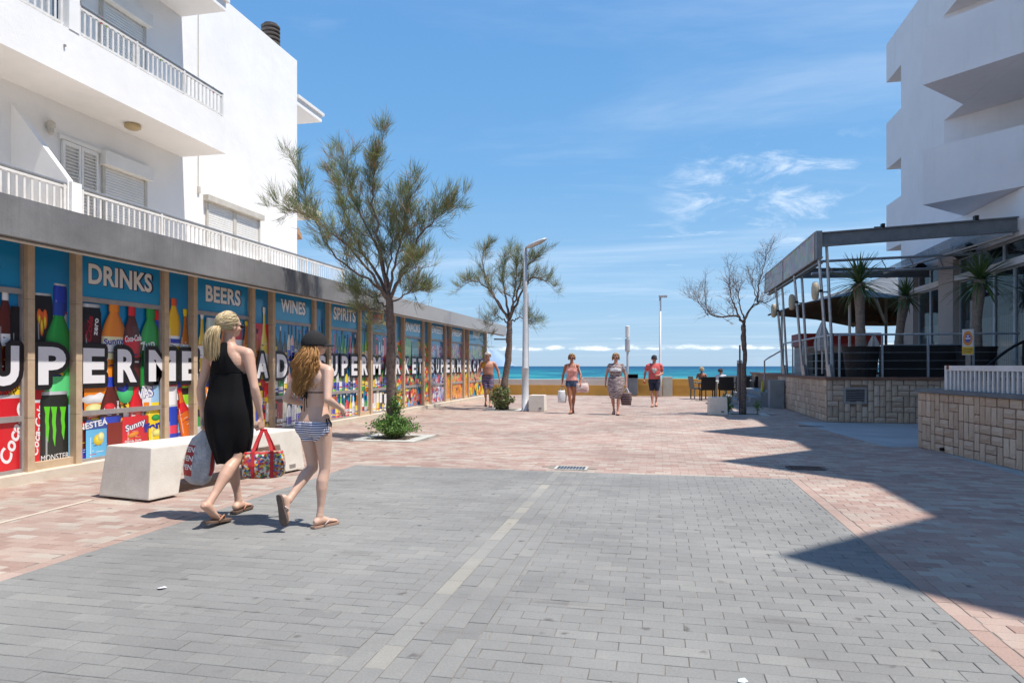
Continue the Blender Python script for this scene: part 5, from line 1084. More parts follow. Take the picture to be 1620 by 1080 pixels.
for (x_, y_, w_, lb) in ((-3.42, 19.75, .46, 'small pale concrete block seat at the foot of the street lamp'), (1.60, 19.30, .50, 'small pale concrete block seat beside the bare tree')):
    T = thing('concrete_block_seat', lb, 'block seat', (x_, y_, 0.004), 0, 'pale concrete block seats'); g = MB(); a_ = w_ / 2
    g.rings([[(-a_, -.24, 0), (a_, -.24, 0), (a_, .24, 0), (-a_, .24, 0)], [(-a_ * .95, -.22, .475), (a_ * .95, -.22, .475), (a_ * .95, .22, .475), (-a_ * .95, .22, .475)]]); g.build('body', CONC, T, bevel=0.015)
    g = MB(); g.box((a_ * .3, -.244, .07), (a_ * .62, -.238, .12)); g.build('maker_plate', bpy.data.materials['plate_grey'], T)
T = thing('street_lamp', 'tall pale street lamp with a flat oval head rising behind the second tamarisk', 'street lamp', (-3.80, 19.75, 0))
g = MB(); g.lathe([(0.125, 0), (0.125, 0.03), (0.105, 0.04), (0.10, 1.25), (0.105, 1.26), (0.10, 1.28), (0.088, 1.3), (0.062, 3.6), (0.05, 4.80)], (0, 0, 0), 20); g.build('pole', LAMPM, T, smooth=True)
g = MB(); M_ = Matrix.Translation((0.32, 0, 4.92)) @ Matrix.Rotation(R(-22), 4, 'Y'); g.ell((0, 0, 0), (0.36, 0.17, 0.06), 20, 8); g.v = [tuple(M_ @ Vector(p)) for p in g.v]; hd = g.build('head', LAMPM, T, smooth=True)
g = MB(); g.ell((0, 0, 0), (0.27, 0.11, 0.03), 16, 6); g.v = [tuple(M_ @ (Vector(p) + Vector((0.02, 0, -0.035)))) for p in g.v]; g.build('lens', mat('lamp_lens', (0.45, 0.40, 0.36), None, 4, 0.3), hd, smooth=True)
T = thing('street_lamp', 'slender grey street lamp with a small bent head on the promenade by the sea wall', 'street lamp', (0.13, 30.2, 0))
g = MB(); g.lathe([(0.09, 0), (0.08, 1.0), (0.05, 1.05), (0.045, 4.3)], (0, 0, 0), 12); g.build('pole', LAMPM, T, smooth=True); g = MB(); g.box((-0.06, -0.08, 4.28), (0.30, 0.08, 4.38)); g.build('head', LAMPM, T, bevel=0.02)
T = thing('info_column', 'grey post with a tall two part white box on top beside the litter bin', 'post', (-1.28, 30.6, 0))
g = MB(); g.tube([(0, 0, 0), (0, 0, 2.0)], 0.05, 10); g.build('pole', LAMPM, T)
g = MB(); g.lathe([(0.08, 1.95), (0.115, 2.0), (0.115, 2.52), (0.07, 2.54)], (0, 0, 0), 12); g.build('lower_box', LAMPM, T, smooth=False); g = MB(); g.lathe([(0.09, 2.58), (0.10, 2.6), (0.10, 3.08), (0.06, 3.1)], (0, 0, 0), 12); g.tube([(0, 0, 2.5), (0, 0, 2.6)], 0.04, 8); g.build('upper_box', SHUT, T)
T = thing('litter_bin', 'grey square litter bin with a black lid in front of the sea wall', 'bin', (-1.03, 30.55, 0))
g = MB(); g.box((-0.20, -0.17, 0.05), (0.20, 0.17, 0.80)); g.build('body', mat('bin_grey', (0.22, 0.24, 0.26), None, 5, 0.5, 0.3), T, bevel=0.015); g = MB(); g.box((-0.21, -0.18, 0.92), (0.21, 0.18, 0.97)); g.box((-0.21, -0.18, 0.80), (-0.18, 0.18, 0.92)); g.box((0.18, -0.18, 0.80), (0.21, 0.18, 0.92)); g.box((-0.18, 0.15, 0.80), (0.18, 0.18, 0.92)); g.build('lid', BLACK, T)
g = MB(); g.box((0.15 + 0.10, 30.5, 0), (0.25 + 0.40, 30.85, 0.86)); tag(g.build('utility_box', mat('cream_box', (0.60, 0.56, 0.46), None, 4, 0.8), bevel=0.015), 'cream utility box standing before the ochre wall behind the man in the coral shirt', 'utility box')
T = thing('aerial_mast', 'thin mast with a small aerial rising behind the supermarket roof end', 'aerial', (-6.2, 33.0, 0)); g = MB(); g.tube([(0, 0, 0), (0, 0, 4.9)], 0.035, 6); g.build('mast', LAMPM, T)
g = MB(); g.tube([(-6.9, 26.2, 3.03), (-6.9, 26.2, 3.75)], 0.012, 5); g.tube([(-7.05, 26.2, 3.6), (-6.75, 26.2, 3.6)], 0.008, 4); g.tube([(-7.0, 26.2, 3.45), (-6.8, 26.2, 3.45)], 0.008, 4); tag(g.build('roof_aerial', ALU), 'tiny roof aerial on the far end of the supermarket canopy', 'aerial')
g = MB(); g.tube([(-6.7, 27.9, 2.45), (-6.2, 28.1, 2.45), (-6.0, 28.2, 2.62)], 0.03, 6); g.build('downpipe', BLACK, shop, w=True)
T = thing('info_post', 'grey square post with a slanted top standing behind the bare tree', 'post', (2.74, 24.2, 0)); g = MB(); g.box((-0.09, -0.09, 0), (0.09, 0.09, 1.42)); g.build('body', mat('post_grey', (0.20, 0.19, 0.18), None, 6, 0.7), T, bevel=0.01); g = MB(); g.box((-0.09, -0.1, 1.42), (0.06, 0.08, 1.52)); g.build('cap', LAMPM, T)

# ------------------------------------------------------------------ cafe chairs and tables
def cafe_chair(lb, M_, loc, rz):
    T = thing('wicker_chair', lb, 'chair', loc, rz, 'wicker chairs of the cafe on the promenade')
    g = MB(); g.box((-0.26, -0.24, 0.40), (0.26, 0.26, 0.46)); g.build('seat', M_, T, bevel=0.015)
    g = MB(); M2 = Matrix.Translation((0, -0.25, 0.42)) @ Matrix.Rotation(R(8), 4, 'X'); g.box((-0.27, -0.03, 0.0), (0.27, 0.02, 0.50), M=M2); g.build('backrest', M_, T, bevel=0.015)
    for sx in (-1, 1):
        g = MB(); g.tube([(sx * 0.27, -0.2, 0.66), (sx * 0.28, 0.2, 0.65), (sx * 0.27, 0.22, 0.42)], 0.025, 6); g.build('armrest', M_, T)
        for sy in (-0.23, 0.22):
            g = MB(); g.box((sx * 0.24 - 0.02, sy - 0.02, 0), (sx * 0.24 + 0.02, sy + 0.02, 0.40)); g.build('leg', M_, T)
    return T
cafe_chair('black wicker chair with its back to us, nearest the white bench block', WICKER, (1.88, 27.2, 0), R(5))
cafe_chair('black wicker chair with its back to us, just right of the round table', WICKER, (2.58, 27.25, 0), R(-4))
cafe_chair('black wicker chair half hidden by the bare tree trunk', WICKER, (3.30, 28.6, 0), R(3))
cafe_chair('black wicker chair rightmost of the group by the terrace steps', WICKER, (4.12, 28.9, 0), R(-6))
cafe_chair('grey wicker chair turned sideways at the left end of the group', GREYW, (1.62, 28.4, 0), R(-75))
cafe_chair('grey wicker chair facing us behind the black ones', GREYW, (3.05, 29.6, 0), R(178))
cafe_chair('grey wicker chair facing us by the far table', GREYW, (3.75, 30.2, 0), R(165))
for x, y, lb in ((2.30, 28.3, 'round white cafe table between the two nearest black chairs'), (3.62, 29.6, 'round white cafe table beyond the bare tree')):
    T = thing('cafe_table', lb, 'table', (x, y, 0), 0, 'round cafe tables'); g = MB(); g.lathe([(0.36, 0.71), (0.37, 0.72), (0.37, 0.74), (0.36, 0.745)], (0, 0, 0), 24); g.build('tabletop', SHUT, T)
    g = MB(); g.tube([(0, 0, 0.03), (0, 0, 0.71)], 0.035, 8); g.build('column', ALU, T); g = MB(); g.lathe([(0.25, 0), (0.24, 0.025), (0.05, 0.05)], (0, 0, 0), 16); g.build('base', BLACK, T)

# ------------------------------------------------------------------ trees
BARK = mat('tamarisk_bark', (0.24, 0.175, 0.14), (0.09, 0.065, 0.055), 16, 0.95, bump=1.0, bsc=22)
BARK2 = mat('twig_bark', (0.26, 0.19, 0.14), (0.16, 0.11, 0.085), 7, 0.9, bump=0.2)
NEEDLE = tonemat('tamarisk_needles', [(0.0, (0.12, 0.16, 0.06)), (0.42, (0.21, 0.26, 0.10)), (0.70, (0.25, 0.25, 0.11)), (0.86, (0.34, 0.24, 0.13)), (1.0, (0.40, 0.25, 0.15))], 0.7, 0.15, 0.0, spots=False)
BUSHM = tonemat('shrub_leaves', [(0.0, (0.05, 0.11, 0.02)), (0.5, (0.11, 0.23, 0.045)), (1.0, (0.20, 0.33, 0.08))], 0.55, 0.15, 0.0, spots=False)
def spline(pts, n):
    P = [Vector(p) for p in pts]; P = [P[0] * 2 - P[1]] + P + [P[-1] * 2 - P[-2]]; out_ = []
    segs = len(P) - 3
    for i in range(n + 1):
        f = i / n * segs; k_ = min(segs - 1, int(f)); q = f - k_; a, b_, c, d2 = P[k_:k_ + 4]
        out_.append(0.5 * ((2 * b_) + (c - a) * q + (2 * a - 5 * b_ + 4 * c - d2) * q * q + (3 * b_ - a - 3 * c + d2) * q ** 3))
    return out_
def tamarisk(lb, base, trunk, limbs, seed, density=1.0, needles=True, rz=YAW, spread=0.5, twigs=1.0, bark=None, tl=1.0):
    r_ = random.Random(seed); T = thing('tamarisk_tree', lb, 'tree', base, rz)
    tg = MB(); bg_ = MB(); fo = MB()
    tp = spline([p[:3] for p in trunk], 22); tr_ = np.interp(np.linspace(0, 1, 23), np.linspace(0, 1, len(trunk)), [p[3] for p in trunk])
    tp2 = [p + Vector((r_.uniform(-1, 1), r_.uniform(-1, 1), 0)) * 0.012 for p in tp]; tg.tube(tp2, [a * r_.uniform(0.9, 1.12) for a in tr_], 11)
    tw = MB()
    def twig(p, d2, L_, rad, depth):
        n = 5; pts_ = [p.copy()]; dd = d2.normalized()
        for i in range(n):
            dd = (dd + Vector((r_.uniform(-1, 1), r_.uniform(-1, 1), r_.uniform(-0.55, 0.9))) * 0.20).normalized(); pts_.append(pts_[-1] + dd * L_ / n)
        tw.tube(pts_, [rad * (1 - 0.75 * i / n) for i in range(n + 1)], 4 if rad < 0.01 else 5, cap=False)
        if depth > 0:
            k_ = int((4 if depth > 1 else 4) * twigs)
            for i in range(k_):
                f = r_.uniform(0.25, 1.0) * n; a = min(n - 1, int(f)); q = pts_[a].lerp(pts_[a + 1], f - a)
                nd = (dd * 0.9 + Vector((r_.gauss(0, .6), r_.gauss(0, .6), r_.gauss(0.15, .5)))).normalized(); twig(q, nd, L_ * r_.uniform(0.5, 0.75), rad * 0.6, depth - 1)
        if needles and depth <= 1:
            tone0 = min(1, max(0, r_.gauss(0.45, 0.26))); cnt_ = int((10 if depth == 0 else 7) * density)
            for i in range(cnt_):
                f = r_.uniform(-0.3, 1.0) * n; f = abs(f); a = min(n - 1, int(f)); q = pts_[a].lerp(pts_[a + 1], f - a) + Vector((r_.gauss(0, .025), r_.gauss(0, .025), r_.gauss(0, .025)))
                nd = (dd * 1.1 + Vector((r_.gauss(0, .36), r_.gauss(0, .36), r_.gauss(0.42, .30)))).normalized(); l2 = r_.uniform(0.10, 0.30) * tl; s_ = nd.cross(Vector((r_.uniform(-1, 1), r_.uniform(-1, 1), r_.uniform(-1, 1)))).normalized() * 0.0031
                mid = q + nd * l2 * 0.5 + Vector((0, 0, r_.uniform(-.01, .008))); e = q + nd * l2
                fo.add([q - s_ * .5, q + s_ * .5, mid + s_, mid - s_, e], [(0, 1, 2, 3), (3, 2, 4)], 0, min(1, max(0, tone0 + r_.uniform(-.12, .12))))
    for li in limbs:
        pts_, r0, dens = li; n = 16; sp = spline(pts_, n); rad = [r0 * (1 - 0.86 * (i / n) ** 0.8) for i in range(n + 1)]
        sp = [sp[0]] + [p + Vector((r_.gauss(0, .018), r_.gauss(0, .018), r_.gauss(0, .018))) for p in sp[1:]]; bg_.tube(sp, rad, 7)
        k_ = int(24 * dens)
        for i in range(k_):
            f = (0.26 + 0.74 * ((i + r_.random()) / k_) ** 0.8) * n; a = min(n - 1, int(f)); q = sp[a].lerp(sp[a + 1], f - a); dd = (sp[a + 1] - sp[a]).normalized()
            nd = (dd * 0.75 + Vector((r_.gauss(0, spread), r_.gauss(0, spread), r_.gauss(0.32, .42)))).normalized(); twig(q, nd, r_.uniform(0.24, 0.50) * (1.25 - 0.5 * f / n), max(0.006, rad[a] * 0.4), 1 if needles else 2)
        twig(sp[-1], sp[-1] - sp[-2], 0.38, rad[-1], 2 if needles else 2)
    tk = tg.build('trunk', bark or BARK, T, smooth=True); b2 = bg_.build('limbs', bark or BARK, tk, smooth=True)
    o = tw.build('twigs', BARK2, T); o['kind'] = 'stuff'
    if needles: o = fo.build('crown', NEEDLE, T, tone=True); o['kind'] = 'stuff'
    return T
SHR = 0.84
def im(base, sc_, pts, seed):
    """limb way-points measured from the photograph at the tree's own distance -> local x, z; depth is invented"""
    r_ = random.Random(seed); dy = r_.uniform(-.8, .8); n = len(pts); out_ = []; p0 = pts[0]; pts = [(p0[0] + (x - p0[0]) * SHR, p0[1] + (y - p0[1]) * SHR) for x, y in pts]
    for i, (x, y) in enumerate(pts): out_.append(((x - base[0]) / sc_, dy * (i / max(1, n - 1)) * 1.0 + 0.0, (base[1] - y) / sc_))
    return out_
b1 = (618, 693); s1 = 85.0; F1 = [(612, 470)]
def L1(pts, r0, d2, seed): return (im(b1, s1, pts, seed), r0, d2)
tamarisk('nearest feathery tamarisk tree before the supermarket with a green shrub at its foot', (-4.79, 11.9, 0),
    [(0.02, 0, -0.05, .12), (0.0, 0, .3, .095), (-0.04, .03, 1.0, .09), (-0.02, 0, 1.7, .08), (-0.06, -.02, 2.4, .075), (-0.06, 0, 2.66, .065)],
    [L1([(614, 480), (585, 435), (545, 385), (500, 345), (455, 322)], .036, 1.1, 1), L1([(612, 478), (585, 425), (548, 370), (515, 300), (492, 222)], .040, 1.5, 2), L1([(612, 475), (600, 400), (590, 320), (590, 262), (600, 222)], .038, 1.5, 3),
     L1([(613, 478), (640, 425), (665, 375), (695, 340), (722, 318)], .038, 1.3, 4), L1([(613, 485), (645, 462), (672, 452)], .022, .8, 5), L1([(611, 490), (575, 465), (540, 455)], .024, .8, 6), L1([(612, 475), (625, 410), (645, 350), (652, 300)], .034, 1.2, 7),
     L1([(612, 478), (575, 440), (520, 400), (480, 330), (462, 265)], .030, 1.0, 8), L1([(612, 476), (605, 420), (575, 350), (545, 290), (535, 250)], .032, 1.1, 9), L1([(612, 478), (612, 430), (618, 370), (620, 320)], .03, 1.0, 12), L1([(612, 495), (590, 490), (568, 492)], .014, .5, 10), L1([(613, 480), (635, 440), (660, 420), (678, 425)], .02, .7, 14)],
    11, 1.35)
b2_ = (797, 648); s2 = 52.0
def L2_(pts, r0, d2, seed): return (im(b2_, s2, pts, seed), r0, d2)
tamarisk('second smaller tamarisk tree beside the tall street lamp', (-4.60, 20.3, 0),
    [(0.05, 0, -0.05, .13), (0.04, 0, .6, .11), (0.16, .03, 1.5, .10), (0.20, 0, 2.3, .09), (0.2, 0, 2.7, .08)],
    [L2_([(808, 508), (790, 480), (768, 450), (745, 435), (728, 440)], .045, 1.0, 21), L2_([(807, 508), (785, 470), (765, 430), (755, 390), (758, 366)], .045, 1.1, 22), L2_([(808, 505), (800, 460), (795, 420), (800, 385)], .045, 1.2, 23), L2_([(808, 505), (825, 465), (845, 430), (865, 425), (882, 435)], .045, 1.1, 24), L2_([(808, 505), (822, 455), (835, 410), (855, 395)], .04, 1.3, 25), L2_([(808, 510), (830, 500), (850, 508)], .03, .8, 26), L2_([(808, 512), (785, 500), (768, 520)], .03, .7, 27), L2_([(808, 505), (818, 450), (822, 400)], .04, 1.2, 28)],
    12, 0.85, spread=.42, tl=1.15)
b3 = (1176, 655); s3 = 57.0; SHR = 0.92
def L3(pts, r0, d2, seed): return (im(b3, s3, pts, seed), r0, d2)
tamarisk('bare leafless tree before the cafe chairs and pergola', (2.33, 19.7, 0),
    [(0.0, 0, -0.05, .075), (0.0, 0, .8, .065), (0.03, 0, 1.6, .06), (0.0, .02, 2.1, .07), (0.0, 0, 2.45, .06)],
    [L3([(1177, 515), (1160, 500), (1130, 503), (1105, 495), (1095, 455)], .040, .8, 31), L3([(1177, 515), (1158, 490), (1145, 465), (1138, 430)], .032, .8, 32), L3([(1177, 512), (1185, 490), (1200, 478), (1218, 475), (1232, 468)], .040, .6, 33), L3([(1198, 480), (1200, 450), (1208, 420), (1222, 388)], .028, 1.0, 34), L3([(1176, 505), (1168, 470), (1160, 440)], .026, .7, 35), L3([(1197, 480), (1188, 455), (1178, 435)], .02, .6, 36), L3([(1120, 500), (1108, 480), (1095, 470)], .02, .6, 37)],
    13, 0, needles=False, spread=.38, twigs=1.15)
g = MB(); g.tube([(2.22, 19.62, 0), (2.22, 19.62, 1.9)], 0.022, 8); tag(g.build('tree_stake', mat('stake_red', (0.14, 0.06, 0.055), None, 6, 0.8)), 'dark red stake tied to the bare tree trunk', 'stake')
def shrub(lb, c, r0, h, n, seed, leaf=0.05, M_=None, name='shrub'):
    r_ = random.Random(seed); T = thing(name, lb, 'shrub', c); st = MB(); fo = MB(); ns = max(5, n // 70)
    for i in range(ns):
        a = r_.uniform(0, 2 * math.pi); q = r_.uniform(0.15, 1); tip = Vector((math.cos(a) * r0 * q, math.sin(a) * r0 * q, h * (1.15 - 0.7 * q * q) * r_.uniform(.6, 1.1))); base = Vector((math.cos(a) * .1 * r0, math.sin(a) * .1 * r0, 0)); mid = base.lerp(tip, .5) + Vector((0, 0, .06)); pts_ = [base, mid, tip]; st.tube(pts_, [.008, .006, .003], 4, cap=False)
        for k_ in range(n // ns):
            f = r_.uniform(.2, 1.05); p = (base.lerp(mid, f * 2) if f < .5 else mid.lerp(tip, f * 2 - 1)) + Vector((r_.gauss(0, .035), r_.gauss(0, .035), r_.gauss(0, .03))); d2 = Vector((r_.gauss(0, 1), r_.gauss(0, 1), r_.gauss(.5, .8))).normalized(); s_ = d2.cross(Vector((r_.gauss(0, 1), r_.gauss(0, 1), r_.gauss(0, 1)))).normalized(); l2 = leaf * r_.uniform(.6, 1.2); w_ = l2 * .2
            if p.z < 0.01: p.z = 0.02
            fo.add([p, p + d2 * l2 * .5 + s_ * w_, p + d2 * l2, p + d2 * l2 * .5 - s_ * w_], [(0, 1, 2, 3)], 0, min(1, max(0, r_.gauss(.5, .25))))
    st.build('stems', BARK2, T); o = fo.build('leaves', M_ or BUSHM, T, tone=True); o['kind'] = 'stuff'
shrub('bright green leafy shrub growing round the foot of the nearest tamarisk', (-4.72, 11.82, 0), .50, .40, 4600, 41, .06)
shrub('green sprout climbing the trunk above the leafy shrub', (-4.70, 11.86, 0.3), .16, .55, 500, 42, .06)
shrub('wispy grey green shrub at the foot of the second tamarisk', (-4.62, 20.15, 0), .46, .60, 2200, 43, .12, NEEDLE)
shrub('small green weed beside the concrete bench at the bare tree', (1.88, 19.55, 0), .14, .62, 420, 44, .08)
shrub('tiny dark weed at the right foot of the bare tree', (2.66, 19.5, 0), .08, .42, 160, 45, .06)
# ------------------------------------------------------------------ people
def skin(name, c, c2):
    m, t, b = nt(name); v = posnode(t, (1, 1, 1), True); t.links.new(ramp_n(t, noise_n(t, v, 5, 5, 0.6), [(0.3, c2), (0.7, c)]), b.inputs['Base Color'])
    b.inputs['Roughness'].default_value = 0.48; b.inputs['Specular IOR Level'].default_value = 0.4; b.inputs['Subsurface Weight'].default_value = 0.08; b.inputs['Subsurface Radius'].default_value = (0.02, 0.008, 0.004); b.inputs['Subsurface Scale'].default_value = 0.4
    bump_n(t, b, noise_n(t, v, 120, 3, 0.6), 0.08, 0.002); return m
SK_A = skin('skin_fair_tan', (0.66, 0.42, 0.31), (0.56, 0.33, 0.235)); SK_B = skin('skin_light', (0.68, 0.45, 0.35), (0.59, 0.37, 0.27)); SK_C = skin('skin_tanned', (0.42, 0.17, 0.10), (0.34, 0.13, 0.075)); SK_D = skin('skin_reddened', (0.56, 0.28, 0.20), (0.46, 0.21, 0.145))
def fabric(name, c, c2=None, sc_=8, bump=0.3, rough=0.85): return mat(name, c, c2, sc_, rough, bump=bump, bsc=160, obj=True)
def lerp(a, b_, f): return a + (b_ - a) * f
def body_rings(centers, radii, fx=None, n=16, p=2.0):
    """elliptical rings; centres with per-ring (rx, ry), axes: x lateral, y depth, perpendicular to the path"""
    rs = []; k = len(centers)
    for i in range(k):
        c = Vector(centers[i]); T_ = (Vector(centers[min(i + 1, k - 1)]) - Vector(centers[max(i - 1, 0)])).normalized()
        ref = Vector((0, 1, 0)) if abs(T_.y) < 0.85 else Vector((0, 0, 1)); X_ = T_.cross(ref).normalized()
        if X_.x < 0: X_ = -X_
        Y_ = T_.cross(X_).normalized(); rx, ry = radii[i]
        rs.append([c + X_ * rx * math.cos(2 * math.pi * j / n) + Y_ * ry * math.sin(2 * math.pi * j / n) for j in range(n)])
    return rs
def limb(mb, a, b_, prof, bow=(0, 0, 0), n=14):
    a, b_ = Vector(a), Vector(b_); bw = Vector(bow); cs_ = []; rs_ = []
    for f, rx, ry, oy in prof: cs_.append(a.lerp(b_, f) + bw * math.sin(math.pi * f) + Vector((0, oy, 0))); rs_.append((rx, ry))
    mb.rings(body_rings(cs_, rs_, n=n))
def foot_geo(mb, ankle, d_, up, s):
    d_ = Vector(d_).normalized(); up = Vector(up).normalized(); sd = d_.cross(up).normalized(); rs = []
    for f, w, e, h in ((-.066, .018, .018, .055), (-.052, .029, .029, .052), (-.02, .033, .040, .042), (.02, .034, .040, .042), (.06, .036, .030, .051), (.10, .043, .022, .060), (.135, .044, .015, .066), (.155, .040, .012, .068)):
        c = Vector(ankle) + d_ * f * s - up * h * s; rs.append([c + sd * w * s * math.cos(2 * math.pi * j / 12) + up * e * s * math.sin(2 * math.pi * j / 12) for j in range(12)])
    mb.rings(rs)
    for k_, (o_, l_, r_) in enumerate(((-.030, .188, .0125), (-.012, .190, .0095), (.004, .184, .009), (.019, .176, .0085), (.032, .166, .0085))):
        p = Vector(ankle) + d_ * .145 * s - up * .069 * s + sd * o_ * s; q = Vector(ankle) + d_ * l_ * s - up * .071 * s + sd * o_ * s * 1.05; mb.tube([p, q, q + d_ * .004], [r_ * s, r_ * s * .95, r_ * s * .5], 8)
def hand_geo(mb, wrist, d_, nrm, side, s, curl=0.5, grip=False, thumb_in=0.4):
    """side = +1/-1 : which side of the palm carries the thumb"""
    d_ = Vector(d_).normalized(); nrm = Vector(nrm); nrm = (nrm - d_ * nrm.dot(d_)).normalized(); sd = d_.cross(nrm).normalized() * side; W = Vector(wrist)
    rs = []
    for f, w, e in ((-.02, .024, .018), (.015, .030, .017), (.045, .039, .015), (.075, .041, .014), (.092, .037, .011)):
        c = W + d_ * f * s; rs.append([c + sd * w * s * math.cos(2 * math.pi * j / 12) + nrm * e * s * math.sin(2 * math.pi * j / 12) for j in range(12)])
    mb.rings(rs)
    for k_, (o_, L_) in enumerate(((.029, .070), (.010, .080), (-.010, .075), (-.029, .058))):
        p = W + d_ * .084 * s + sd * o_ * s; dd = d_.copy(); pts_ = [p]; rr = [.0095 * s]; a = 0
        for q, (fr, cu_) in enumerate(((.42, curl * 1.0), (.32, curl * 1.5), (.26, curl * 1.2))):
            a += cu_ * (1.0 + .08 * k_); dd = (d_ * math.cos(a) + nrm * math.sin(a)).normalized(); pts_.append(pts_[-1] + dd * L_ * fr * s); rr.append((.0088 - .0012 * q) * s)
        mb.tube(pts_, rr, 8)
    p = W + d_ * .022 * s + sd * .028 * s; q = p + (d_ * .75 + sd * .55 + nrm * thumb_in) .normalized() * .040 * s; e = q + (d_ * .9 + sd * .1 + nrm * (thumb_in + .3)).normalized() * .032 * s; mb.tube([p, q, e, e + (e - q) * .1], [.013 * s, .0115 * s, .009 * s, .006 * s], 8)
TORSO_F = [(.79, .055, .06, 0), (.835, .135, .095, -.005), (.885, .170, .115, -.012), (.93, .170, .110, -.010), (.99, .150, .095, 0), (1.05, .126, .084, .003), (1.11, .128, .088, .003), (1.18, .140, .098, .006), (1.25, .146, .102, .008), (1.32, .150, .095, .002), (1.37, .150, .078, -.006), (1.405, .118, .062, -.010), (1.43, .070, .052, -.010), (1.455, .050, .050, -.006)]
TORSO_M = [(.79, .06, .065, 0), (.835, .135, .098, -.005), (.885, .160, .115, -.010), (.93, .162, .115, -.004), (.99, .158, .118, .012), (1.05, .156, .118, .018), (1.11, .158, .115, .015), (1.18, .166, .115, .010), (1.25, .175, .115, .008), (1.32, .180, .105, .002), (1.37, .175, .088, -.006), (1.405, .135, .07, -.010), (1.43, .078, .058, -.010), (1.455, .058, .056, -.004)]
THIGH = [(-.06, .070, .075, 0), (.04, .086, .092, -.006), (.2, .082, .088, 0), (.45, .070, .075, .004), (.7, .058, .062, .004), (.88, .050, .054, .002), (1.0, .047, .052, .002), (1.04, .040, .045, 0)]
SHIN = [(-.06, .042, .046, 0), (0, .047, .050, .0), (.1, .046, .050, -.004), (.25, .051, .056, -.014), (.42, .049, .053, -.012), (.6, .039, .042, -.006), (.8, .030, .033, 0), (.95, .029, .034, 0), (1.04, .030, .036, 0)]
UARM = [(-.06, .035, .037, 0), (.03, .047, .049, 0), (.25, .045, .046, 0), (.55, .040, .040, 0), (.85, .034, .035, 0), (1.0, .034, .034, 0), (1.04, .028, .028, 0)]
FARM = [(-.06, .028, .028, 0), (.02, .035, .035, 0), (.22, .037, .036, 0), (.5, .031, .030, 0), (.8, .024, .021, 0), (1.0, .0235, .018, 0), (1.06, .022, .016, 0)]
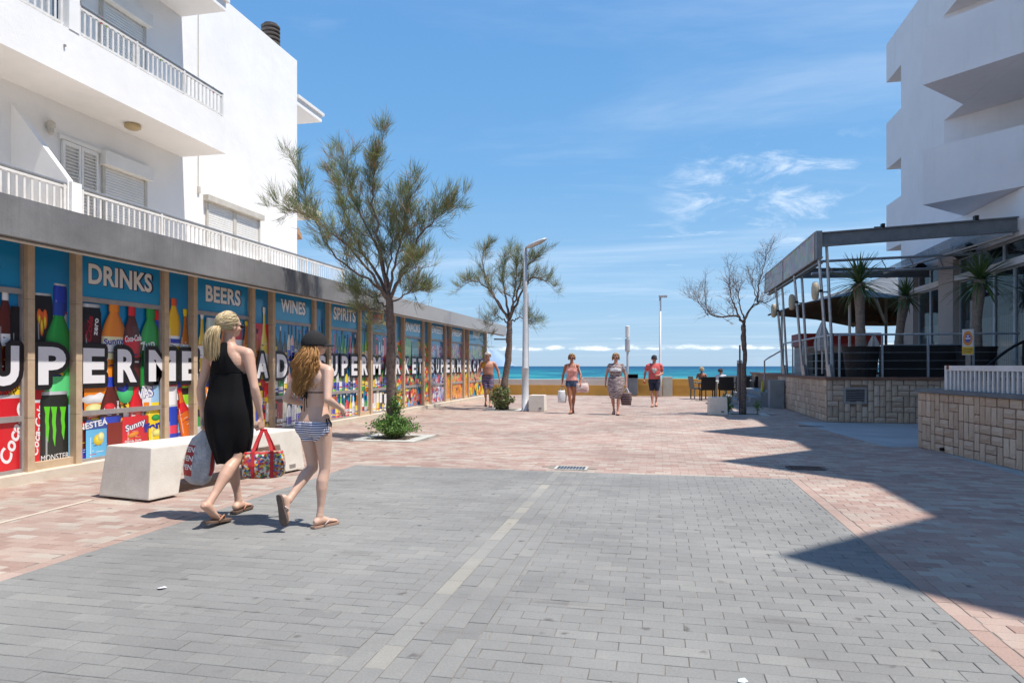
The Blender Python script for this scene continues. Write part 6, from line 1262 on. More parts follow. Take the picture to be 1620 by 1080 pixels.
class Person:
    def __init__(s, lb, loc, rz, H, sex, J, skinm, voxel, fat=1.0, head=(0, 0), lean=(0, 0), group=None, hands=None, zoff=0.0, limbw=1.0):
        s.s = k = H / 1.70; s.J = J; s.T = thing('person', lb, 'person', loc, rz, group)
        mb = MB(); tor = TORSO_F if sex == 'f' else TORSO_M; z0 = J.get('drop', 0.0)
        def sp(z, y=0):      # spine point with lean
            f = max(0, (z - .95) / .55); return Vector((lean[0] * f * k, (lean[1] * f + y) * k, (z - z0) * k))
        s.sp = sp
        mb.rings([[sp(z, oy) + Vector((rx * k * lerp(fat, 1, max(0, (z - 1.25) / .2)) * math.cos(2 * math.pi * j / 20), ry * k * lerp(fat * (1.05 if fat > 1 else 1), 1, max(0, (z - 1.25) / .2)) * math.sin(2 * math.pi * j / 20), 0)) for j in range(20)] for z, rx, ry, oy in tor])
        for sx in (-1, 1):
            mb.ell(sp(.875, -.052) + Vector((sx * .078 * k * fat, 0, 0)), (.080 * k * fat, .082 * k * fat, .088 * k))
            if sex == 'f': mb.ell(sp(1.215, .062 * fat) + Vector((sx * .068 * k, 0, 0)), (.056 * k * fat, .05 * k * fat, .058 * k))
            else: mb.ell(sp(1.265, .058) + Vector((sx * .078 * k, 0, 0)), (.075 * k, .045 * k, .055 * k))
            mb.ell(sp(1.30, -.045) + Vector((sx * .080 * k, 0, 0)), (.065 * k, .050 * k, .085 * k))
        s.bones = {}
        for sd, sx in (('r', 1), ('l', -1)):
            hip = sp(.875) + Vector((sx * .088 * k, 0, 0)); kn, an = Vector(J['knee_' + sd]), Vector(J['ankle_' + sd])
            g_ = [(f, rx * k * lerp(fat, 1, min(1, max(0, f))) * limbw, ry * k * lerp(fat, 1, min(1, max(0, f))) * limbw, oy * k) for f, rx, ry, oy in THIGH]; limb(mb, hip, kn, g_)
            dvec = (an - kn).normalized(); back = Vector((0, dvec.z, -dvec.y)).normalized()       # rearwards at right angles to the shin
            if back.y > 0: back = -back
            cs_ = []; rs_ = []
            for f, rx, ry, oy in SHIN: cs_.append(kn.lerp(an, f) + back * (-oy) * k); rs_.append((rx * k * limbw, ry * k * limbw))
            mb.rings(body_rings(cs_, rs_, n=14)); mb.ell(kn, (.048 * k * limbw, .052 * k * limbw, .055 * k * limbw)); mb.ell(an, (.031 * k, .036 * k, .034 * k))
            foot_geo(mb, an, J['foot_' + sd][0], J['foot_' + sd][1], k)
            sh = sp(1.365, -.008) + Vector((sx * (.172 if sex == 'f' else .198) * k, 0, 0)); el, wr = Vector(J['elbow_' + sd]), Vector(J['wrist_' + sd]); am = 1.0 if sex == 'f' else 1.18
            mb.ell(sh + Vector((-sx * .004, 0, -.008)) * k, (.050 * k * am, .050 * k * am, .054 * k)); limb(mb, sp(1.385, -.010) + Vector((sx * .06 * k, 0, 0)), sh, [(0, .05 * k, .05 * k, 0), (.6, .050 * k, .050 * k, 0), (1, .044 * k * am, .044 * k * am, 0)])
            limb(mb, sh, el, [(f, rx * k * am, ry * k * am, 0) for f, rx, ry, oy in UARM]); mb.ell(el, (.034 * k * am,) * 3); limb(mb, el, wr, [(f, rx * k * am, ry * k * am, 0) for f, rx, ry, oy in FARM])
            h = (hands or {}).get(sd, {}); hd = h.get('d') or (wr - el); hand_geo(mb, wr, hd, h.get('n', (-sx, 0.15, 0)), h.get('side', 1), k * (1.0 if sex == 'f' else 1.08), h.get('curl', 0.45), thumb_in=h.get('ti', .35))
            s.bones['thigh_' + sd] = (hip, kn); s.bones['shin_' + sd] = (kn, an); s.bones['uarm_' + sd] = (sh, el); s.bones['farm_' + sd] = (el, wr); s.bones['hand_' + sd] = (wr, wr + Vector(hd).normalized() * .16 * k)
            s.bones['foot_' + sd] = (an, an + Vector(J['foot_' + sd][0]).normalized() * .18 * k)
        nk = sp(1.44, -.006); yaw, pit = R(head[0]), R(head[1]); HR = Matrix.Rotation(yaw, 4, 'Z') @ Matrix.Rotation(pit, 4, 'X'); hc0 = sp(1.50, -.002) 
        s.HM = Matrix.Translation(hc0) @ HR @ Matrix.Scale(k, 4)
        def hp(x, y, z): return s.HM @ Vector((x, y, z))
        s.hp = hp; nr = .047 if sex == 'f' else .058
        mb.rings(body_rings([nk - Vector((0, 0, .03 * k)), nk, hc0, hp(0, .004, .05)], [(nr * 1.25 * k, nr * 1.2 * k), (nr * 1.05 * k, nr * 1.05 * k), (nr * k, nr * k), (nr * k, nr * k)], n=14))
        R3 = HR.to_3x3() 
        def he(c, r, m_=None): mb.ell(hp(*c), tuple(q * k for q in r), 16, 11, M=R3)
        he((0, -.005, .118), (.074, .093, .085)); he((0, .028, .075), (.058, .066, .072)); he((0, .048, .030), (.034, .040, .026)); he((0, .012, .045), (.052, .055, .040)); he((0, .094, .073), (.0115, .018, .022)); he((0, .082, .088), (.009, .014, .026)); he((0, .083, .040), (.022, .010, .008)); he((-.034, .070, .105), (.022, .016, .010)); he((.034, .070, .105), (.022, .016, .010)); he((-.040, .058, .065), (.020, .020, .022)); he((.040, .058, .065), (.020, .020, .022))
        for sx in (-1, 1): he((sx * .075, -.002, .080), (.008, .018, .028))
        s.bones['head'] = (hp(0, 0, 0.03), hp(0, 0, .16)); s.bones['torso'] = (sp(.86), sp(1.40))
        me = mb.mesh('tmp', skinm); o = bpy.data.objects.new('tmp', me); COL.objects.link(o)
        r_ = o.modifiers.new('r', 'REMESH'); r_.mode = 'VOXEL'; r_.voxel_size = voxel; sm = o.modifiers.new('s', 'SMOOTH'); sm.factor = 0.5; sm.iterations = 3 if voxel < .008 else 1
        bpy.context.view_layer.update(); m2 = bpy.data.meshes.new_from_object(o.evaluated_get(bpy.context.evaluated_depsgraph_get())); bpy.data.objects.remove(o)
        m2.name = 'body'; m2.polygons.foreach_set('use_smooth', [True] * len(m2.polygons)); m2.materials.clear(); m2.materials.append(skinm)
        s.body = bpy.data.objects.new('body', m2); COL.objects.link(s.body); s.body.parent = s.T; s.me = m2
        n = len(m2.vertices); co = np.empty(n * 3); m2.vertices.foreach_get('co', co); s.co = co.reshape(-1, 3); no = np.empty(n * 3); m2.vertices.foreach_get('normal', no); s.no = no.reshape(-1, 3)
        names = list(s.bones); D = []
        Rb = {'thigh': .085, 'shin': .045, 'uarm': .045, 'farm': .032, 'hand': .03, 'foot': .04, 'head': .085, 'torso': .14}
        for nm in names:
            a, b_ = np.array(s.bones[nm][0]), np.array(s.bones[nm][1]); ab = b_ - a; tt = np.clip(((s.co - a) @ ab) / (ab @ ab), 0, 1); D.append(np.linalg.norm(s.co - (a + tt[:, None] * ab), axis=1) / (Rb[nm.split('_')[0]] * k))
        s.idx = np.argmin(np.array(D), axis=0); s.names = names
        s.lz = s.co[:, 2] / k + z0
    def isb(s, *keys):
        m_ = np.zeros(len(s.co), bool)
        for i, nm in enumerate(s.names):
            if any(nm.startswith(q) for q in keys): m_ |= s.idx == i
        return m_
    def param(s, nm):
        a, b_ = np.array(s.bones[nm][0]), np.array(s.bones[nm][1]); ab = b_ - a; return ((s.co - a) @ ab) / (ab @ ab)
    def shell(s, name, mask, off, m, wob=0.0, thick=0.004, fn=None, smooth=2, parent=None, uvw=None):
        faces = [tuple(p.vertices) for p in s.me.polygons]; keep = [f for f in faces if all(mask[i] for i in f)]
        if not keep: return None
        ids = sorted({i for f in keep for i in f}); mp = {i: j for j, i in enumerate(ids)}; P = s.co[ids].copy(); Nn = s.no[ids]
        offv = np.full(len(ids), off)
        if wob: offv = offv + np.array([wob * (noise.noise(Vector(p) * 9.0) + 0.6 * noise.noise(Vector((p[0] * 22, p[1] * 22, p[2] * 6)))) for p in P])
        P = P + Nn * offv[:, None]
        if fn is not None: P = fn(P)
        me = bpy.data.meshes.new(name); me.from_pydata([tuple(p) for p in P], [], [tuple(mp[i] for i in f) for f in keep]); me.materials.append(m) if not isinstance(m, (list, tuple)) else [me.materials.append(q) for q in m]
        me.polygons.foreach_set('use_smooth', [True] * len(me.polygons))
        bm = bmesh.new(); bm.from_mesh(me)
        for _ in range(smooth): bmesh.ops.smooth_vert(bm, verts=bm.verts, factor=0.5, use_axis_x=True, use_axis_y=True, use_axis_z=True)
        bm.to_mesh(me); bm.free()
        o = bpy.data.objects.new(name, me); COL.objects.link(o); o.parent = parent or s.T
        if thick: q = o.modifiers.new('t', 'SOLIDIFY'); q.thickness = thick; q.offset = 1
        return o
    def add(s, mb, name, m, parent=None, smooth=True, **k_): return mb.build(name, m, parent or s.T, smooth=smooth, **k_)
def strands(mb, roots, tips_fn, n_seg, r0, rr, tonefn=None):
    for p in roots:
        pts_ = tips_fn(p); mb.tube(pts_, [r0 * (1 - .8 * i / (len(pts_) - 1)) for i in range(len(pts_))], 3, cap=False, tone=rr.random())
HAIR = lambda nm, a, b_: tonemat(nm, [(0.0, a), (1.0, b_)], 0.42, 0.1, 0.0, spots=False)
BLOND = HAIR('hair_blond', (0.36, 0.24, 0.10), (0.80, 0.66, 0.42)); GING = HAIR('hair_ginger', (0.26, 0.11, 0.035), (0.56, 0.31, 0.11)); GREYH = HAIR('hair_white', (0.5, 0.48, 0.44), (0.7, 0.68, 0.62)); SANDY = HAIR('hair_sandy', (0.28, 0.19, 0.09), (0.46, 0.33, 0.17)); DARKH = HAIR('hair_dark', (0.03, 0.022, 0.02), (0.09, 0.07, 0.06))
def flipflop(P, sd, m, ms, s):
    an = Vector(P.J['ankle_' + sd]); d_, up = Vector(P.J.get('sole_' + sd, P.J['foot_' + sd])[0]).normalized(), Vector(P.J.get('sole_' + sd, P.J['foot_' + sd])[1]).normalized(); up = (up - d_ * up.dot(d_)).normalized(); sv = d_.cross(up)
    o = P.J.get('sole_at_' + sd); c0 = Vector(o) if o else an - up * .0835 * s
    out_ = [(-.085, 0), (-.078, .028), (-.04, .036), (.02, .034), (.08, .043), (.13, .050), (.17, .046), (.195, .028), (.203, 0), (.195, -.03), (.17, -.045), (.13, -.048), (.08, -.040), (.02, -.033), (-.04, -.035), (-.078, -.027)]
    mb = MB(); mb.extrude([c0 + d_ * a * s + sv * b_ * s for a, b_ in out_], -up * .017 * s); so = P.add(mb, 'flip_flop', m, smooth=False)
    st = MB(); toe = c0 + d_ * .135 * s + up * .004 * s
    for q in (-1, 1): st.tube([toe, c0 + d_ * .10 * s + sv * q * .022 * s + up * .034 * s, c0 + d_ * .055 * s + sv * q * .040 * s + up * .026 * s, c0 + d_ * .02 * s + sv * q * .038 * s - up * .002 * s], .006 * s, 6)
    P.add(st, 'strap', ms, parent=so); return so
FF = ((0, 1, 0), (0, 0, 1))
# ---- woman in the black dress -----------------------------------------------
k1 = 1.79 / 1.70
J = dict(drop=.025, knee_r=(.085, -.03, .500), ankle_r=(.03, -.315, .190), foot_r=((0.03, .80, -.60), (0, .60, .80)), knee_l=(-.085, .17, .495), ankle_l=(-.07, .24, .098), foot_l=((-.05, 1, .0), (0, 0, 1)),
         elbow_r=(.262, -.035, 1.115), wrist_r=(.268, .05, .855), elbow_l=(-.262, -.02, 1.11), wrist_l=(-.285, .04, .85), sole_r=((0.03, .985, -.10), (0, .1, .995)), sole_at_r=(.035, -.275, .030))
W1 = Person('blond woman in a black halter dress walking away with two bags', (-3.62, 5.27, .018), R(1), 1.79, 'f', J, SK_A, .0068, 1.0, head=(-24, 0), hands={'r': dict(d=(0, .10, -1), n=(-1, .1, 0), side=-1, curl=1.0), 'l': dict(d=(0, .10, -1), n=(1, .1, 0), side=1, curl=1.0)})
BLKF = fabric('black_jersey', (0.006, 0.006, 0.007), (0.009, 0.009, 0.010), 4, .25, .95); BLKF.node_tree.nodes['Principled BSDF'].inputs['Specular IOR Level'].default_value = .2
# dress: fitted above the hips, a hanging tapered skirt below, cut away across the back to a halter neck
def dress():
    P = W1; k = k1; n = 64; zs = [.465, .49, .53, .58, .64, .70, .76, .82, .88, .94, .99, 1.05, 1.11, 1.17, 1.20]
    prm = {.465: (.108, .150, .05), .49: (.116, .155, .045), .53: (.130, .160, .04), .58: (.148, .165, .03), .64: (.166, .168, .02), .70: (.180, .166, .01), .76: (.191, .160, 0), .82: (.199, .154, -.008), .88: (.202, .150, -.014), .94: (.199, .143, -.012), .99: (.191, .136, -.006), 1.05: (.182, .128, 0), 1.11: (.175, .123, .002), 1.17: (.169, .122, .008), 1.20: (.166, .121, .008)}
    v = []; f = []
    for z in zs:
        rx, ry, oy = prm[z]; c = P.sp(z, oy)
        for j in range(n):
            a = 2 * math.pi * j / n; e = max(0, 1.12 - z); w = 1.0 + .08 * math.sin(a * 5 + z * 5) * e + .045 * math.sin(a * 11 - z * 8) * e + .012 * math.sin(a * 17 + z * 22) * e + .035 * noise.noise(Vector((math.cos(a) * 3, math.sin(a) * 3, z * 3.0))) + .016 * noise.noise(Vector((math.cos(a) * 8, math.sin(a) * 8, z * 9)))
            v.append(c + Vector((rx * w * k * math.cos(a), ry * w * k * math.sin(a), .008 * math.sin(3 * a) if z < .48 else 0)))
    for i in range(len(zs) - 1):
        for j in range(n): f.append((i * n + j, i * n + (j + 1) % n, (i + 1) * n + (j + 1) % n, (i + 1) * n + j))
    # upper back: a cloth triangle narrowing from the arm-pits to the nape; upper front: a bib
    for sgn, rows in ((-1, ((1.20, .160, .121, .008), (1.24, .128, .128, .008), (1.28, .102, .127, .006), (1.32, .080, .122, .0), (1.36, .060, .112, -.006), (1.40, .042, .090, -.012), (1.435, .030, .070, -.012), (1.455, .022, .062, -.010))), (1, ((1.20, .160, .128, .010), (1.26, .145, .132, .008), (1.31, .115, .120, .004), (1.36, .085, .098, -.002), (1.40, .070, .080, -.006), (1.43, .060, .064, -.010)))):
        b0 = len(v); m_ = 13; wid = {1.20: .166, 1.24: .165, 1.26: .164, 1.28: .163, 1.31: .162, 1.32: .162, 1.36: .160, 1.40: .135, 1.43: .085, 1.435: .08, 1.455: .066}
        for z, lim, ry, oy in rows:
            for q in range(m_):
                x = (q / (m_ - 1) * 2 - 1) * lim; y = sgn * ry * math.sqrt(max(.02, 1 - (x / wid[z]) ** 2)) + oy + .004 * math.sin(x * 90)
                v.append(P.sp(z, y) + Vector((x * k, 0, 0)))
        for i in range(len(rows) - 1):
            for q in range(m_ - 1):
                t_ = (b0 + i * m_ + q, b0 + i * m_ + q + 1, b0 + (i + 1) * m_ + q + 1, b0 + (i + 1) * m_ + q); f.append(t_ if sgn < 0 else t_[::-1])
    me = bpy.data.meshes.new('dress'); me.from_pydata([tuple(p) for p in v], [], f); me.materials.append(BLKF); me.polygons.foreach_set('use_smooth', [True] * len(f))
    o = bpy.data.objects.new('dress', me); COL.objects.link(o); o.parent = P.T; sub = o.modifiers.new('s', 'SUBSURF'); sub.levels = 2; sub.render_levels = 2; q = o.modifiers.new('t', 'SOLIDIFY'); q.thickness = .005; return o
D_ = dress()
g = MB(); g.tube([W1.sp(1.445, -.066) + Vector((.012, 0, .006)), W1.sp(1.40, -.085) + Vector((.03, 0, 0)), W1.sp(1.36, -.10) + Vector((.028, 0, 0))], [.008, .006, .004], 5); g.tube([W1.sp(1.445, -.066), W1.sp(1.41, -.085) + Vector((-.012, 0, 0))], [.008, .004], 5); W1.add(g, 'neck_tie', BLKF, D_)
for sd in 'rl': flipflop(W1, sd, mat('sole_brown', (0.16, 0.10, 0.07), (0.11, 0.07, 0.05), 9, .8) if 'sole_brown' not in bpy.data.materials else bpy.data.materials['sole_brown'], mat('strap_peach', (0.50, 0.24, 0.14), None, 9, .6) if 'strap_peach' not in bpy.data.materials else bpy.data.materials['strap_peach'], k1)
def blondhair():
    rr = random.Random(5); mb = MB(); P = W1; tie = P.hp(0.0, -.110, .085)
    # scalp: strands swept back to the tie
    for i in range(1500):
        u = rr.uniform(-1, 1); v = rr.random(); a = u * R(100); e = lerp(R(-8), R(92), v)      # around the head from the rear tie to the hairline
        q = Vector((.081 * math.sin(a) * math.cos(e * .95), .0, 0))
        phi = rr.uniform(-math.pi, math.pi); th = rr.uniform(0, 1) ** .6 * R(118)
        d0 = Vector((math.sin(th) * math.cos(phi), -math.cos(th), math.sin(th) * math.sin(phi)))     # angle from the rear of the skull
        if d0.y > .62 and d0.z < .35: continue
        if d0.z < -.62: continue
        if d0.y > .2 and d0.z < -.05: continue
        pts_ = []
        for f in (0, .25, .5, .75, 1):
            d2 = d0.lerp(Vector((0, -1, -.25)), f).normalized(); puff_ = 1 + .07 * math.sin(f * 3) + rr.uniform(-.035, .035)
            pts_.append(P.hp(d2.x * .081 * puff_, -.006 + d2.y * .102 * puff_, .115 + d2.z * .093 * puff_))
        mb.tube(pts_, [.0036, .0038, .0036, .003, .0028], 3, cap=False, tone=rr.random())
    for i in range(620):
        a = rr.uniform(0, 2 * math.pi); q = rr.random() ** .5; ox, oy = math.cos(a) * .029 * q, math.sin(a) * .029 * q; L_ = rr.uniform(.17, .30); sw = rr.uniform(-1, 1); pts_ = []
        for j in range(8):
            f = j / 7; pts_.append(P.hp(ox * (1 + 1.6 * math.sin(f * 2.4)) + .010 * sw * math.sin(f * 5) - .02 * f, -.106 - .052 * math.sin(f * 1.9) + oy * (1 + 1.2 * f) + .02 * f * f, .085 + .02 * math.sin(f * 2.2) - L_ * f * (.55 + .45 * f)))
        mb.tube(pts_, [.0036 * (1 - .7 * j / 7) for j in range(8)], 4, cap=False, tone=rr.random())
    o = P.add(mb, 'hair', BLOND, tone=True)
    g = MB(); g.ell(tie, (.022, .015, .02)); P.add(g, 'hair_tie', SANDY, parent=o)
blondhair()
g = MB()
for sx in (-1, 1):
    g.tube([W1.hp(sx * .070, .075, .092), W1.hp(sx * .082, .01, .094), W1.hp(sx * .080, -.02, .088)], .003, 5); g.ell(W1.hp(sx * .038, .090, .090), (.026, .014, .017))
g.tube([W1.hp(-.02, .10, .094), W1.hp(.02, .10, .094)], .003, 5); W1.add(g, 'sunglasses', BLACK)
# ---- the girl -----------------------------------------------------------------
k2 = 1.59 / 1.70
J = dict(drop=.012, knee_r=(.075, .035, .452), ankle_r=(.065, -.01, .080), foot_r=((.10, 1, 0), (0, 0, 1)), knee_l=(-.075, .045, .455), ankle_l=(-.055, -.225, .232), foot_l=((0.0, .22, -.975), (0, .975, .22)),
         elbow_r=(.225, -.085, 1.035), wrist_r=(.175, .125, .945), elbow_l=(-.245, -.085, 1.03), wrist_l=(-.165, .125, .965))
G1 = Person('girl in a black cap and striped bikini with long ginger curls', (-2.765, 5.18, .018), R(-18), 1.59, 'f', J, SK_B, .0064, .97, head=(-32, 0), limbw=.97, hands={'r': dict(d=(-.45, .85, -.1), n=(-.8, -.4, -.2), side=1, curl=.55), 'l': dict(d=(.5, .8, -.1), n=(.8, -.4, -.2), side=-1, curl=.55)})
m, t, b = nt('striped_bikini')
wv = N(t, 'ShaderNodeTexWave'); wv.bands_direction = 'Z'; wv.inputs['Scale'].default_value = 16.5; wv.inputs['Distortion'].default_value = 0.5; wv.inputs['Detail'].default_value = 1; t.links.new(posnode(t, (1, 1, 1), True), wv.inputs['Vector'])
t.links.new(ramp_n(t, wv.outputs['Fac'], [(0.42, (0.05, 0.07, 0.22)), (0.55, (0.72, 0.72, 0.76))]), b.inputs['Base Color']); b.inputs['Roughness'].default_value = .8
STRIPE = m
lz, cx_, cy_ = G1.lz, G1.co[:, 0] / k2, G1.co[:, 1] / k2
low = .845 - .115 * 0 + np.clip(np.abs(cx_) - .03, 0, 1) * .75 - .06
msk = (G1.isb('torso', 'thigh')) & (lz < .925) & (lz > np.where(cy_ < 0, .745 + np.clip(np.abs(cx_) - .085, 0, 1) ** 1.0 * .95, .77 + np.clip(np.abs(cx_) - .03, 0, 1) * 1.0))
G1.shell('bikini_bottom', msk, .004, STRIPE, thick=.003)
zt = 1.175
msk = G1.isb('torso') & (np.abs(lz - zt) < .007) & (cy_ < .06); G1.shell('bikini_string', msk, .003, BLACK, thick=.003, smooth=0)
msk = G1.isb('torso') & (cy_ > .045) & (lz > 1.165) & (lz < 1.275) & (np.abs(cx_) < .125); G1.shell('bikini_top', msk, .004, STRIPE, thick=.003)
g = MB(); yb_ = -.108
def gp(x, y, z): return G1.sp(z, y) + Vector((x * k2, 0, 0))
g.tube([gp(-.01, yb_, zt), gp(-.035, yb_ - .014, zt - .02), gp(-.028, yb_ - .012, zt - .055), gp(0, yb_, zt - .003)], .005, 5); g.tube([gp(.01, yb_, zt), gp(.032, yb_ - .014, zt - .02), gp(.026, yb_ - .012, zt - .052), gp(0, yb_, zt - .003)], .005, 5)
g.tube([gp(0, yb_, zt), gp(-.012, yb_ - .005, zt - .08), gp(-.03, yb_ + .012, zt - .165)], [.005, .004, .004], 5); g.tube([gp(.004, yb_, zt), gp(.012, yb_ - .005, zt - .07), gp(.002, yb_ + .012, zt - .13)], [.005, .004, .004], 5)
g.tube([gp(.03, -.055, 1.445), gp(.055, .0, 1.42), gp(.06, .07, 1.30)], .004, 5); g.tube([gp(-.03, -.055, 1.445), gp(-.055, .0, 1.42), gp(-.06, .07, 1.30)], .004, 5); G1.add(g, 'bikini_tie', BLACK)
g = MB(); g.tube([gp(.158, -.02, .945), gp(.185, -.035, .90), gp(.178, -.03, .85)], [.006, .005, .003], 5); g.tube([gp(.158, 0, .945), gp(.19, .01, .905), gp(.186, .01, .87)], [.006, .005, .003], 5); G1.add(g, 'side_tie', BLACK)
for sd in 'rl': flipflop(G1, sd, mat('sole_pale', (0.42, 0.27, 0.20), None, 9, .8) if (sd == 'r') else mat('sole_under', (0.11, 0.08, 0.07), (0.15, 0.11, 0.09), 9, .8), mat('strap_white_' + sd, (0.62, 0.52, 0.48), None, 9, .6), k2)
def cap(P, m, k, brim_dir=0):
    mb = MB(); rs = []; n = 24
    for i in range(8):
        e = i / 7 * R(86); rs.append([P.hp(.092 * math.cos(e) * math.cos(2 * math.pi * j / n), -.006 + .114 * math.cos(e) * math.sin(2 * math.pi * j / n), .096 + .122 * math.sin(e)) for j in range(n)])
    rs = [[P.hp(.091 * math.cos(2 * math.pi * j / n), -.006 + .113 * math.sin(2 * math.pi * j / n), .080) for j in range(n)]] + rs; mb.rings(rs); c = P.add(mb, 'cap', m)
    b_ = MB(); top = []; nn2 = 10
    for i in range(nn2 + 1):
        a = lerp(-1, 1, i / nn2); top.append((math.sin(a * 1.1) * .082, math.cos(a * 1.1) * .098 - .004)); 
    out2 = [(x * 1.02, y + .078 * (1 - abs(x / .082) ** 2.4)) for x, y in top]; v = [P.hp(x, y, .100) for x, y in top] + [P.hp(x, y, .086 - .012 * abs(x / .08)) for x, y in out2]; v += [q + Vector((0, 0, .005)) for q in v]; m_ = nn2 + 1
    f = [(i, i + 1, m_ + i + 1, m_ + i) for i in range(nn2)] + [(2 * m_ + i, 3 * m_ + i, 3 * m_ + i + 1, 2 * m_ + i + 1) for i in range(nn2)] + [(m_ + i, m_ + i + 1, 3 * m_ + i + 1, 3 * m_ + i) for i in range(nn2)]; b_.add(v, f); P.add(b_, 'brim', m, parent=c); 
    g = MB(); g.ell(P.hp(0, -.006, .219), (.006, .006, .004), 8, 5); P.add(g, 'button', m, parent=c); return c
cap(G1, fabric('black_cap', (0.012, 0.012, 0.013), None, 20, .6), k2)
def gingerhair():
    rr = random.Random(9); mb = MB(); P = G1
    for i in range(1250):
        a = R(270) + rr.gauss(0, 1) * R(46); a = max(R(176), min(R(364), a)); q = rr.uniform(.8, 1.0); L_ = rr.uniform(.22, .44) * (1.0 - .20 * abs(a - R(270)) / R(90)); sw = rr.uniform(0, 6.28); amp = rr.uniform(.012, .028); fr = rr.uniform(9, 15); rr_b = rr.uniform(.02, .078); pts_ = []
        bx, by, bz = .076 * math.cos(a) * q, -.006 + .096 * math.sin(a) * q, rr.uniform(.03, .092)
        for j in range(15):
            f = j / 14; bulge = rr_b * math.sin(min(1, f * 1.35) * math.pi * .62) * rr.uniform(.97, 1.03)
            x = bx + bulge * 1.1 * math.cos(a) + amp * math.sin(sw + f * fr) * (.3 + f); y = by + bulge * math.sin(a) * 1.05 - .012 * f + amp * math.cos(sw + f * fr) * (.3 + f) * .8; pts_.append(P.hp(x * (1 - .25 * f * f), y, bz - L_ * f))
        mb.tube(pts_, [.0036 * (1 - .6 * j / 14) for j in range(15)], 4, cap=False, tone=min(1, rr.random() * .8 + .2 * rr.random()))
    P.add(mb, 'hair', GING, tone=True)
gingerhair()
# ---- bags held by the woman ----------------------------------------------------
def wpos(P, p): return P.T.matrix_basis @ Vector(p) if False else (Matrix.Translation(P.T.location) @ Matrix.Rotation(P.T.rotation_euler.z, 4, 'Z')) @ Vector(p)
hl = wpos(W1, Vector(J_l if False else (-.285, .052, .850 - .105))); hr_ = wpos(W1, (.268, .062, .855 - .105))
PT = thing('plastic_bag', "crumpled white plastic bag with a red printed panel in the woman's left hand", 'bag', (hl.x, hl.y, hl.z), R(24))
m, t, b = nt('white_polythene'); b.inputs['Base Color'].default_value = (0.66, 0.67, 0.70, 1); b.inputs['Roughness'].default_value = .32; b.inputs['Alpha'].default_value = .93
vv_ = posnode(t, (1, 1, 1), True); t.links.new(ramp_n(t, noise_n(t, vv_, 9, 6, .7), [(.38, (0.55, 0.55, 0.58)), (.6, (0.82, 0.83, 0.85))]), b.inputs['Base Color']); bump_n(t, b, noise_n(t, vv_, 16, 6, .75), 1.0, .05)
POLY = m
def bagsurf(f, a, grow=0.0):
    """f 0 at hand .. 1 at the bottom"""
    w = np.interp(f, [0, .06, .16, .35, .7, .93, 1], [.020, .035, .085, .118, .128, .105, .05]); d2 = np.interp(f, [0, .1, .3, .7, .92, 1], [.015, .03, .052, .075, .06, .02]); crease = 1 + .07 * noise.noise(Vector((math.cos(a) * 2.2, math.sin(a) * 2.2, f * 5))) + .05 * math.sin(9 * a) * max(0, .5 - f)
    return Vector(((w + grow) * math.copysign(abs(math.cos(a)) ** .8, math.cos(a)) * crease + .02 * f, (d2 + grow) * math.sin(a) * crease, -.01 - .475 * f))
g = MB(); g.rings([[bagsurf(i / 24, 2 * math.pi * j / 40) for j in range(40)] for i in range(25)]); pb = g.build('body', POLY, PT, smooth=True)
REDP2 = mat('bag_red_print', (0.42, 0.03, 0.03), (0.34, 0.02, 0.02), 8, .4, bump=.3, obj=True)
for (a0, a1, f0, f1) in ((R(196), R(254), .28, .84), (R(318), R(345), .30, .80)):
    g = MB(); vv2 = []; na, nf = 10, 14
    for i in range(nf + 1):
        for j in range(na + 1): vv2.append(bagsurf(lerp(f0, f1, i / nf), lerp(a0, a1, j / na), .0022))
    g.add(vv2, [(i * (na + 1) + j, i * (na + 1) + j + 1, (i + 1) * (na + 1) + j + 1, (i + 1) * (na + 1) + j) for i in range(nf) for j in range(na)]); g.build('red_panel', REDP2, pb, smooth=True)
for q, (st, fz) in enumerate((('OPEN', .36), ('OPEN', .52), ('OPEN', .68))):
    vs_, fs, x0, x1, y0, y1 = glyphs(st, .03); g = MB(); g.add([bagsurf(fz - (vy - y0) / (y1 - y0) * .10 + .05, lerp(R(188), R(254), (vx - x0) / (x1 - x0)), .0042) for vx, vy in vs_], fs); g.build('lettering', SHUT, pb)
PT.rotation_euler.y = R(9)
TT = thing('patterned_tote', "cool bag with a multicoloured pattern and red straps in the woman's right hand", 'bag', (hr_.x + .02, hr_.y, hr_.z), R(24))
m, t, b = nt('tile_pattern_print'); vv_ = posnode(t, (1, 1, 1), True); vo = N(t, 'ShaderNodeTexVoronoi'); vo.inputs['Scale'].default_value = 58; t.links.new(vv_, vo.inputs['Vector']); sx_ = N(t, 'ShaderNodeSeparateColor'); t.links.new(vo.outputs['Color'], sx_.inputs[0])
r_ = N(t, 'ShaderNodeValToRGB'); e = r_.color_ramp.elements; r_.color_ramp.interpolation = 'CONSTANT'; pal = [(0.6, 0.05, 0.04), (0.7, 0.45, 0.03), (0.04, 0.10, 0.38), (0.66, 0.62, 0.5), (0.06, 0.22, 0.08), (0.62, 0.16, 0.03), (0.04, 0.05, 0.08), (0.7, 0.66, 0.55), (0.5, 0.03, 0.05)]
while len(e) < len(pal): e.new(.5)
for i, c in enumerate(pal): e[i].position = i / len(pal); e[i].color = (*c, 1)
t.links.new(sx_.outputs[0], r_.inputs[0]); vo2 = N(t, 'ShaderNodeTexVoronoi'); vo2.inputs['Scale'].default_value = 22; t.links.new(vv_, vo2.inputs['Vector'])
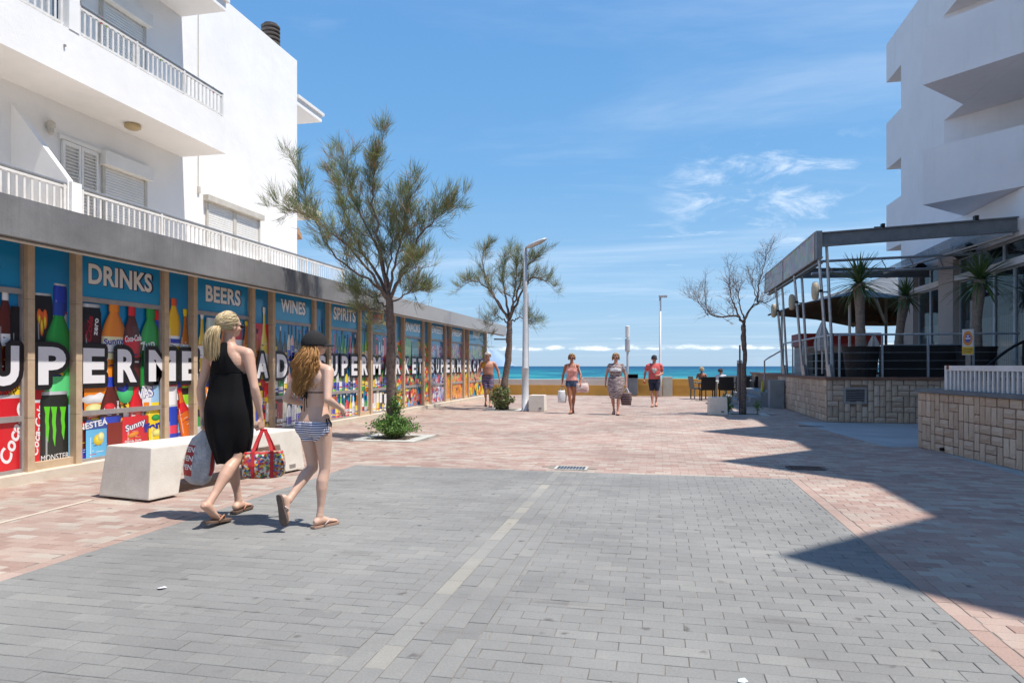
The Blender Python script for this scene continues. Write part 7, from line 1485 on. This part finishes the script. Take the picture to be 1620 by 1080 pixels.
ringc = ramp_n(t, vo2.outputs['Distance'], [(.12, (0.6, 0.55, 0.4)), (.2, (0.05, 0.12, 0.4)), (.3, (0.62, 0.4, 0.03)), (.36, (0.03, 0.03, 0.03))]); c = mix_n(t, range_n(t, vo2.outputs['Distance'], .30, .34, .75, 0), r_.outputs[0], ringc); t.links.new(c, b.inputs['Base Color']); b.inputs['Roughness'].default_value = .35
def tote(f, a, grow=0):
    w = np.interp(f, [0, .08, .5, .92, 1], [.150, .163, .178, .172, .155]); d2 = np.interp(f, [0, .08, .5, .92, 1], [.062, .078, .092, .086, .07]); ca, sa = math.cos(a), math.sin(a); p_ = .42
    return Vector(((w + grow) * math.copysign(abs(ca) ** p_, ca), (d2 + grow) * math.copysign(abs(sa) ** p_, sa), -.185 - .215 * f - .012 * (1 - (abs(ca)) ) * f))
g = MB(); g.rings([[tote(i / 12, 2 * math.pi * j / 48) for j in range(48)] for i in range(13)]); tb = g.build('body', m, TT, smooth=True)
REDS = fabric('red_webbing', (0.58, 0.02, 0.025), (0.48, 0.015, 0.02), 30, .4, .6)
g = MB()
for sy in (-1, 1):
    for sx in (-1, 1):
        col_ = [Vector((sx * .012, sy * .008, -.004)), Vector((sx * .055, sy * .04, -.11)), Vector((sx * .078, sy * .074, -.185)), Vector((sx * .078, sy * .0955, -.30)), Vector((sx * .076, sy * .088, -.402))]
        for i in range(4): g.add([col_[i] + Vector((-.015, sy * .0012, 0)), col_[i] + Vector((.015, sy * .0012, 0)), col_[i + 1] + Vector((.015, sy * .0012, 0)), col_[i + 1] + Vector((-.015, sy * .0012, 0))], [(0, 1, 2, 3)])
o = g.build('strap', REDS, TT); q = o.modifiers.new('t', 'SOLIDIFY'); q.thickness = .004; q.offset = 0
g = MB(); g.rings([[tote(f, 2 * math.pi * j / 48, .003) for j in range(48)] for f in (-.005, .05)], cap=False); g.build('rim', REDS, tb); g = MB(); g.tube([(-.03, 0, .0), (0, 0, .004), (.03, 0, .0)], .009, 6); g.build('handle_grip', REDS, TT)
# ---- people farther off -----------------------------------------------------------
def walker(k, st=.20, lift=.0, lead='r', swing=(.05, .05), out_=(.25, .25), knee=.05):
    a, o_ = ('r', 'l') if lead == 'r' else ('l', 'r'); s_ = {'r': 1, 'l': -1}; J = dict(drop=.012)
    J['knee_' + a] = (s_[a] * .085 * k, st * .62 * k, .475 * k); J['ankle_' + a] = (s_[a] * .06 * k, st * k, .088 * k); J['foot_' + a] = ((s_[a] * .15, 1, .04), (0, -.04, 1))
    J['knee_' + o_] = (s_[o_] * .085 * k, (st * .10 + knee) * k, .475 * k); J['ankle_' + o_] = (s_[o_] * .06 * k, -st * .85 * k, (.135 + lift) * k); J['foot_' + o_] = ((0, 1, -.38 - lift * 2), (0, .38 + lift * 2, 1))
    for i, sd in enumerate('rl'):
        J['elbow_' + sd] = (s_[sd] * out_[i] * k, -.03 * k, 1.09 * k); J['wrist_' + sd] = (s_[sd] * (out_[i] + .02) * k, swing[i] * k, .85 * k)
    return J
def shades(P):
    g = MB()
    for sx in (-1, 1): g.ell(P.hp(sx * .034, .088, .090), (.026, .012, .018)); g.tube([P.hp(sx * .06, .08, .094), P.hp(sx * .079, .0, .09)], .003, 4)
    g.tube([P.hp(-.02, .098, .093), P.hp(.02, .098, .093)], .003, 4); P.add(g, 'sunglasses', BLACK)
def lips(P): g = MB(); g.ell(P.hp(0, .090, .040), (.020, .006, .006)); P.add(g, 'mouth', bpy.data.materials.get('lip_red') or mat('lip_red', (0.28, 0.07, 0.06), None, 9, .5))
def eyes(P):
    g = MB()
    for sx in (-1, 1): g.ell(P.hp(sx * .032, .082, .088), (.011, .006, .007)); g.tube([P.hp(sx * .016, .091, .104), P.hp(sx * .048, .082, .105)], .003, 4)
    P.add(g, 'eyes', DARKIN)
def shorthair(P, m, n=420, L_=.05, back=.12, seed=2, front=.30):
    rr = random.Random(seed); mb = MB()
    for i in range(n):
        phi = rr.uniform(0, 2 * math.pi); z = rr.uniform(-.35, 1); q = math.sqrt(max(0, 1 - z * z)); d2 = Vector((math.cos(phi) * q, math.sin(phi) * q, z))
        if d2.y > front and d2.z < .50: continue
        l2 = L_ + (back if (d2.z < .35 and d2.y < front) else 0) * rr.uniform(.4, 1); p = Vector((d2.x * .078, -.006 + d2.y * .098, .118 + d2.z * .090)); e = p + d2 * .016 + Vector((d2.x * .012, -.02 * (1 if d2.z > .3 else .3), -l2 * (1 - .6 * max(0, d2.z)))); mid = (p + e) * .5 + d2 * .014
        mb.tube([P.hp(*p), P.hp(*mid), P.hp(*e)], [.009, .010, .004], 4, cap=False, tone=rr.random())
    return P.add(mb, 'hair', m, tone=True)
VX = .0115
# woman in pink top
kk = 1.655 / 1.70; Jw = walker(kk, .10, 0, 'r', (.06, .10), (.25, .235)); Jw['ankle_r'] = (.01, .12, .088); Jw['ankle_l'] = (-.03, -.10, .11); Jw['knee_r'] = (.055, .07, .475); Jw['knee_l'] = (-.06, .01, .475)
P2 = Person('woman in a pink strappy top and denim shorts walking towards us', (-2.33, 18.98, .012), R(184), 1.655, 'f', Jw, SK_C, VX, .96, head=(0, 2), hands={'r': dict(curl=.9, side=-1, n=(-1, 0, 0)), 'l': dict(curl=.9, side=1, n=(1, 0, 0))})
z_, x_ = P2.lz, P2.co[:, 0] / kk
m, t, b = nt('pink_gathered_cloth'); t.links.new(ramp_n(t, noise_n(t, posnode(t, (3, 3, 1), True), 16, 5, .7), [(.35, (0.62, 0.20, 0.17)), (.6, (0.78, 0.42, 0.36))]), b.inputs['Base Color']); b.inputs['Roughness'].default_value = .85
P2.shell('top', P2.isb('torso', 'thigh') & (z_ > .93) & (z_ < 1.315), .016, m, .010, fn=None); P2.shell('strap', P2.isb('torso', 'uarm') & (z_ > 1.30) & (z_ < 1.42) & (np.abs(np.abs(x_) - .105) < .022), .006, m)
P2.shell('shorts', P2.isb('torso', 'thigh') & (z_ > .765) & (z_ < .96), .010, fabric('denim_blue', (0.035, 0.06, 0.12), (0.06, 0.09, 0.16), 20), .004)
shorthair(P2, SANDY, 460, .03, .03, 3); shades(P2); lips(P2)
SAND = mat('sandal_dark', (0.04, 0.025, 0.02), None, 9, .7)
def sandals(P, k):
    for sd in 'rl': flipflop(P, sd, SAND, SAND, k)
sandals(P2, kk)
def simplebag(name, lb, at, rz, w, d2, h, m, strap=.12, extra=None):
    T = thing(name, lb, 'bag', at, rz); g = MB(); rs = []
    for f in (0, .12, .5, .88, 1):
        a, c = (w / 2) * (.86 + .14 * math.sin(f * 3.14)), (d2 / 2) * (.5 + .5 * math.sin(.4 + f * 2.4)); rs.append([(a * math.copysign(abs(math.cos(q)) ** .6, math.cos(q)) + .012 * math.sin(5 * q + f * 4), c * math.sin(q), -strap - h * f) for q in [2 * math.pi * j / 20 for j in range(20)]])
    g.rings(rs); b_ = g.build('body', m, T, smooth=True); g = MB()
    for sy in (-1, 1): g.tube([(-w * .28, sy * d2 * .25, -strap - .01), (-w * .12, sy * .01, -strap * .3), (0, 0, 0), (w * .12, sy * .01, -strap * .3), (w * .28, sy * d2 * .25, -strap - .01)], .008, 5)
    g.build('handle', extra or m, T); return T
def handpos(P, sd, dz=.10): w_ = P.J['wrist_' + sd]; return wpos(P, (w_[0], w_[1] + .01, w_[2] - dz * P.s))
m, t, b = nt('white_green_print_bag'); t.links.new(ramp_n(t, noise_n(t, posnode(t, (1, 1, 1), True), 9, 3, .6), [(.44, (0.70, 0.71, 0.72)), (.60, (0.62, 0.64, 0.62)), (.66, (0.12, 0.32, 0.10))]), b.inputs['Base Color']); b.inputs['Roughness'].default_value = .4
simplebag('carrier_bag', "white carrier bag with a green print in the pink-topped woman's hand", handpos(P2, 'r'), R(20), .24, .12, .34, m, .10)
m, t, b = nt('pink_white_cloth_bag'); t.links.new(ramp_n(t, noise_n(t, posnode(t, (1, 1, 4), True), 7, 4, .6), [(.42, (0.62, 0.32, 0.30)), (.56, (0.72, 0.64, 0.58))]), b.inputs['Base Color']); b.inputs['Roughness'].default_value = .8
sb = simplebag('shoulder_bag', "pink and white cloth bag bulging at the pink-topped woman's hip", wpos(P2, (-.30 * kk, .03, 1.02 * kk)), R(10), .36, .22, .26, m, .16)
g = MB(); g.tube([wpos(P2, (-.17 * kk, 0, 1.40 * kk)) - Vector(sb.location), wpos(P2, (-.27 * kk, .08, 1.12 * kk)) - Vector(sb.location), Vector((0, 0, -.05))], .010, 5); g.v = [tuple(Matrix.Rotation(-R(10), 3, 'Z') @ Vector(p)) for p in g.v]; g.build('shoulder_strap', m, sb)
# woman in patterned dress
kk = 1.66 / 1.70; Jw = walker(kk, .10, 0, 'l', (.02, .02), (.265, .27))
P3 = Person('woman in a brown and white patterned knee length dress and sunglasses', (-1.10, 18.75, .012), R(178), 1.66, 'f', Jw, SK_D, VX, 1.22, head=(-4, 0), hands={'r': dict(curl=.7, side=-1, n=(-1, 0, 0)), 'l': dict(curl=.9, side=1, n=(1, 0, 0))})
m, t, b = nt('patterned_dress'); v_ = posnode(t, (1, 1, 1.6), True); nz_ = noise_n(t, v_, 11, 5, .7); wv = N(t, 'ShaderNodeTexWave'); wv.bands_direction = 'Z'; wv.inputs['Scale'].default_value = 2.6; wv.inputs['Distortion'].default_value = 3; t.links.new(v_, wv.inputs['Vector'])
mm = N(t, 'ShaderNodeMath', operation='MULTIPLY_ADD'); t.links.new(wv.outputs['Fac'], mm.inputs[0]); mm.inputs[1].default_value = .25; t.links.new(nz_, mm.inputs[2])
t.links.new(ramp_n(t, mm.outputs[0], [(.42, (0.10, 0.06, 0.07)), (.56, (0.26, 0.18, 0.18)), (.66, (0.58, 0.54, 0.52)), (.74, (0.16, 0.10, 0.11))]), b.inputs['Base Color']); b.inputs['Roughness'].default_value = .85
PATD = m; z_ = P3.lz; am = np.maximum(P3.param('uarm_r') * P3.isb('uarm_r'), P3.param('uarm_l') * P3.isb('uarm_l'))
P3.shell('dress_top', (P3.isb('torso') & (z_ > .93) & (z_ < 1.415)) | (P3.isb('uarm') & (am < .55)), .012, PATD, .006)
g = MB(); rs = []
for z, rx, ry, oy in ((.45, .15, .17, 0), (.50, .175, .18, 0), (.58, .205, .19, 0), (.66, .222, .195, 0), (.76, .232, .195, -.005), (.86, .232, .19, -.01), (.94, .222, .175, -.005), (1.02, .205, .16, 0), (1.06, .19, .15, 0)):
    rs.append([P3.sp(z, oy) + Vector((rx * (1 + .05 * math.sin(6 * q + z * 6) * (1.05 - z)) * math.cos(q), ry * (1 + .05 * math.sin(6 * q + z * 6) * (1.05 - z)) * math.sin(q), 0)) * kk for q in [2 * math.pi * j / 36 for j in range(36)]])
g.rings(rs, cap=False); o = P3.add(g, 'dress_skirt', PATD); q = o.modifiers.new('t', 'SOLIDIFY'); q.thickness = .006
P3.shell('white_yoke', P3.isb('torso') & (z_ > 1.20) & (z_ < 1.29) & (P3.co[:, 1] > 0.03) & (np.abs(P3.co[:, 0]) < .14), .024, mat('yoke_white', (0.66, 0.66, 0.68), None, 9, .8), .002, smooth=1)
shorthair(P3, SANDY, 460, .03, .05, 4); shades(P3); lips(P3); sandals(P3, kk)
m, t, b = nt('striped_basket'); wv = N(t, 'ShaderNodeTexWave'); wv.bands_direction = 'Z'; wv.inputs['Scale'].default_value = 5; wv.inputs['Distortion'].default_value = .6; t.links.new(posnode(t, (1, 1, 1), True), wv.inputs['Vector']); t.links.new(ramp_n(t, wv.outputs['Fac'], [(.35, (0.07, 0.045, 0.05)), (.7, (0.22, 0.15, 0.14))]), b.inputs['Base Color']); b.inputs['Roughness'].default_value = .85
simplebag('beach_bag', "dark striped beach bag with pale handles held by the woman in the patterned dress", handpos(P3, 'l'), R(-12), .30, .14, .34, m, .14, SHUT)
# man in coral shirt
kk = 1.66 / 1.70; Jw = walker(kk, .12, .02, 'r', (.10, .22), (.29, .27)); Jw['elbow_r'] = (.30 * kk, -.10, 1.12 * kk); Jw['wrist_r'] = (.33 * kk, .06, .90 * kk); Jw['elbow_l'] = (-.27 * kk, -.04, 1.10 * kk); Jw['wrist_l'] = (-.13 * kk, .19, 1.03 * kk)
P4 = Person('man in a coral T-shirt, dark shorts and dark cap striding towards us', (-.09, 22.75, .012), R(182), 1.66, 'm', Jw, SK_D, VX, 1.08, head=(0, 8), hands={'r': dict(curl=.8, side=-1, n=(-1, 0, 0)), 'l': dict(d=(.9, .2, -.1), curl=.8, side=1, n=(0, -1, 0))})
z_ = P4.lz; am = np.maximum(P4.param('uarm_r') * P4.isb('uarm_r'), P4.param('uarm_l') * P4.isb('uarm_l')); COR = fabric('coral_jersey', (0.68, 0.13, 0.12), (0.58, 0.10, 0.10), 6)
P4.shell('t_shirt', (P4.isb('torso', 'thigh') & (z_ > .87) & (z_ < 1.425)) | (P4.isb('uarm') & (am < .62)), .018, COR, .010)
m, t, b = nt('heart_print'); t.links.new(ramp_n(t, noise_n(t, posnode(t, (1, 1, 1), True), 30, 4, .7), [(.42, (0.25, 0.28, 0.22)), (.55, (0.62, 0.62, 0.58))]), b.inputs['Base Color'])
xx, zz = P4.co[:, 0] / kk, (z_ - 1.17); hx, hz = xx / .085, zz / .095 + .05; heart = (hx ** 2 + (hz - .75 * np.sqrt(np.abs(hx))) ** 2) < .85
P4.shell('heart_print', P4.isb('torso') & heart & (P4.co[:, 1] > .02), .030, m, .008, smooth=1, thick=.002)
P4.shell('shorts', (P4.isb('torso', 'thigh') & (z_ > .53) & (z_ < .93)), .022, fabric('navy_cloth', (0.015, 0.02, 0.045), (0.03, 0.035, 0.06), 8), .006)
cap(P4, fabric('navy_cap', (0.02, 0.022, 0.035), None, 20, .6), kk); shorthair(P4, DARKH, 120, .01, .01, 6, .1); eyes(P4); lips(P4); sandals(P4, kk)
g = MB(); g.ell(handpos(P4, 'r', .09) + Vector((0, -.03, 0)), (.045, .03, .055)); o = tag(g.build('orange_pouch', mat('pouch_orange', (0.6, 0.10, 0.03), None, 9, .6), smooth=True), "small orange pouch in the hand of the man in the coral shirt", 'pouch')
# shirtless man
kk = 1.78 / 1.70; Jw = walker(kk, .16, .03, 'l', (.08, .02), (.30, .34)); Jw['elbow_l'] = (-.33 * kk, -.02, 1.08 * kk); Jw['wrist_l'] = (-.37 * kk, .06, .83 * kk); Jw['elbow_r'] = (.29 * kk, .04, 1.10 * kk); Jw['wrist_r'] = (.36 * kk, .14, .88 * kk)
P5 = Person('shirtless white haired man in striped swim shorts with a yellow towel over his shoulder', (-5.42, 21.7, .012), R(195), 1.76, 'm', Jw, SK_D, VX, 1.05, head=(-8, -22), lean=(.0, .07))
z_, x_ = P5.lz, P5.co[:, 0] / kk
m, t, b = nt('swim_shorts_print'); v_ = posnode(t, (1, 1, 1), True); wv = N(t, 'ShaderNodeTexWave'); wv.bands_direction = 'Z'; wv.inputs['Scale'].default_value = 3.4; wv.inputs['Distortion'].default_value = 5; wv.inputs['Detail'].default_value = 2; t.links.new(v_, wv.inputs['Vector'])
t.links.new(ramp_n(t, wv.outputs['Fac'], [(.25, (0.03, 0.04, 0.14)), (.45, (0.12, 0.14, 0.28)), (.6, (0.6, 0.58, 0.58)), (.8, (0.35, 0.06, 0.07)), (.95, (0.05, 0.05, 0.14))]), b.inputs['Base Color']); b.inputs['Roughness'].default_value = .8
P5.shell('swim_shorts', (P5.isb('torso', 'thigh') & (z_ > .56) & (z_ < .98)), .024, m, .010); P5.shell('waistband', P5.isb('torso') & (z_ > .965) & (z_ < 1.0), .012, BLACK, smooth=1)
shorthair(P5, GREYH, 380, .012, .02, 8, .25); eyes(P5); lips(P5); sandals(P5, kk)
tw_ = MB(); cpt = [(.13, .085, 1.20), (.125, .105, 1.29), (.118, .085, 1.38), (.112, .0, 1.445), (.115, -.08, 1.40), (.12, -.11, 1.28)]; vv2 = []
for i, (x, y, z) in enumerate(cpt):
    for j in range(7): a = (j - 3) / 3; vv2.append(P5.sp(z, y + .012 * math.cos(j * 2.1 + i)) + Vector((x + a * .062 + .008 * math.sin(i * 2 + j), 0, -.012 * abs(a))) * kk)
tw_.add(vv2, [(i * 7 + j, i * 7 + j + 1, (i + 1) * 7 + j + 1, (i + 1) * 7 + j) for i in range(len(cpt) - 1) for j in range(6)]); tw_.v = [tuple(wpos(P5, p)) for p in tw_.v]
o = tag(tw_.build('towel', fabric('yellow_towel', (0.72, 0.36, 0.02), (0.6, 0.26, 0.01), 12, .8), smooth=True), "yellow orange towel draped over the shirtless man's shoulder", 'towel'); q = o.modifiers.new('t', 'SOLIDIFY'); q.thickness = .02; q.offset = 1; q = o.modifiers.new('s', 'SUBSURF'); q.levels = 1; q.render_levels = 1
# two people on the sea wall, backs to us
def sitter(lb, loc, rz, H, sex, sk, head=(0, 0)):
    k = H / 1.7; dr = .46 / k * 1.0; z = lambda q: (q - .44) * k
    J = dict(drop=.44, knee_r=(.10 * k, .42 * k, .44 * k), ankle_r=(.10 * k, .45 * k, .05 * k), foot_r=FF, knee_l=(-.10 * k, .42 * k, .44 * k), ankle_l=(-.10 * k, .45 * k, .05 * k), foot_l=FF, elbow_r=(.24 * k, .02, z(1.12)), wrist_r=(.16 * k, .22 * k, z(1.0)), elbow_l=(-.24 * k, .02, z(1.12)), wrist_l=(-.16 * k, .22 * k, z(1.0)))
    return Person(lb, loc, rz, H, sex, J, sk, .012, 1.0, head=head)
P6 = sitter('tanned blond woman in a dark low backed top seen from behind beyond the cafe chairs', (1.98, 32.2, .02), R(3), 1.68, 'f', SK_C); z_ = P6.lz
P6.shell('top', P6.isb('torso', 'thigh') & (z_ > .84) & (z_ < 1.16), .010, BLKF, .003); shorthair(P6, BLOND, 300, .03, .05, 9)
P7 = sitter('dark haired man in a white T-shirt sitting beyond the sea wall behind the cafe chairs', (2.82, 32.2, -.08), R(-20), 1.72, 'm', SK_D, (-35, 0)); z_ = P7.lz; am = np.maximum(P7.param('uarm_r') * P7.isb('uarm_r'), P7.param('uarm_l') * P7.isb('uarm_l'))
P7.shell('t_shirt', (P7.isb('torso') & (z_ > .84) & (z_ < 1.43)) | (P7.isb('uarm') & (am < .6)), .014, mat('white_cotton', (0.72, 0.72, 0.74), None, 9, .85), .008)
m, t, b = nt('red_back_print'); b.inputs['Base Color'].default_value = (.45, .08, .06, 1); P7.shell('back_print', P7.isb('torso') & (np.abs(P7.co[:, 0]) < .07) & (z_ > 1.10) & (z_ < 1.25) & (P7.co[:, 1] < 0), .026, m, .008, smooth=1, thick=.002)
shorthair(P7, DARKH, 300, .012, .02, 10); P7.shell('shorts', P7.isb('thigh', 'torso') & (z_ < .93), .014, bpy.data.materials['navy_cloth'], .004); P6.shell('shorts', P6.isb('thigh') & (P6.lz < .93), .012, bpy.data.materials['denim_blue'], .004)
